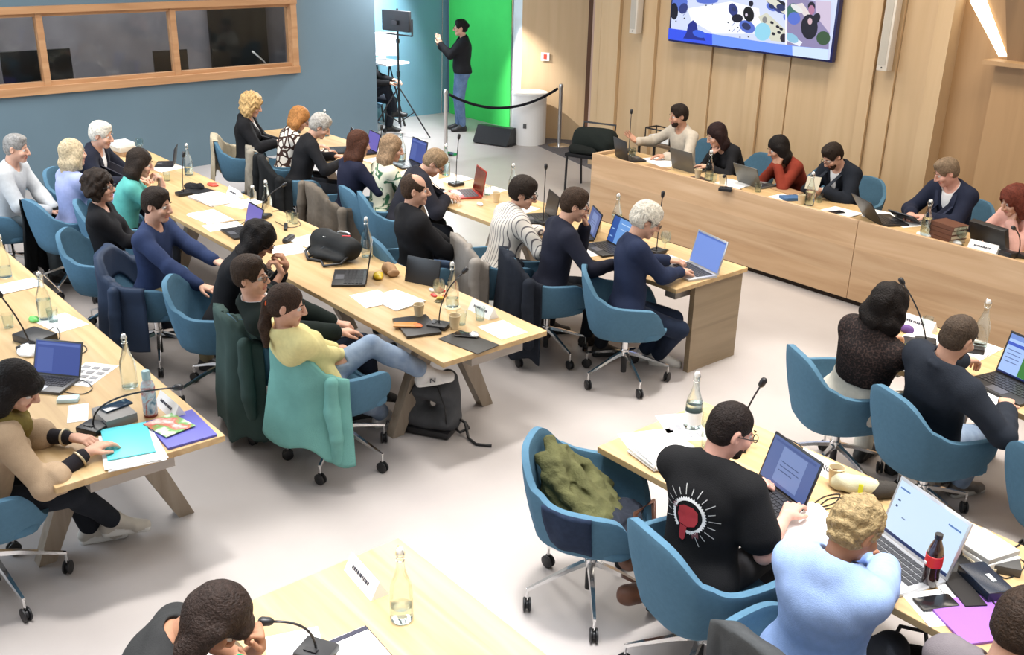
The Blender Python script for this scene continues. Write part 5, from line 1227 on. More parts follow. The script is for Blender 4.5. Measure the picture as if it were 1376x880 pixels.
for i in range(17):
    a = R(-62+i*16.6); r0, r1 = .084, (.112 if i % 2 else .125); w_ = .0016; t = (-math.sin(a)*w_, math.cos(a)*w_)
    sp.append([(r0*math.cos(a)-t[0], r0*math.sin(a)-t[1]), (r1*math.cos(a)-t[0], r1*math.sin(a)-t[1]), (r1*math.cos(a)+t[0], r1*math.sin(a)+t[1]), (r0*math.cos(a)+t[0], r0*math.sin(a)+t[1])])
decal('print_spikes', sp, mat('print_pale', (.5, .5, .5), rough=.8))
decal('print_red', [[(-.042, .028), (-.020, .040), (.018, .040), (.040, .026), (.044, -.010), (.034, -.034), (.004, -.046), (-.034, -.040), (-.046, -.008)], [(-.030, -.045), (.002, -.047), (-.004, -.100), (-.012, -.108), (-.024, -.106), (-.030, -.095)]], mat('print_red', (.42, .045, .055), rough=.8), .004)
decal('print_dark_pink', [[(.012, -.060), (.050, -.052), (.054, -.078), (.036, -.074), (.030, -.088), (.024, -.072)], [(-.078, .026), (-.058, .040), (-.050, .018), (-.066, .010)]], mat('print_dull_pink', (.20, .08, .09), rough=.8))
# letter on the ponytail woman's shoes
rp_, J = PEOPLE['pony']
for q, f_, in ((-1, unit(V3(.45, .86, .12))), (1, unit(V3(.35, .9, 0)))):
    c_ = J['an'][q]; up_ = unit(np.cross(np.cross(f_, V3(0, 0, 1)), f_)); sd_ = unit(np.cross(f_, up_))
    b = MB(); o_ = c_+f_*.03-up_*.045+sd_*.046
    for a_, e_ in (((-.014, -.014), (-.010, .014)), ((-.010, .014), (.010, -.014)), ((.010, -.014), (.014, .014))):
        b.tube([o_+f_*a_[0]*1.2+up_*a_[1], o_+f_*e_[0]*1.2+up_*e_[1]], .0035, 6)
    b.build('shoe_letter', mat('letter_grey', (.10, .10, .12)), rp_, 'all')
# scarf of the woman in the poncho
rb, J = PEOPLE['beige']; F = Field(); nb_, R2b = J['nb'], J['R2']
rg = [nb_+R2b @ V3(.085*math.cos(a), .02+.09*math.sin(a), .015-.045*math.sin(a)) for a in np.linspace(0, 2*PI, 12)]
for a, b2 in zip(rg, rg[1:]): F.cone(a, b2, .036, None, 0, .03)
F.cone(nb_+R2b @ V3(-.03, .10, -.04), nb_+R2b @ V3(-.06, .15, -.30), .038, .045, 0, .03); F.cone(nb_+R2b @ V3(.03, .10, -.04), nb_+R2b @ V3(.05, .15, -.24), .038, .045, 0, .03)
sdf_obj('scarf', F, .008, [fabric('scarf_olive', (.17, .13, .035), vary=.15)], rb, folds(4, .006, 50))
# long dark sleeves and bracelets of the same woman
F = Field()
for q in (-1, 1): F = Field().cone(J['el'][q], J['wr'][q]-(J['wr'][q]-J['el'][q])*.12, .046, .034, 0, .02); sdf_obj('sleeve', F, .008, [fabric('sleeve_black', (.02, .018, .022))], rb, folds(6, .003, 60))
for q in (-1, 1):
    w_, e_ = J['wr'][q], J['el'][q]; d_ = unit(w_-e_); Rm = Rfrom(d_); c_ = w_-d_*.045
    MB().tube([c_+Rm @ V3(.039*math.cos(a), .039*math.sin(a), 0) for a in np.linspace(0, 2*PI, 19)[:-1]], .006, 8, closed=True).build('bracelet', mat('bracelet_beige', (.55, .45, .30), metal=.5, rough=.4), rb, 'all')
# green pen in the bottom woman's hand
rq, J = PEOPLE['bottom']; wq = Vector(J['wr'][1]); Mq = Matrix.Translation(rq.location) @ Matrix.Rotation(rq.rotation_euler.z, 4, 'Z')
p = Mq @ (wq+Vector((-.03, .05, .06)))
o = MB().tube([(-.0, 0, 0), (.03, -.09, .10)], .0055, 8).build('green_pen', mat('pen_green', (.0, .35, .16), rough=.3), None, True); o.location = p; setp(o, 'green pen held in the fist of the bowed long haired woman', 'pen')
# paper in the hands of the bearded suit man
rq, J = PEOPLE['h4']; Mq = Matrix.Translation(rq.location) @ Matrix.Rotation(rq.rotation_euler.z, 4, 'Z'); p = Mq @ Vector((J['wr'][-1]+J['wr'][1])/2+V3(0, .09, .07))
o = MB().box((0, 0, 0), (.13, .004, .13)).build('paper_leaflet', mat('leaflet_beige', (.50, .45, .35), rough=.8)); o.location = p; o.rotation_euler = (-.5, 0, .3); setp(o, 'small beige leaflet held by the bearded man in the black suit', 'leaflet')
# headband / glasses on top of the striped shirt wearer
rs, J = PEOPLE['striped']; hd = J['hd']
MB().tube([hd((-.088, -.01, .05)), hd((-.06, .02, .115)), hd((0, .03, .142)), hd((.06, .02, .115)), hd((.088, -.01, .05))], .0045, 6).build('hair_band', mat('band_cream', (.7, .65, .5), rough=.4), rs, 'all')
# ------------------------------------------------------------------ things on the near left table (A)
T = TZ
bottle((175, 520), T, 'tall clear swing-top bottle behind the printed flask on the near left table', full=.05)
bottle((62, 428), T, 'clear swing-top bottle farther along the near left table', full=.5)
r = empty('printed_flask', at(203, 558, T), 0, 'white and blue insulated flask with a colourful print and red foot', 'flask')
MB().lathe([(0, .012), (.034, .012), (.036, .02), (.036, .165), (.030, .19), (.019, .205), (.019, .215), (0, .215)], 24).build('flask_body', ramp_mat('flask_print', [(.3, (.10, .22, .30)), (.45, (.55, .66, .70)), (.6, (.45, .08, .06)), (.7, (.6, .62, .6))], 'noise', tscale=14, rough=.3, bump=0, distortion=1.5), r, True)
MB().lathe([(0, .21), (.022, .21), (.022, .25), (.018, .258), (0, .26)], 18).build('cap', mat('flask_cap', (.35, .50, .52), rough=.35), r, True)
MB().lathe([(0, 0), (.034, 0), (.036, .012), (0, .012)], 20).build('foot_ring', mat('flask_red', (.20, .03, .02), rough=.4), r, True)
mq = at(126, 578, T); hq = plane_at(232, 521, 2, .98)
def above(p0, x, y):
    return min((plane_at(x, y, 2, z_) for z_ in np.arange(.9, 1.3, .02)), key=lambda q_: np.hypot(q_[0]-p0[0], q_[1]-p0[1]))
def bent_mic(p0, p1, label, mid=.25, st=False):
    r = empty('gooseneck_microphone', p0, 0, label, 'microphone', 'gooseneck microphones on the tables'); d = Vector(p1-p0)
    MB().box((0, 0, .016), (.13, .11, .03), rz=.5, bev=.008).box((.0, -.02, .034), (.05, .02, .004), rz=.5).build('base', BLACK, r, True)
    pts = [Vector((0, 0, .03))]
    c1 = Vector((d.x*.25, d.y*.25, d.z*.55)) if st else Vector((d.x*.02, d.y*.02, .03+mid)); e = d
    for i in range(1, 15):
        t = i/14; pts.append((1-t)**2*Vector((0, 0, .03))+2*t*(1-t)*c1+t*t*e)
    MB().tube(pts, .0048, 8).build('gooseneck', DARK, r, 'all'); a, b2 = pts[-2], pts[-1]; v = (b2-a).normalized()
    MB().tube([b2, b2+v*.006, b2+v*.015, b2+v*.042, b2+v*.052, b2+v*.055], [.006, .012, .016, .017, .012, .004], 12).build('capsule', BLACK, r, 'all'); return r
bent_mic(mq, hq, 'long bent gooseneck microphone at the end of the near left table', .17)
bent_mic(at(42, 470, T), above(at(42, 470, T), 3, 400), 'gooseneck microphone beside the black box on the near left table', st=True)
box_thing('tray_box', (155, 563), T, R(2), (.20, .16, .05), mat('tray_grey', (.22, .21, .20), rough=.5), 'grey open tray with a phone beside the long bent microphone', 'tray')
box_thing('smartphone', (158, 558), T, R(10), (.075, .15, .009), mat('phone_blueglass', (.01, .03, .06), rough=.1), 'phone with blue black glass lying in the grey tray', 'phone', elev=.052)
nameplate((236, 549), T, R(0), 'name plate beside the printed flask')
r = box_thing('blue_folder', (243, 578), T, R(-3), (.34, .25, .014), mat('folder_blue', (.10, .10, .42), rough=.5), 'blue folder with loose sheets at the corner of the near left table', 'folder')
papers((247, 576), T, R(-3), 'loose white sheets on the blue folder', w=.30, d=.22, n=3, group='papers on the tables')
o = thing1('magazine', MB().box((0, 0, .022), (.21, .17, .004)), ramp_mat('magazine_cover', [(.35, (.75, .72, .66)), (.47, (.55, .08, .05)), (.55, (.10, .35, .08)), (.65, (.8, .75, .65))], 'noise', tscale=9, rough=.4, bump=0), at(228, 576, T), R(10), 'magazine with a red and green cover lying on the blue folder', 'magazine')
papers((180, 608), T, R(-12), 'pale yellow edged paper pile under the turquoise folder', w=.36, d=.26, n=4)
box_thing('turquoise_folder', (172, 596), T, R(-14), (.34, .22, .006), mat('folder_turquoise', (.10, .62, .68), rough=.4), 'bright turquoise folder under the poncho wearer\'s hands', 'folder', elev=.014)
laptop((62, 518), T, R(40), 'small dark laptop with a blue lit screen on the near left table', 'blue', 112, .29, .20, body=mat('laptop_grey', (.10, .10, .10), rough=.4, metal=.3))
papers((118, 503), T, R(38), 'printed sheet with photo grid beside the small dark laptop', n=1, print_='grid')
papers((100, 430), T, R(10), 'large white sheet far along the near left table', w=.3, d=.21, n=1); papers((105, 555), T, R(70), 'white leaflet near the table edge by the bent microphone', w=.10, d=.21, n=1)
box_thing('tissue_packet', (92, 539), T, R(60), (.11, .06, .025), mat('tissue_blue', (.55, .75, .82), rough=.4), 'small pale blue tissue packet beside the laptop', 'tissue packet', bev=.008)
box_thing('black_console', (48, 458), T, R(20), (.22, .16, .05), BLACK, 'black conference console box on the near left table', 'console', bev=.01)
lump('crumpled_napkin', (38, 474), T, 0, [((0, 0, .01), (.09, .06, .025)), ((.04, .03, .02), (.06, .04, .03)), ((-.05, .01, .01), (.05, .05, .02))], PAPER, 'crumpled white napkin in front of the black console', 'napkin', amp=.010, f=60)
lump('green_wrapper', (46, 431), T, 0, [((0, 0, .01), (.05, .03, .02))], mat('wrapper_green', (.15, .55, .12), rough=.4), 'bright green snack wrapper on the near left table', 'wrapper', amp=.006)
tumbler((72, 432), T, 'clear tumbler glowing beside the green wrapper'); tumbler((12, 440), T, 'clear tumbler at the left edge of the near left table')
cable([(58, 450), (75, 440), (80, 455), (66, 466), (48, 470), (30, 460)], T, 'looped black cable beside the black console', loops=1)
cable([(84, 520), (110, 512), (124, 522), (112, 530), (90, 528), (70, 522)], T, 'thin black cable beside the small dark laptop')
cable([(95, 470), (112, 465), (116, 472), (100, 478), (80, 468)], T, 'black cable behind the small laptop screen')
thing1('phone_stand', MB().tube([(-.03, 0, 0), (-.03, .02, .15), (.03, .02, .15), (.03, 0, 0)], .004).tube([(0, .02, .14), (0, .12, 0)], .004), CHROME, at(58, 395, T), R(-20), 'thin wire stand far along the near left table', 'stand')
papers((20, 385), T, R(5), 'white sheets at the left edge of the near left table', n=2)
bottle((8, 372), T, 'clear bottle at the left edge of the near left table', full=.3)
# ------------------------------------------------------------------ middle left table (B)
mic((590, 440), T, R(-60), 'gooseneck microphone at the near end of the middle table', .36, .16)
mic((247, 262), T, R(0), 'upright gooseneck microphone on the far part of the middle table', .32, .03)
mic((352, 292), T, R(-50), 'bent gooseneck microphone behind the dark laptop of the middle table', .26, .2)
laptop((470, 375), T, R(-35), 'black open laptop seen from its side beside the black bag', 'off', 100, .34, .24)
laptop((322, 314), T, R(-4), 'laptop with a dark violet screen in front of the dark haired woman', 'violet', 105, .31, .21)
laptop((222, 222), T, R(-30), 'small laptop with violet screen on the far part of the middle table', 'violet', 100, .26, .18)
papers((500, 402), T, R(-8), 'blank white sheets beside the black laptop on the middle table', w=.28, d=.22, n=2); papers((532, 404), T, R(6), 'blank white file lying on other sheets on the middle table', w=.32, d=.24, n=4)
papers((289, 268), T, R(8), 'thick white paper pile with dark underside on the middle table', w=.42, d=.30, n=4, h=.004); papers((282, 292), T, R(4), 'fanned white sheets in front of the thick paper pile', w=.38, d=.24, n=3)
papers((300, 304), T, R(-6), 'white sheet nearest the violet laptop on the middle table', n=1); papers((352, 270), T, R(20), 'white sheet beside the small bottle on the middle table', n=1)
papers((425, 326), T, R(8), 'long white papers running towards the black bag', w=.40, d=.26, n=3); papers((387, 336), T, R(-5), 'white sheets under the black spectacle case', w=.26, d=.26, n=2)
papers((675, 443), T, R(-2), 'blank white sheet at the end of the middle table', w=.26, d=.21, n=1); papers((258, 222), T, R(10), 'white papers near the far microphone of the middle table', n=2)
box_thing('spectacle_case', (388, 324), T, R(38), (.055, .155, .04), BLACK, 'black rounded spectacle case on white sheets', 'case', bev=.018)
box_thing('black_marker', (384, 306), T, R(60), (.03, .18, .02), BLACK, 'slim black case beside the cables of the middle table', 'case', bev=.006)
box_thing('black_tablet', (270, 258), T, R(12), (.34, .20, .012), BLACK, 'black document wallet before the far microphone', 'wallet')
lump('dark_scarf', (258, 252), T, 0, [((0, 0, .01), (.12, .07, .03)), ((.09, .03, .02), (.07, .05, .04))], fabric('cloth_black', BLK), 'crumpled black cloth on the middle table', 'cloth', amp=.01)
r = box_thing('closed_laptop', (560, 440), T, R(-18), (.33, .23, .018), mat('lid_black', (.02, .018, .018), rough=.35), 'closed black laptop with snacks on its lid', 'laptop')
box_thing('smartphone', (545, 441), T, R(-40), (.075, .15, .010), mat('phone_orange_case', (.55, .24, .06), rough=.35), 'phone in an orange case on the closed laptop', 'phone', elev=.019)
lump('orange_peel', (561, 438), T+.019, 0, [((0, 0, .004), (.04, .03, .010))], mat('peel_orange', (.80, .16, .04), rough=.5), 'flat orange peel on the closed laptop', 'peel')
o = box_thing('standing_tablet', (566, 382), T, R(12), (.28, .012, .19), BLACK, 'black tablet standing upright in the middle of the middle table', 'tablet'); o.rotation_euler = (-.25, 0, R(22))
box_thing('black_folder', (630, 460), T, R(8), (.34, .20, .006), mat('folder_black', (.02, .018, .015), rough=.5), 'black folder lying near the end edge of the middle table', 'folder')
box_thing('smartphone', (626, 452), T, R(-50), (.07, .14, .009), mat('phone_black', (.01, .01, .012), rough=.15), 'phone with dark case on the black folder', 'phone', elev=.007)
lump('clear_wrapper', (638, 452), T+.006, 0, [((0, 0, .01), (.04, .03, .02))], mat('wrapper_silver', (.5, .5, .48), rough=.2, metal=.5), 'crumpled silver sweet wrapper on the black folder', 'wrapper', amp=.008)
bottle((608, 412), T, 'clear swing-top bottle on a coaster near the end of the middle table', full=.25)
bottle((494, 345), T, 'clear swing-top bottle behind the black bag on the middle table', full=.05); bottle((360, 290), T, 'clear swing-top bottle beside the papers of the middle table', full=.05); bottle((276, 232), T, 'clear bottle at the far microphone of the middle table', full=.3)
thing1('coaster', MB().lathe([(0, 0), (.055, 0), (.055, .004), (0, .004)], 24), mat('coaster_cream', (.75, .66, .45)), at(608, 413, T), 0, 'round cream coaster under the clear bottle', 'coaster')
tumbler((590, 405), T, 'tall clear goblet of sweets near the bottle', 'stem'); tumbler((620, 436), T, 'clear tumbler beside the cup at the table end'); tumbler((645, 430), T, 'second clear tumbler by the name plate'); tumbler((390, 298), T, 'clear tumbler among cables on the middle table'); tumbler((190, 205), T, 'stemmed clear glass beside the stacked books', 'stem')
tumbler((400, 300), T, 'clear tumbler right of the cables on the middle table'); tumbler((225, 243), T, 'clear tumbler near the turquoise top wearer')
for i, (x, y, c, t) in enumerate([(583, 398, (.7, .06, .05), 'red'), (592, 402, (.7, .45, .05), 'yellow'), (598, 398, (.75, .25, .1), 'orange'), (580, 391, (.75, .72, .68), 'white'), (593, 392, (.6, .03, .04), 'dark red')]):
    lump('wrapped_sweet', (x, y), T, i, [((0, 0, .008), (.022, .014, .012)), ((.022, 0, .008), (.010, .010, .004)), ((-.022, 0, .008), (.010, .010, .004))], mat('sweet_%d' % i, c, rough=.3), '%s wrapped sweet beside the goblet' % t, 'sweet', h=.005, group='sweets by the goblet')
cup((563, 427), T, 'small paper cup right of the white papers'); cup((611, 442), T, 'paper cup between the microphone and black folder')
nameplate((649, 421), T, R(-2), 'name plate at the end of the middle table'); nameplate((326, 262), T, R(-2), 'name plate beside the green wrapper')
lump('green_wrapper', (313, 263), T, 0, [((0, 0, .008), (.05, .02, .012))], mat('wrapper_green', (.15, .55, .12)), 'bright green wrapper beside the far name plate', 'wrapper')
lump('red_wrapper', (291, 248), T, 0, [((0, 0, .008), (.07, .035, .016)), ((.04, .02, .01), (.04, .03, .02))], mat('wrapper_red', (.62, .08, .05), rough=.4), 'red sweet packet on the middle table', 'packet')
lump('paper_bag', (523, 366), T, R(-15), [((0, 0, .03), (.085, .05, .045)), ((.07, 0, .03), (.05, .04, .035)), ((.115, 0, .035), (.022, .05, .03))], CARD, 'crumpled brown paper bag on the middle table', 'paper bag', amp=.012, f=40)
lump('yellow_wrapper', (508, 374), T, R(-20), [((0, 0, .015), (.06, .035, .02)), ((-.04, .02, .015), (.04, .03, .02))], mat('wrapper_yellow', (.72, .50, .03), rough=.4), 'yellow snack wrapper beside the brown paper bag', 'wrapper', amp=.008)
r = empty('water_bottle', at(341, 276, T), 0, 'small clear plastic bottle with white cap on the middle table', 'bottle')
MB().lathe([(0, .002), (.03, .002), (.032, .02), (.030, .09), (.032, .12), (.014, .155), (.013, .165)], 18).build('plastic_body', GLASS, r, True); MB().lathe([(0, .163), (.016, .163), (.016, .18), (0, .18)], 14).build('cap', WHITE, r, True)
cable([(365, 285), (385, 282), (400, 290), (404, 302), (388, 306), (370, 298)], T, 'looped dark cable beside the tumbler of the middle table'); cable([(300, 300), (330, 296), (318, 306)], T, 'dark cable near the violet laptop')
for i, lab in enumerate(['bottom brown book of the stack beside the old man', 'middle pale book of the stack beside the old man', 'top white book of the stack beside the old man']):
    box_thing('book', (165, 207), T, R(20-9*i), (.26-.01*i, .19, .045), [CARD, mat('book_pale', (.55, .50, .42)), PAPER][i], lab, 'book', 'books beside the old man', elev=.046*i)
# black shoulder bag on the table
F = Field(); F.cone((-.17, .0, .09), (.17, 0, .09), .085, None, 0, .05); F.cone((-.15, 0, .13), (.15, .0, .13), .06, None, 0, .05); F.ell((0, -.10, .04), (.20, .06, .04), None, 0, .03)
r = empty('shoulder_bag', at(452, 345, T), R(12), 'large black shoulder bag lying on the middle table', 'bag')
sdf_obj('bag_body', F, .009, [fabric('bag_black', (.016, .017, .018), rough=.6)], r, folds(11, .006, 26), lambda X, Y, Z: -Z+0*X+0*Y)
MB().tube([(-.2, -.02, .10), (-.24, -.10, .02), (-.10, -.20, .012), (.02, -.17, .012), (.12, -.24, .012), (.2, -.14, .02), (.2, 0, .1)], .011, 6).build('strap', BLACK, r, 'all')
MB().tube([(-.12, -.19, .012), (-.02, -.08, .10), (.05, -.06, .14)], .009, 6).build('strap', BLACK, r, 'all')
MB().tube([(.06+.055*math.cos(a), .03+.03*math.sin(a), .195) for a in np.linspace(.2, 3.4, 10)], .007, 6).build('handle', mat('handle_white', (.6, .6, .6)), r, 'all')
MB().box((.12, .0, .19), (.06, .018, .008), rz=.6).build('tag', mat('tag_red', (.6, .05, .06)), r); MB().box((-.05, -.06, .165), (.03, .02, .006)).build('badge', WHITE, r)
# grey backpack on the floor
r = empty('backpack', at(582, 575, 0), R(30), 'grey backpack standing on the floor under the ponytail woman\'s foot', 'backpack')
F = Field()
for x in (-.12, .12): F.cone((x, 0, .12), (x*.8, .04, .36), .085, .07, 0, .05)
F.cone((-.11, -.05, .10), (.11, -.05, .10), .08, None, 0, .05); F.cone((-.08, -.04, .3), (.08, -.04, .3), .07, None, 0, .05)
sdf_obj('pack_body', F, .009, [fabric('pack_grey', (.075, .078, .085), rough=.7)], r, folds(12, .005, 26), lambda X, Y, Z: .004-Z+0*X+0*Y)
MB().box((0, -.04, .03), (.34, .20, .05), bev=.02).build('pack_base', BLACK, r, True)
MB().tube([(-.15, -.12, .10), (-.14, -.125, .24), (-.08, -.10, .36), (.08, -.10, .36), (.14, -.125, .24), (.15, -.12, .10)], .005, 6).build('zip', BLACK, r, 'all')
MB().tube([(.18, -.02, .12), (.24, -.02, .10), (.28, -.06, .012), (.36, -.12, .010), (.46, -.10, .010)], .010, 6).tube([(.18, .02, .10), (.22, .04, .06), (.26, .0, .05), (.22, -.06, .04), (.18, -.04, .05)], .010, 6).build('strap', BLACK, r, 'all')
# brown leather bag between the two right chairs
F = Field(); F.cone((-.07, 0, .14), (.07, 0, .14), .055, None, 0, .04); F.cone((-.08, 0, .34), (.08, 0, .34), .045, None, 0, .05)
r = empty('leather_bag', (PEOPLE['tee'][0].location.x-.40, PEOPLE['tee'][0].location.y+.10, .03), R(80), 'brown leather bag hanging between the empty chair and the T-shirt man\'s chair', 'bag')
sdf_obj('bag_body', F, .009, [fabric('leather_brown', (.13, .05, .025), rough=.5)], r, folds(3, .006, 30), lambda X, Y, Z: .03-Z+0*X+0*Y)
MB().tube([(-.08, 0, .34), (-.06, .0, .60), (.04, 0, .64), (.08, 0, .34)], .012, 6).build('strap', fabric('leather_brown', (.13, .05, .025)), r, 'all')
# ------------------------------------------------------------------ far left table (C)
laptop((455, 203), T, R(-22), 'dark laptop in front of the grey haired man', 'off', 105, .33, .23); laptop((487, 205), T, R(-10), 'laptop with a violet blue screen in front of the auburn haired woman', 'violet', 105, .31, .21)
laptop((545, 222), T, R(-8), 'laptop with blue screen in front of the woman in the floral blouse', 'blue', 102, .35, .25)
laptop((625, 262), T, R(-22), 'laptop with a glossy red screen beside the man in the dark suit', 'off', 100, .33, .24, body=mat('laptop_red', (.35, .03, .02), rough=.3))
sr = [o for o in COL.objects if o.name.startswith('display')][-1]; sr.data = sr.data.copy(); sr.data.materials[0] = mat('screen_red', (.30, .025, .015), rough=.2, emit=.35)
laptop((722, 295), T, R(-25), 'dark laptop in front of the striped shirt wearer', 'off', 100, .31, .22)
laptop((775, 318), T, R(-30), 'laptop with pale grey screen in front of the man with his hand at his mouth', 'doc', 105, .31, .22)
laptop((812, 336), T, R(-14), 'laptop with a blue and white document on screen left of the white haired man', 'word', 108, .34, .235)
laptop((925, 366), T, R(-14), 'silver laptop with bright plain blue screen at the table end', 'plain', 105, .37, .26, body=SILVER)
mic((613, 249), T, R(0), 'upright gooseneck microphone beside the red laptop', .42, .03); mic((730, 300), T, R(10), 'upright gooseneck microphone between the striped and dark shirts', .44, .01); mic((882, 340), T, R(0), 'upright gooseneck microphone beyond the white haired man', .42, .02)
mic((512, 225), T, R(10), 'upright gooseneck microphone beside the woman in the floral blouse', .36, .02); mic((398, 178), T, R(60), 'gooseneck microphone bent towards the curly blonde woman', .18, .16)
bottle((641, 228), T, 'clear bottle with red label mark at the far edge near the red laptop', full=.5); bottle((566, 212), T, 'clear bottle behind the man in the dark suit', full=.3); bottle((699, 262), T, 'clear bottle behind the striped shirt wearer', full=.3)
bottle((832, 308), T, 'clear bottle behind the document laptop', full=.5); bottle((445, 182), T, 'clear bottle at the far end before the grey haired man', full=.3)
cup((667, 272), T, 'cream paper cup beside the red laptop'); cup((742, 283), T, 'cream paper cup next to the upright microphone'); cup((802, 312), T, 'cream paper cup between the two laptops'); cup((600, 232), T, 'paper cup before the man in the dark suit')
tumbler((893, 336), T, 'small stemmed glass beside the silver laptop', 'stem'); tumbler((758, 290), T, 'clear tumbler by the paper cup'); tumbler((655, 262), T, 'clear tumbler near the red laptop'); tumbler((788, 308), T, 'clear tumbler behind the grey screen')
papers((630, 238), T, R(5), 'papers behind the red laptop', n=2); papers((895, 352), T, R(-5), 'white sheets left of the silver laptop', n=2, w=.25); papers((770, 345), T, R(-10), 'white sheet at the elbow of the man in the dark shirt', n=1)
papers((700, 282), T, R(10), 'papers beside the striped shirt wearer', n=2); papers((510, 215), T, R(5), 'white papers beside the auburn haired woman', n=2); papers((575, 222), T, R(5), 'papers beside the blue screen laptop', n=2); papers((690, 250), T, R(0), 'white sheet at the far edge of the far table', n=1)
lump('white_mouse', (645, 276), T, 0, [((0, 0, .012), (.04, .025, .02))], WHITE, 'white computer mouse near the red laptop', 'mouse')
cable([(716, 290), (730, 292), (742, 296), (736, 304), (720, 302)], T, 'dark cable around the upright microphone base')
# ------------------------------------------------------------------ head desk (H)
T = .75
mic((836, 196), .75, R(180), 'upright gooseneck microphone at the left end of the head desk', .40, .0)
laptop((848, 214), T, R(160), 'black laptop seen from behind at the left end of the head desk', 'off', 100, .32, .22); laptop((928, 228), T, R(175), 'dark grey laptop back in front of the woman in black', 'off', 105, .33, .22, body=mat('laptop_grey2', (.14, .14, .13), rough=.35, metal=.5))
laptop((1018, 248), T, R(172), 'grey laptop back in front of the woman in rust red', 'off', 115, .33, .22, body=mat('laptop_grey2', (.14, .14, .13)))
laptop((1190, 297), T, R(150), 'black laptop opened wide between the two men in suits', 'off', 125, .36, .25)
o = box_thing('tablet', (1222, 297), T, R(175), (.27, .012, .17), mat('tablet_dark', (.015, .02, .03), rough=.3), 'dark tablet with round sticker leaning on the head desk', 'tablet'); o.rotation_euler = (-1.0, 0, R(172))
tumbler((846, 218), T, 'large stemmed glass behind the black laptop of the head desk', 'stem'); tumbler((1287, 330), T, 'stemmed glass in front of the stack of thick books', 'stem'); tumbler((1018, 258), T, 'clear tumbler before the grey laptop'); tumbler((955, 246), T, 'clear tumbler before the woman in black')
tumbler((1100, 272), T, 'clear tumbler before the bearded man in black')
bottle((952, 243), T, 'clear bottle before the woman in black at the head desk', full=.3); bottle((1087, 276), T, 'half full bottle with pale stopper at the head desk', full=.5); bottle((1240, 318), T, 'clear bottle left of the stack of thick books', full=.6)
cup((937, 240), T, 'small paper cup beside the grey laptop'); cup((962, 250), T, 'tall paper cup before the woman in black'); cup((1076, 275), T, 'yellow paper cup beside the blue book')
papers((890, 218), T, R(170), 'large white sheets before the man in the beige shirt', w=.42, d=.30, n=3); papers((985, 248), T, R(185), 'white sheets between the two grey laptops', w=.3, n=3); papers((1120, 288), T, R(175), 'white sheets before the bearded man in black', w=.3, n=3); papers((1195, 290), T, R(190), 'white sheets before the man in the navy suit', w=.34, n=3)
papers((1050, 265), T, R(180), 'white pad beside the blue book', n=2, w=.16, d=.22); papers((1335, 338), T, R(170), 'red edged sheets under the black binder', w=.36, n=3); papers((1222, 300), T, R(160), 'white sheet under the dark tablet', n=1)
box_thing('book', (1062, 268), T, R(150), (.13, .18, .03), mat('book_blue', (.06, .13, .26), rough=.6), 'small blue book lying on the head desk', 'book')
box_thing('kraft_envelope', (880, 226), T, R(175), (.30, .16, .006), CARD, 'brown envelope near the front edge of the head desk', 'envelope'); box_thing('kraft_envelope', (1062, 255), T, R(170), (.30, .18, .006), CARD, 'brown envelope before the woman in rust red', 'envelope')
for i in range(4):
    r = empty('law_book', at(1272, 322, T)+V3(.005*(i % 2), 0, .038*i), R(160+2*i), '%s thick dark brown book of the stack on the head desk' % ['bottom', 'second lowest', 'third', 'top'][i], 'book', 'thick books stacked on the head desk')
    MB().box((0, 0, .018), (.235, .165, .030)).build('pages', mat('pages_cream', (.62, .55, .42), rough=.8), r)
    MB().box((0, .004, .0025), (.245, .175, .004)).box((0, .004, .0345), (.245, .175, .004)).box((0, .091, .018), (.245, .004, .034)).build('cover', mat('book_brown', (.12, .045, .025), rough=.5), r)
o = box_thing('binder', (1330, 330), T, R(175), (.34, .05, .20), BLACK, 'black binder standing on the head desk beside the woman in pink', 'binder'); o.rotation_euler = (-.35, 0, R(168))
nameplate((1303, 344), T, R(0), 'name plate at the front edge beside the black binder'); 
bent_mic(at(1368, 345, T), plane_at(1364, 308, 2, 1.0), 'gooseneck microphone before the woman in pink', .15)
bent_mic(at(975, 256, T), plane_at(974, 236, 2, .93), 'gooseneck microphone bent over the papers of the head desk', .15)
box_thing('desk_console', (1352, 346), T, R(170), (.12, .09, .05), BLACK, 'small black console box at the right of the head desk', 'console', bev=.006)
lump('crumpled_tissue', (1226, 322), T, 0, [((0, 0, .01), (.07, .04, .02))], PAPER, 'crumpled white tissue left of the thick books', 'tissue', amp=.006); lump('white_mouse', (1268, 334), T, 0, [((0, 0, .012), (.05, .03, .02))], WHITE, 'white oval mouse before the thick books', 'mouse')
box_thing('notebook', (925, 244), T, R(170), (.20, .13, .01), mat('notebook_brown', (.10, .06, .05)), 'brown notebook at the front edge near the paper cup', 'notebook'); cable([(950, 250), (972, 258), (990, 252), (1000, 262)], T, 'black cable on the papers of the head desk')
box_thing('smartphone', (1112, 290), T, R(160), (.075, .15, .01), mat('phone_black', (.01, .01, .012)), 'phone on the sheets before the bearded man', 'phone', elev=.008)
T = TZ
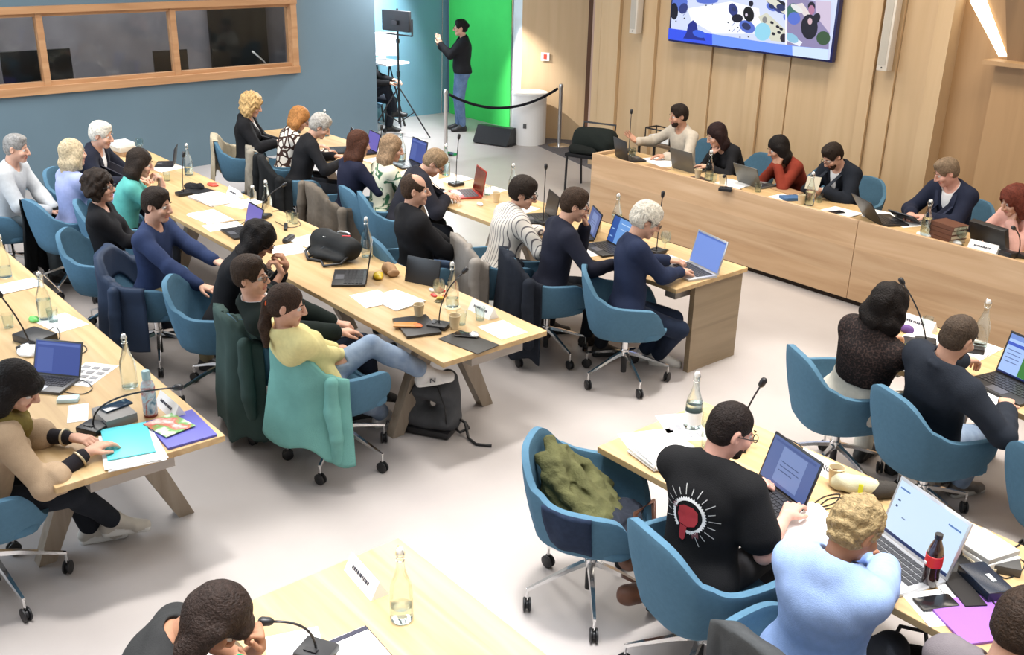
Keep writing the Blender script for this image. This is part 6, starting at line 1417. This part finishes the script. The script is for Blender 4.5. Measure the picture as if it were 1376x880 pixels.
# ------------------------------------------------------------------ near right table (D)
r = papers((893, 612), T, R(-12), 'thick stack of white sheets at the left end of the near right table', w=.22, d=.28, n=6, h=.007)
papers((905, 568), T, R(-30), 'printed sheet with small photo grid behind the thick paper stack', w=.30, d=.21, n=1, print_='grid'); papers((862, 585), T, R(-25), 'white sheet at the left end of the near right table', n=1)
bottle((930, 574), T, 'half full bottle with white label at the near right table', full=.55)
o = MB().lathe([(.0448, .03), (.0448, .10)], 24).build('label', PAPER, [x for x in COL.objects if x.name.startswith('water_bottle')][-1])
bl_ = Vector(at(987, 600, T)); mq = V3(*bl_); bent_mic(mq, above(mq, 1021, 520), 'gooseneck microphone beyond the man in the printed T-shirt', st=True)
tumbler((950, 572), T, 'clear tumbler beside the labelled bottle'); tumbler((950, 600), T, 'clear tumbler hidden behind the T-shirt man')
laptop((1020, 672), T, R(-16), 'black laptop with a dim document before the man in the printed T-shirt', 'doc', 108, .335, .235)
laptop((1190, 758), T, R(-18), 'large silver laptop with bright white screen before the woman in light blue', 'white', 106, .40, .265, body=SILVER)
thing1('white_disc', MB().lathe([(0, 0), (.05, 0), (.05, .006), (0, .006)], 28), WHITE, at(1055, 601, T), 0, 'round white disc behind the black laptop', 'coaster')
cable([(1036, 605), (1040, 595), (1055, 590), (1075, 598), (1078, 606), (1066, 613)], T, 'black charger cable arched beyond the white disc', r=.003)
cable([(1080, 682), (1092, 678), (1108, 668), (1128, 665), (1122, 676), (1098, 684), (1086, 688), (1104, 686), (1126, 680), (1130, 670), (1112, 672), (1098, 684)], T, 'coiled black cable beside the T-shirt man\'s hand', r=.003)
nameplate((1103, 632), T, R(-4), 'name plate with bold surname behind the black laptop', 'one MONGAT', .23); nameplate((1283, 712), T, R(-8), 'name plate behind the silver laptop near the charger', 'DESLAOTA', .23); cup((1121, 652), T, 'paper cup beside the cream pouch')
F = Field(); F.cone((-.07, 0, .045), (.07, 0, .05), .045, .04, 0, .03)
r = empty('pencil_pouch', at(1148, 662, T), R(20), 'cream pouch with dark open end beside the paper cup', 'pouch')
sdf_obj('pouch_body', F, .006, [fabric('pouch_cream', (.62, .60, .42))], r, folds(8, .006, 40), lambda X, Y, Z: -Z+0*X+0*Y)
F = Field(); F.cone((.09, .01, .04), (.15, .05, .04), .042, .036, 0, .02); sdf_obj('lining', F, .006, [fabric('pouch_dark', (.05, .045, .04))], r, folds(2, .004, 40), lambda X, Y, Z: -Z+0*X+0*Y)
MB().box((.03, -.042, .05), (.02, .008, .05)).build('tag', mat('tag_yellow', (.75, .78, .05)), r)
papers((1088, 715), T, R(-24), 'large blank white sheets between the two laptops', w=.40, d=.30, n=4); papers((1275, 815), T, R(-30), 'white sheet under the black phone', w=.21, d=.29, n=1); papers((1300, 790), T, R(-28), 'white sheet under the dark phone case', w=.25, d=.24, n=2)
box_thing('smartphone', (1257, 812), T, R(-28), (.080, .16, .011), mat('phone_black', (.01, .01, .012)), 'black phone lying on a white sheet near the table edge', 'phone', bev=.006, elev=.004)
cable([(1243, 823), (1240, 838), (1238, 855)], T, 'thin white cable hanging from the black phone', m=WHITE, r=.0018)
box_thing('phone_wallet', (1292, 795), T, R(55), (.09, .22, .012), mat('wallet_black', (.02, .018, .018), rough=.6), 'flat black wallet between the cola bottle and the blue box', 'wallet', elev=.006)
r = box_thing('purple_folder', (1322, 832), T, R(-28), (.26, .34, .012), mat('folder_purple', (.30, .13, .50), rough=.55), 'light purple folder with an elastic at the right of the table', 'folder')
r2 = at(1322, 832, T); bnd = MB().box((0, .09, .0135), (.26, .006, .003)).build('elastic', BLACK, r)
box_thing('blue_black_box', (1322, 790), T, R(-28), (.20, .12, .055), mat('box_blueblack', (.010, .018, .035), rough=.25), 'blue black glossy box with white sticker behind the purple folder', 'box', bev=.008)
box_thing('sticker_card', (1328, 792), T, R(-28), (.05, .02, .002), PAPER, 'small white sticker on the blue black box', 'sticker', elev=.056)
box_thing('black_sleeve', (1305, 773), T, R(-30), (.24, .16, .01), BLACK, 'flat black sleeve in front of the stacked boxes', 'sleeve', elev=.002)
for i in range(3): box_thing('paper_box', (1321, 748), T, R(-25+5*i), (.23-.02*i, .18, .022), [mat('box_cream', (.66, .58, .42)), PAPER, mat('box_grey', (.45, .45, .44))][i], ['cream bottom box of the pile by the charger', 'white middle box of the pile by the charger', 'grey printed top sheet pack of the pile by the charger'][i], 'box', elev=.0225*i)
box_thing('charger_brick', (1292, 738), T, R(40), (.07, .12, .035), mat('charger_grey', (.06, .06, .06), rough=.5), 'dark charger brick beside the silver laptop screen', 'charger', bev=.006); box_thing('charger_brick', (1345, 765), T, R(-60), (.08, .14, .04), mat('charger_grey', (.06, .06, .06)), 'dark charger brick near the right edge among cables', 'charger', bev=.006)
cable([(1296, 730), (1306, 722), (1325, 718), (1340, 728)], T, 'black cable from the left charger brick to the right'); cable([(1270, 745), (1266, 735), (1275, 722), (1284, 722), (1280, 732), (1268, 748), (1276, 758), (1290, 756)], T, 'coiled cable left of the left charger brick'); cable([(1340, 755), (1355, 748), (1376, 756), (1370, 770), (1352, 778), (1340, 770), (1350, 762), (1366, 764)], T, 'coiled black cables by the right charger brick'); cable([(1345, 780), (1352, 795), (1362, 805)], T, 'black cable towards the dark brown haired person')
cable([(1303, 800), (1306, 780), (1318, 770), (1345, 748), (1376, 728)], T, 'black microphone neck cable crossing the pile of boxes', r=.004)
r = empty('cola_bottle', at(1248, 786, T), 0, 'cola bottle with red label beside the silver laptop', 'bottle')
MB().lathe([(0, .003), (.028, .003), (.033, .012), (.033, .05), (.030, .07), (.033, .10), (.033, .15), (.026, .185), (.014, .215), (.013, .225), (0, .225)], 24).build('cola_body', mat('cola', (.025, .008, .006), rough=.08, coat=1.), r, True)
MB().lathe([(.0315, .098), (.0345, .10), (.0345, .148), (.0315, .15)], 24).build('label', mat('label_red', (.65, .02, .02), rough=.4), r, True); MB().box((-.02, -.029, .112), (.014, .004, .012), rz=-.6).build('label_mark', WHITE, r)
MB().lathe([(0, .222), (.0155, .222), (.0155, .242), (0, .243)], 18).build('cap', BLACK, r, True)
q = at(1222, 868, .35); r = empty('shoulder_bag', (q[0], q[1], 0), R(30), 'black knitted bag on the floor between the right hand chairs', 'bag')
F = Field(); F.cone((-.10, 0, .10), (.10, 0, .10), .10, None, 0, .04); F.cone((-.08, 0, .28), (.08, 0, .28), .06, None, 0, .04); sdf_obj('bag_body', F, .010, [fabric('bag_knit', (.014, .014, .015), bump=.8, bscale=90)], r, folds(9, .006, 30), lambda X, Y, Z: -Z+0*X+0*Y)
MB().tube([(-.08, 0, .32), (-.05, 0, .44), (.05, 0, .44), (.08, 0, .32)], .010, 6).build('handle', BLACK, r, 'all')
# ------------------------------------------------------------------ far right table (E)
bent_mic(at(1243, 462, T), above(at(1243, 462, T), 1215, 383), 'long gooseneck microphone between the lace top and charcoal blazer', st=True)
bottle((1324, 462), T, 'clear bottle with white stopper beyond the shaved man', full=.1); nameplate((1236, 437), T, R(-2), 'name plate at the left end of the far right table', w=.26)
laptop((1352, 524), T, R(-14), 'dark laptop with a spreadsheet and green column before the shaved man', 'sheet', 105, .38, .26)
papers((1238, 458), T, R(5), 'white sheet at the far right table beside the lace top', n=2); papers((1310, 470), T, R(0), 'papers before the clear bottle', n=2); papers((1330, 545), T, R(-20), 'white sheet under the spreadsheet laptop', n=1)
box_thing('camera_case', (1310, 474), T, R(30), (.10, .07, .04), BLACK, 'small black case among cables before the clear bottle', 'case', bev=.01); cable([(1296, 470), (1306, 462), (1325, 466), (1330, 476), (1318, 482), (1300, 480)], T, 'coiled pale cable around the small black case', m=mat('cable_beige', (.45, .36, .25))); tumbler((1270, 432), T, 'clear tumbler beyond the shaved man at the far right table')
lump('purple_case', (1218, 446), T, 0, [((0, 0, .02), (.05, .03, .03))], mat('case_purple', (.12, .06, .20)), 'small purple case beside the lace sleeve', 'case'); lump('lime_wrapper', (1221, 470), T, 0, [((0, 0, .015), (.04, .03, .02))], mat('wrapper_lime', (.45, .55, .04)), 'lime yellow wrapper beside the lace sleeve', 'wrapper'); box_thing('dark_phone', (1222, 460), T, R(30), (.075, .15, .012), BLACK, 'dark phone beside the purple case', 'phone')
papers((1200, 505), T, R(-10), 'beige sheet under the lace top woman\'s arm', n=1)
# ------------------------------------------------------------------ bottom table (F)
bottle((540, 832), T, 'clear swing-top bottle alone on the bright bottom table', full=.25); nameplate((492, 782), T, R(-6), 'name plate on the bright bottom table', w=.24)
r = papers((482, 872), T, R(-4), 'framed pale print at the bottom of the bright table', w=.20, d=.16, n=1)
MB().box((-.085, 0, .004), (.02, .16, .003)).tube([(-.1, .08, .005), (.1, .08, .005), (.1, -.08, .005)], .0015, 4).build('border', INK, r)
papers((395, 868), T, R(-20), 'white sheet before the bowed woman', w=.16, d=.2, n=1); bent_mic(at(425, 880, T), at(368, 835, .90), 'gooseneck microphone bent towards the bowed woman', .12)
# ------------------------------------------------------------------ interpreter corner
def stanchion(px, label):
    q = at(px[0], px[1], 0); r = empty('stanchion', (q[0], q[1], 0), 0, label, 'stanchion', 'chrome rope stanchions')
    MB().lathe([(0, 0), (.17, 0), (.17, .012), (.10, .03), (.04, .036), (0, .036)], 32).build('base', CHROME, r, True)
    MB().lathe([(0, .03), (.028, .03), (.028, .86), (.034, .87), (.034, .90), (.025, .925), (0, .93)], 20).build('post', mat('steel_brushed', (.55, .54, .53), rough=.3, metal=.9), r, True)
    return V3(q[0], q[1], .86)
s0 = stanchion((599, 208), 'chrome stanchion in front of the interpreter, left end of the rope'); s1 = stanchion((751, 196), 'chrome stanchion by the oak wall, right end of the rope')
pts = [tuple((s1-s0)*t*.94+(s1-s0)*.03+V3(0, 0, -.95*t*(1-t))) for t in np.linspace(0, 1, 24)]
thing1('barrier_rope', MB().tube(pts, .020, 10), mat('rope_black', (.01, .01, .015), rough=.8, bump=.4), tuple(s0), 0, 'black sagging barrier rope between the two chrome stanchions', 'rope', smooth='all')
q = at(665, 193, 0); r = empty('floor_monitor', (q[0], q[1], 0), R(20), 'black wedge screen lying on the floor before the interpreter', 'floor monitor')
M = Matrix(((0, 0, 1, 0), (1, 0, 0, 0), (0, 1, 0, 0), (0, 0, 0, 1)))
MB().prism([(-.16, .02), (.14, .02), (.10, .26), (-.02, .26)], -.30, .30, M=M).build('housing', BLACK, r); MB().box((0, -.09, .13), (.54, .01, .20), M=Matrix.Rotation(-.52, 4, 'X') @ Matrix.Translation((0, -.03, -.04))).build('front_face', mat('monitor_dark', (.02, .022, .026), rough=.2), r); MB().box((0, 0, .01), (.64, .2, .02)).build('foot', BLACK, r)
# light stand
q = at(533, 195, 0); qx = V3(-13.2, 8.92, 0)
r = empty('video_light', tuple(qx), R(12), 'black rectangular video light panel on a tall tripod stand at the corner', 'video light')
MB().tube([(0, 0, .18), (0, 0, 1.9)], .016, 8).tube([(0, 0, .9), (0, 0, .98)], .03, 8).tube([(0, 0, 1.4), (0, 0, 1.46)], .028, 8).build('pole', BLACK, r, True)
for a in (.2, 2.3, 4.4): MB().tube([(0, 0, .75), (.55*math.cos(a), .55*math.sin(a), .02)], .012, 6).tube([(0, 0, .2), (.27*math.cos(a), .27*math.sin(a), .38)], .008, 6).build('leg', BLACK, r, True)
a0 = plane_at(503, 10, 1, 8.98); a1 = plane_at(552, 48, 1, 8.98)
pc_ = plane_at(527, 30, 0, -13.05)
MB().box((-.02, 0, float(pc_[2])), (.56, .06, .30), bev=.01).build('light_panel', mat('panel_black', (.015, .015, .018), rough=.5), r, True); MB().box((0, .0, float(pc_[2])-.20), (.60, .02, .02)).box((.30, 0, float(pc_[2])-.08), (.02, .02, .24)).build('yoke', BLACK, r); MB().box((0, -.05, float(pc_[2])-.02), (.10, .05, .06)).build('bracket', DARK, r)
# monitor on a trestle
qm = V3(-13.98, 9.15, 0); r = empty('trestle_table', tuple(qm), R(10), 'small white topped trestle stand behind the blue wall corner', 'table')
MB().box((0, 0, 1.02), (.70, .50, .03)).build('table_top', WHITE, r)
for sx in (-.25, .25): MB().tube([(sx, -.22, 0), (sx*.6, 0, 1.0), (sx, .22, 0)], .018, 6).tube([(sx, -.13, .42), (sx, .13, .42)], .01, 6).build('leg', BLACK, r)
r = empty('white_monitor', tuple(qm+V3(0, 0, 1.035)), R(60), 'white desktop monitor standing on the trestle behind the corner', 'monitor')
MB().box((0, 0, .26), (.50, .04, .36), bev=.012).build('screen', WHITE, r, True); MB().box((0, -.022, .28), (.46, .004, .26)).build('display', mat('monitor_grey', (.35, .38, .40), rough=.2), r); MB().box((0, .04, .06), (.12, .02, .14)).box((0, 0, .006), (.22, .18, .012)).build('stand', SILVER, r)
# chair with black bags left of the head desk
q = at(795, 250, 0); qc = V3(-9.0, 8.95, 0)
r = empty('folding_chair', tuple(qc), R(20), 'black metal framed chair left of the head desk with bags on it', 'chair')
for x in (-.22, .22):
    MB().tube([(x, -.22, 0), (x, -.2, .46)], .016, 6).build('leg', BLACK, r); MB().tube([(x, .24, 0), (x, .2, .46)], .016, 6).build('leg', BLACK, r)
MB().tube([(-.22, .2, .46), (-.22, .26, .80), (.22, .26, .80), (.22, .2, .46)], .014, 6).build('back_frame', BLACK, r); MB().box((0, 0, .46), (.48, .46, .04), bev=.01).build('seat', fabric('seat_black', BLK), r)
F = Field(); F.cone((-.17, .0, .66), (.17, 0, .66), .13, None, 0, .05); F.cone((-.17, .0, .58), (.17, 0, .58), .13, None, 0, .05)
o = sdf_obj('laptop_bag', F, .011, [fabric('bag_green_black', (.014, .018, .016))], None, folds(21, .005, 24), lambda X, Y, Z: .485-Z+0*X+0*Y); o.location = tuple(qc+V3(.04, .05, 0)); o.rotation_euler = (0, 0, R(20)); setp(o, 'black padded bag standing on the chair left of the head desk', 'bag')
F = Field(); F.cone((-.16, -.16, .53), (.12, -.16, .53), .05, None, 0, .04); o = sdf_obj('folded_coat', F, .011, [fabric('coat_black2', (.012, .014, .013))], None, folds(22, .008, 24), lambda X, Y, Z: .485-Z+0*X+0*Y); o.location = tuple(qc); o.rotation_euler = (0, 0, R(20)); setp(o, 'black coat folded on the chair in front of the padded bag', 'coat')
q2 = at(862, 200, .6); r = empty('side_table', (-8.25, 9.45, 0), R(0), 'small dark side table with a wire rack behind the head desk end', 'table')
MB().box((0, 0, .66), (.55, .34, .03)).build('table_top', mat('side_table_brown', (.12, .08, .05)), r)
for x in (-.25, .25):
    for y in (-.14, .14): MB().box((x, y, .33), (.025, .025, .65)).build('leg', BLACK, r)
r = empty('wire_rack', (-8.25, 9.45, .675), 0, 'black wire rack holding white papers on the side table', 'rack'); MB().tube([(-.2, -.1, 0), (-.2, -.1, .16), (.2, -.1, .16), (.2, -.1, 0)], .010, 6).tube([(-.2, .1, 0), (-.2, .1, .16), (.2, .1, .16), (.2, .1, 0)], .010, 6).tube([(-.2, -.1, .16), (-.2, .1, .16)], .010, 6).build('wire_frame', BLACK, r); MB().box((0, 0, .04), (.32, .16, .07)).build('paper_pile', PAPER, r)
# white pedestal by the slanted wall
q = at(733, 193, 0); r = empty('round_pedestal', (-11.62, 10.22, 0), R(35), 'white rounded pedestal glowing against the slanted oak wall', 'pedestal')
MB().lathe([(0, 0), (.26, 0), (.26, .74), (0, .74)], 40).build('pedestal_body', mat('pedestal_white', (.75, .74, .73), rough=.5), r, True); MB().lathe([(0, .74), (.27, .74), (.27, .77), (0, .77)], 40).build('pedestal_top', mat('pedestal_white', (.75, .74, .73)), r, True); MB().box((0, -.263, .30), (.05, .01, .07)).build('socket', mat('socket_grey', (.10, .10, .10)), r)
# ------------------------------------------------------------------ light
sc = bpy.context.scene
w = bpy.data.worlds.new('room_light'); sc.world = w; w.use_nodes = True
bg = w.node_tree.nodes['Background']; bg.inputs[0].default_value = (1.0, .97, .94, 1); bg.inputs[1].default_value = .42
def area(name, loc, rot, sx, sy, e, col=(1, 1, 1), spread=180):
    l = bpy.data.lights.new(name, 'AREA'); l.shape = 'RECTANGLE'; l.size = sx; l.size_y = sy; l.energy = e; l.color = col; l.spread = R(spread)
    o = bpy.data.objects.new(name, l); COL.objects.link(o); o.location = loc; o.rotation_euler = rot; return o
area('ceiling_light_left', (-8.5, 2.6, 4.6), (0, 0, 0), 6, 1.0, 230, (1, .97, .93), 150)
area('ceiling_light_middle', (-7.5, 5.6, 4.6), (0, 0, 0), 6, 1.0, 170, (1, .95, .88), 150)
area('ceiling_light_desk', (-5.0, 8.3, 4.5), (0, 0, 0), 7, .8, 165, (1, .90, .76), 150)
area('daylight_front', (-1.6, .9, 4.4), (0, 0, 0), 3.6, 4.6, 125, (.93, .96, 1.0), 75)
area('ceiling_light_right', (-1.6, 5.0, 4.5), (0, 0, 0), 3.5, 2.5, 85, (1, .92, .82), 120)
area('floor_fill_sheet', (-1.5, 2.9, 4.7), (0, 0, 0), 6.1, 7.8, 150, (1, .97, .93), 8)  # narrow-spread sheet added to brighten the floor up to a straight edge
area('studio_light', (-13.0, 9.3, 2.9), (R(-60), 0, R(-20)), .8, .8, 380, (.95, .98, 1.), 160)
area('booth_fill', (-14.0, 5.0, 3.0), (0, 0, 0), 1.0, 5.0, 110, (1, .96, .95), 170)  # unseen fill added to lift the booth interior behind the glass
area('cool_left_fill', (-9, -1.5, 3.0), (R(70), 0, 0), 6, 1.5, 230, (.72, .86, 1.), 160)  # cool fill added for the left chair backs; no window here
# spot on the white return wall and pedestal
l = bpy.data.lights.new('wall_washer', 'SPOT'); l.energy = 420; l.spot_size = R(50); l.spot_blend = .8; l.color = (1, .97, .95); o = bpy.data.objects.new('wall_washer', l); COL.objects.link(o); o.location = (-12.2, 9.2, 2.2)
o.rotation_euler = (Vector((-12.1, 10.5, .8))-Vector(o.location)).to_track_quat('-Z', 'Y').to_euler()
# ------------------------------------------------------------------ camera
cam = bpy.data.cameras.new('camera'); co = bpy.data.objects.new('camera', cam); COL.objects.link(co); sc.camera = co
cam.sensor_fit = 'HORIZONTAL'; cam.sensor_width = 36; cam.lens = FPX*36/1376; cam.clip_end = 100
Mx = Matrix(((_r[0], _u[0], -_fw[0], 0), (_r[1], _u[1], -_fw[1], 0), (_r[2], _u[2], -_fw[2], CH), (0, 0, 0, 1))); co.matrix_world = Mx
sc.view_settings.view_transform = 'Standard'; sc.view_settings.look = 'None'; sc.view_settings.exposure = 0.; sc.view_settings.gamma = 1.
sc.cycles.max_bounces = 6; sc.cycles.diffuse_bounces = 3; sc.cycles.glossy_bounces = 3; sc.cycles.transmission_bounces = 5; sc.cycles.transparent_max_bounces = 8; sc.cycles.use_denoising = True
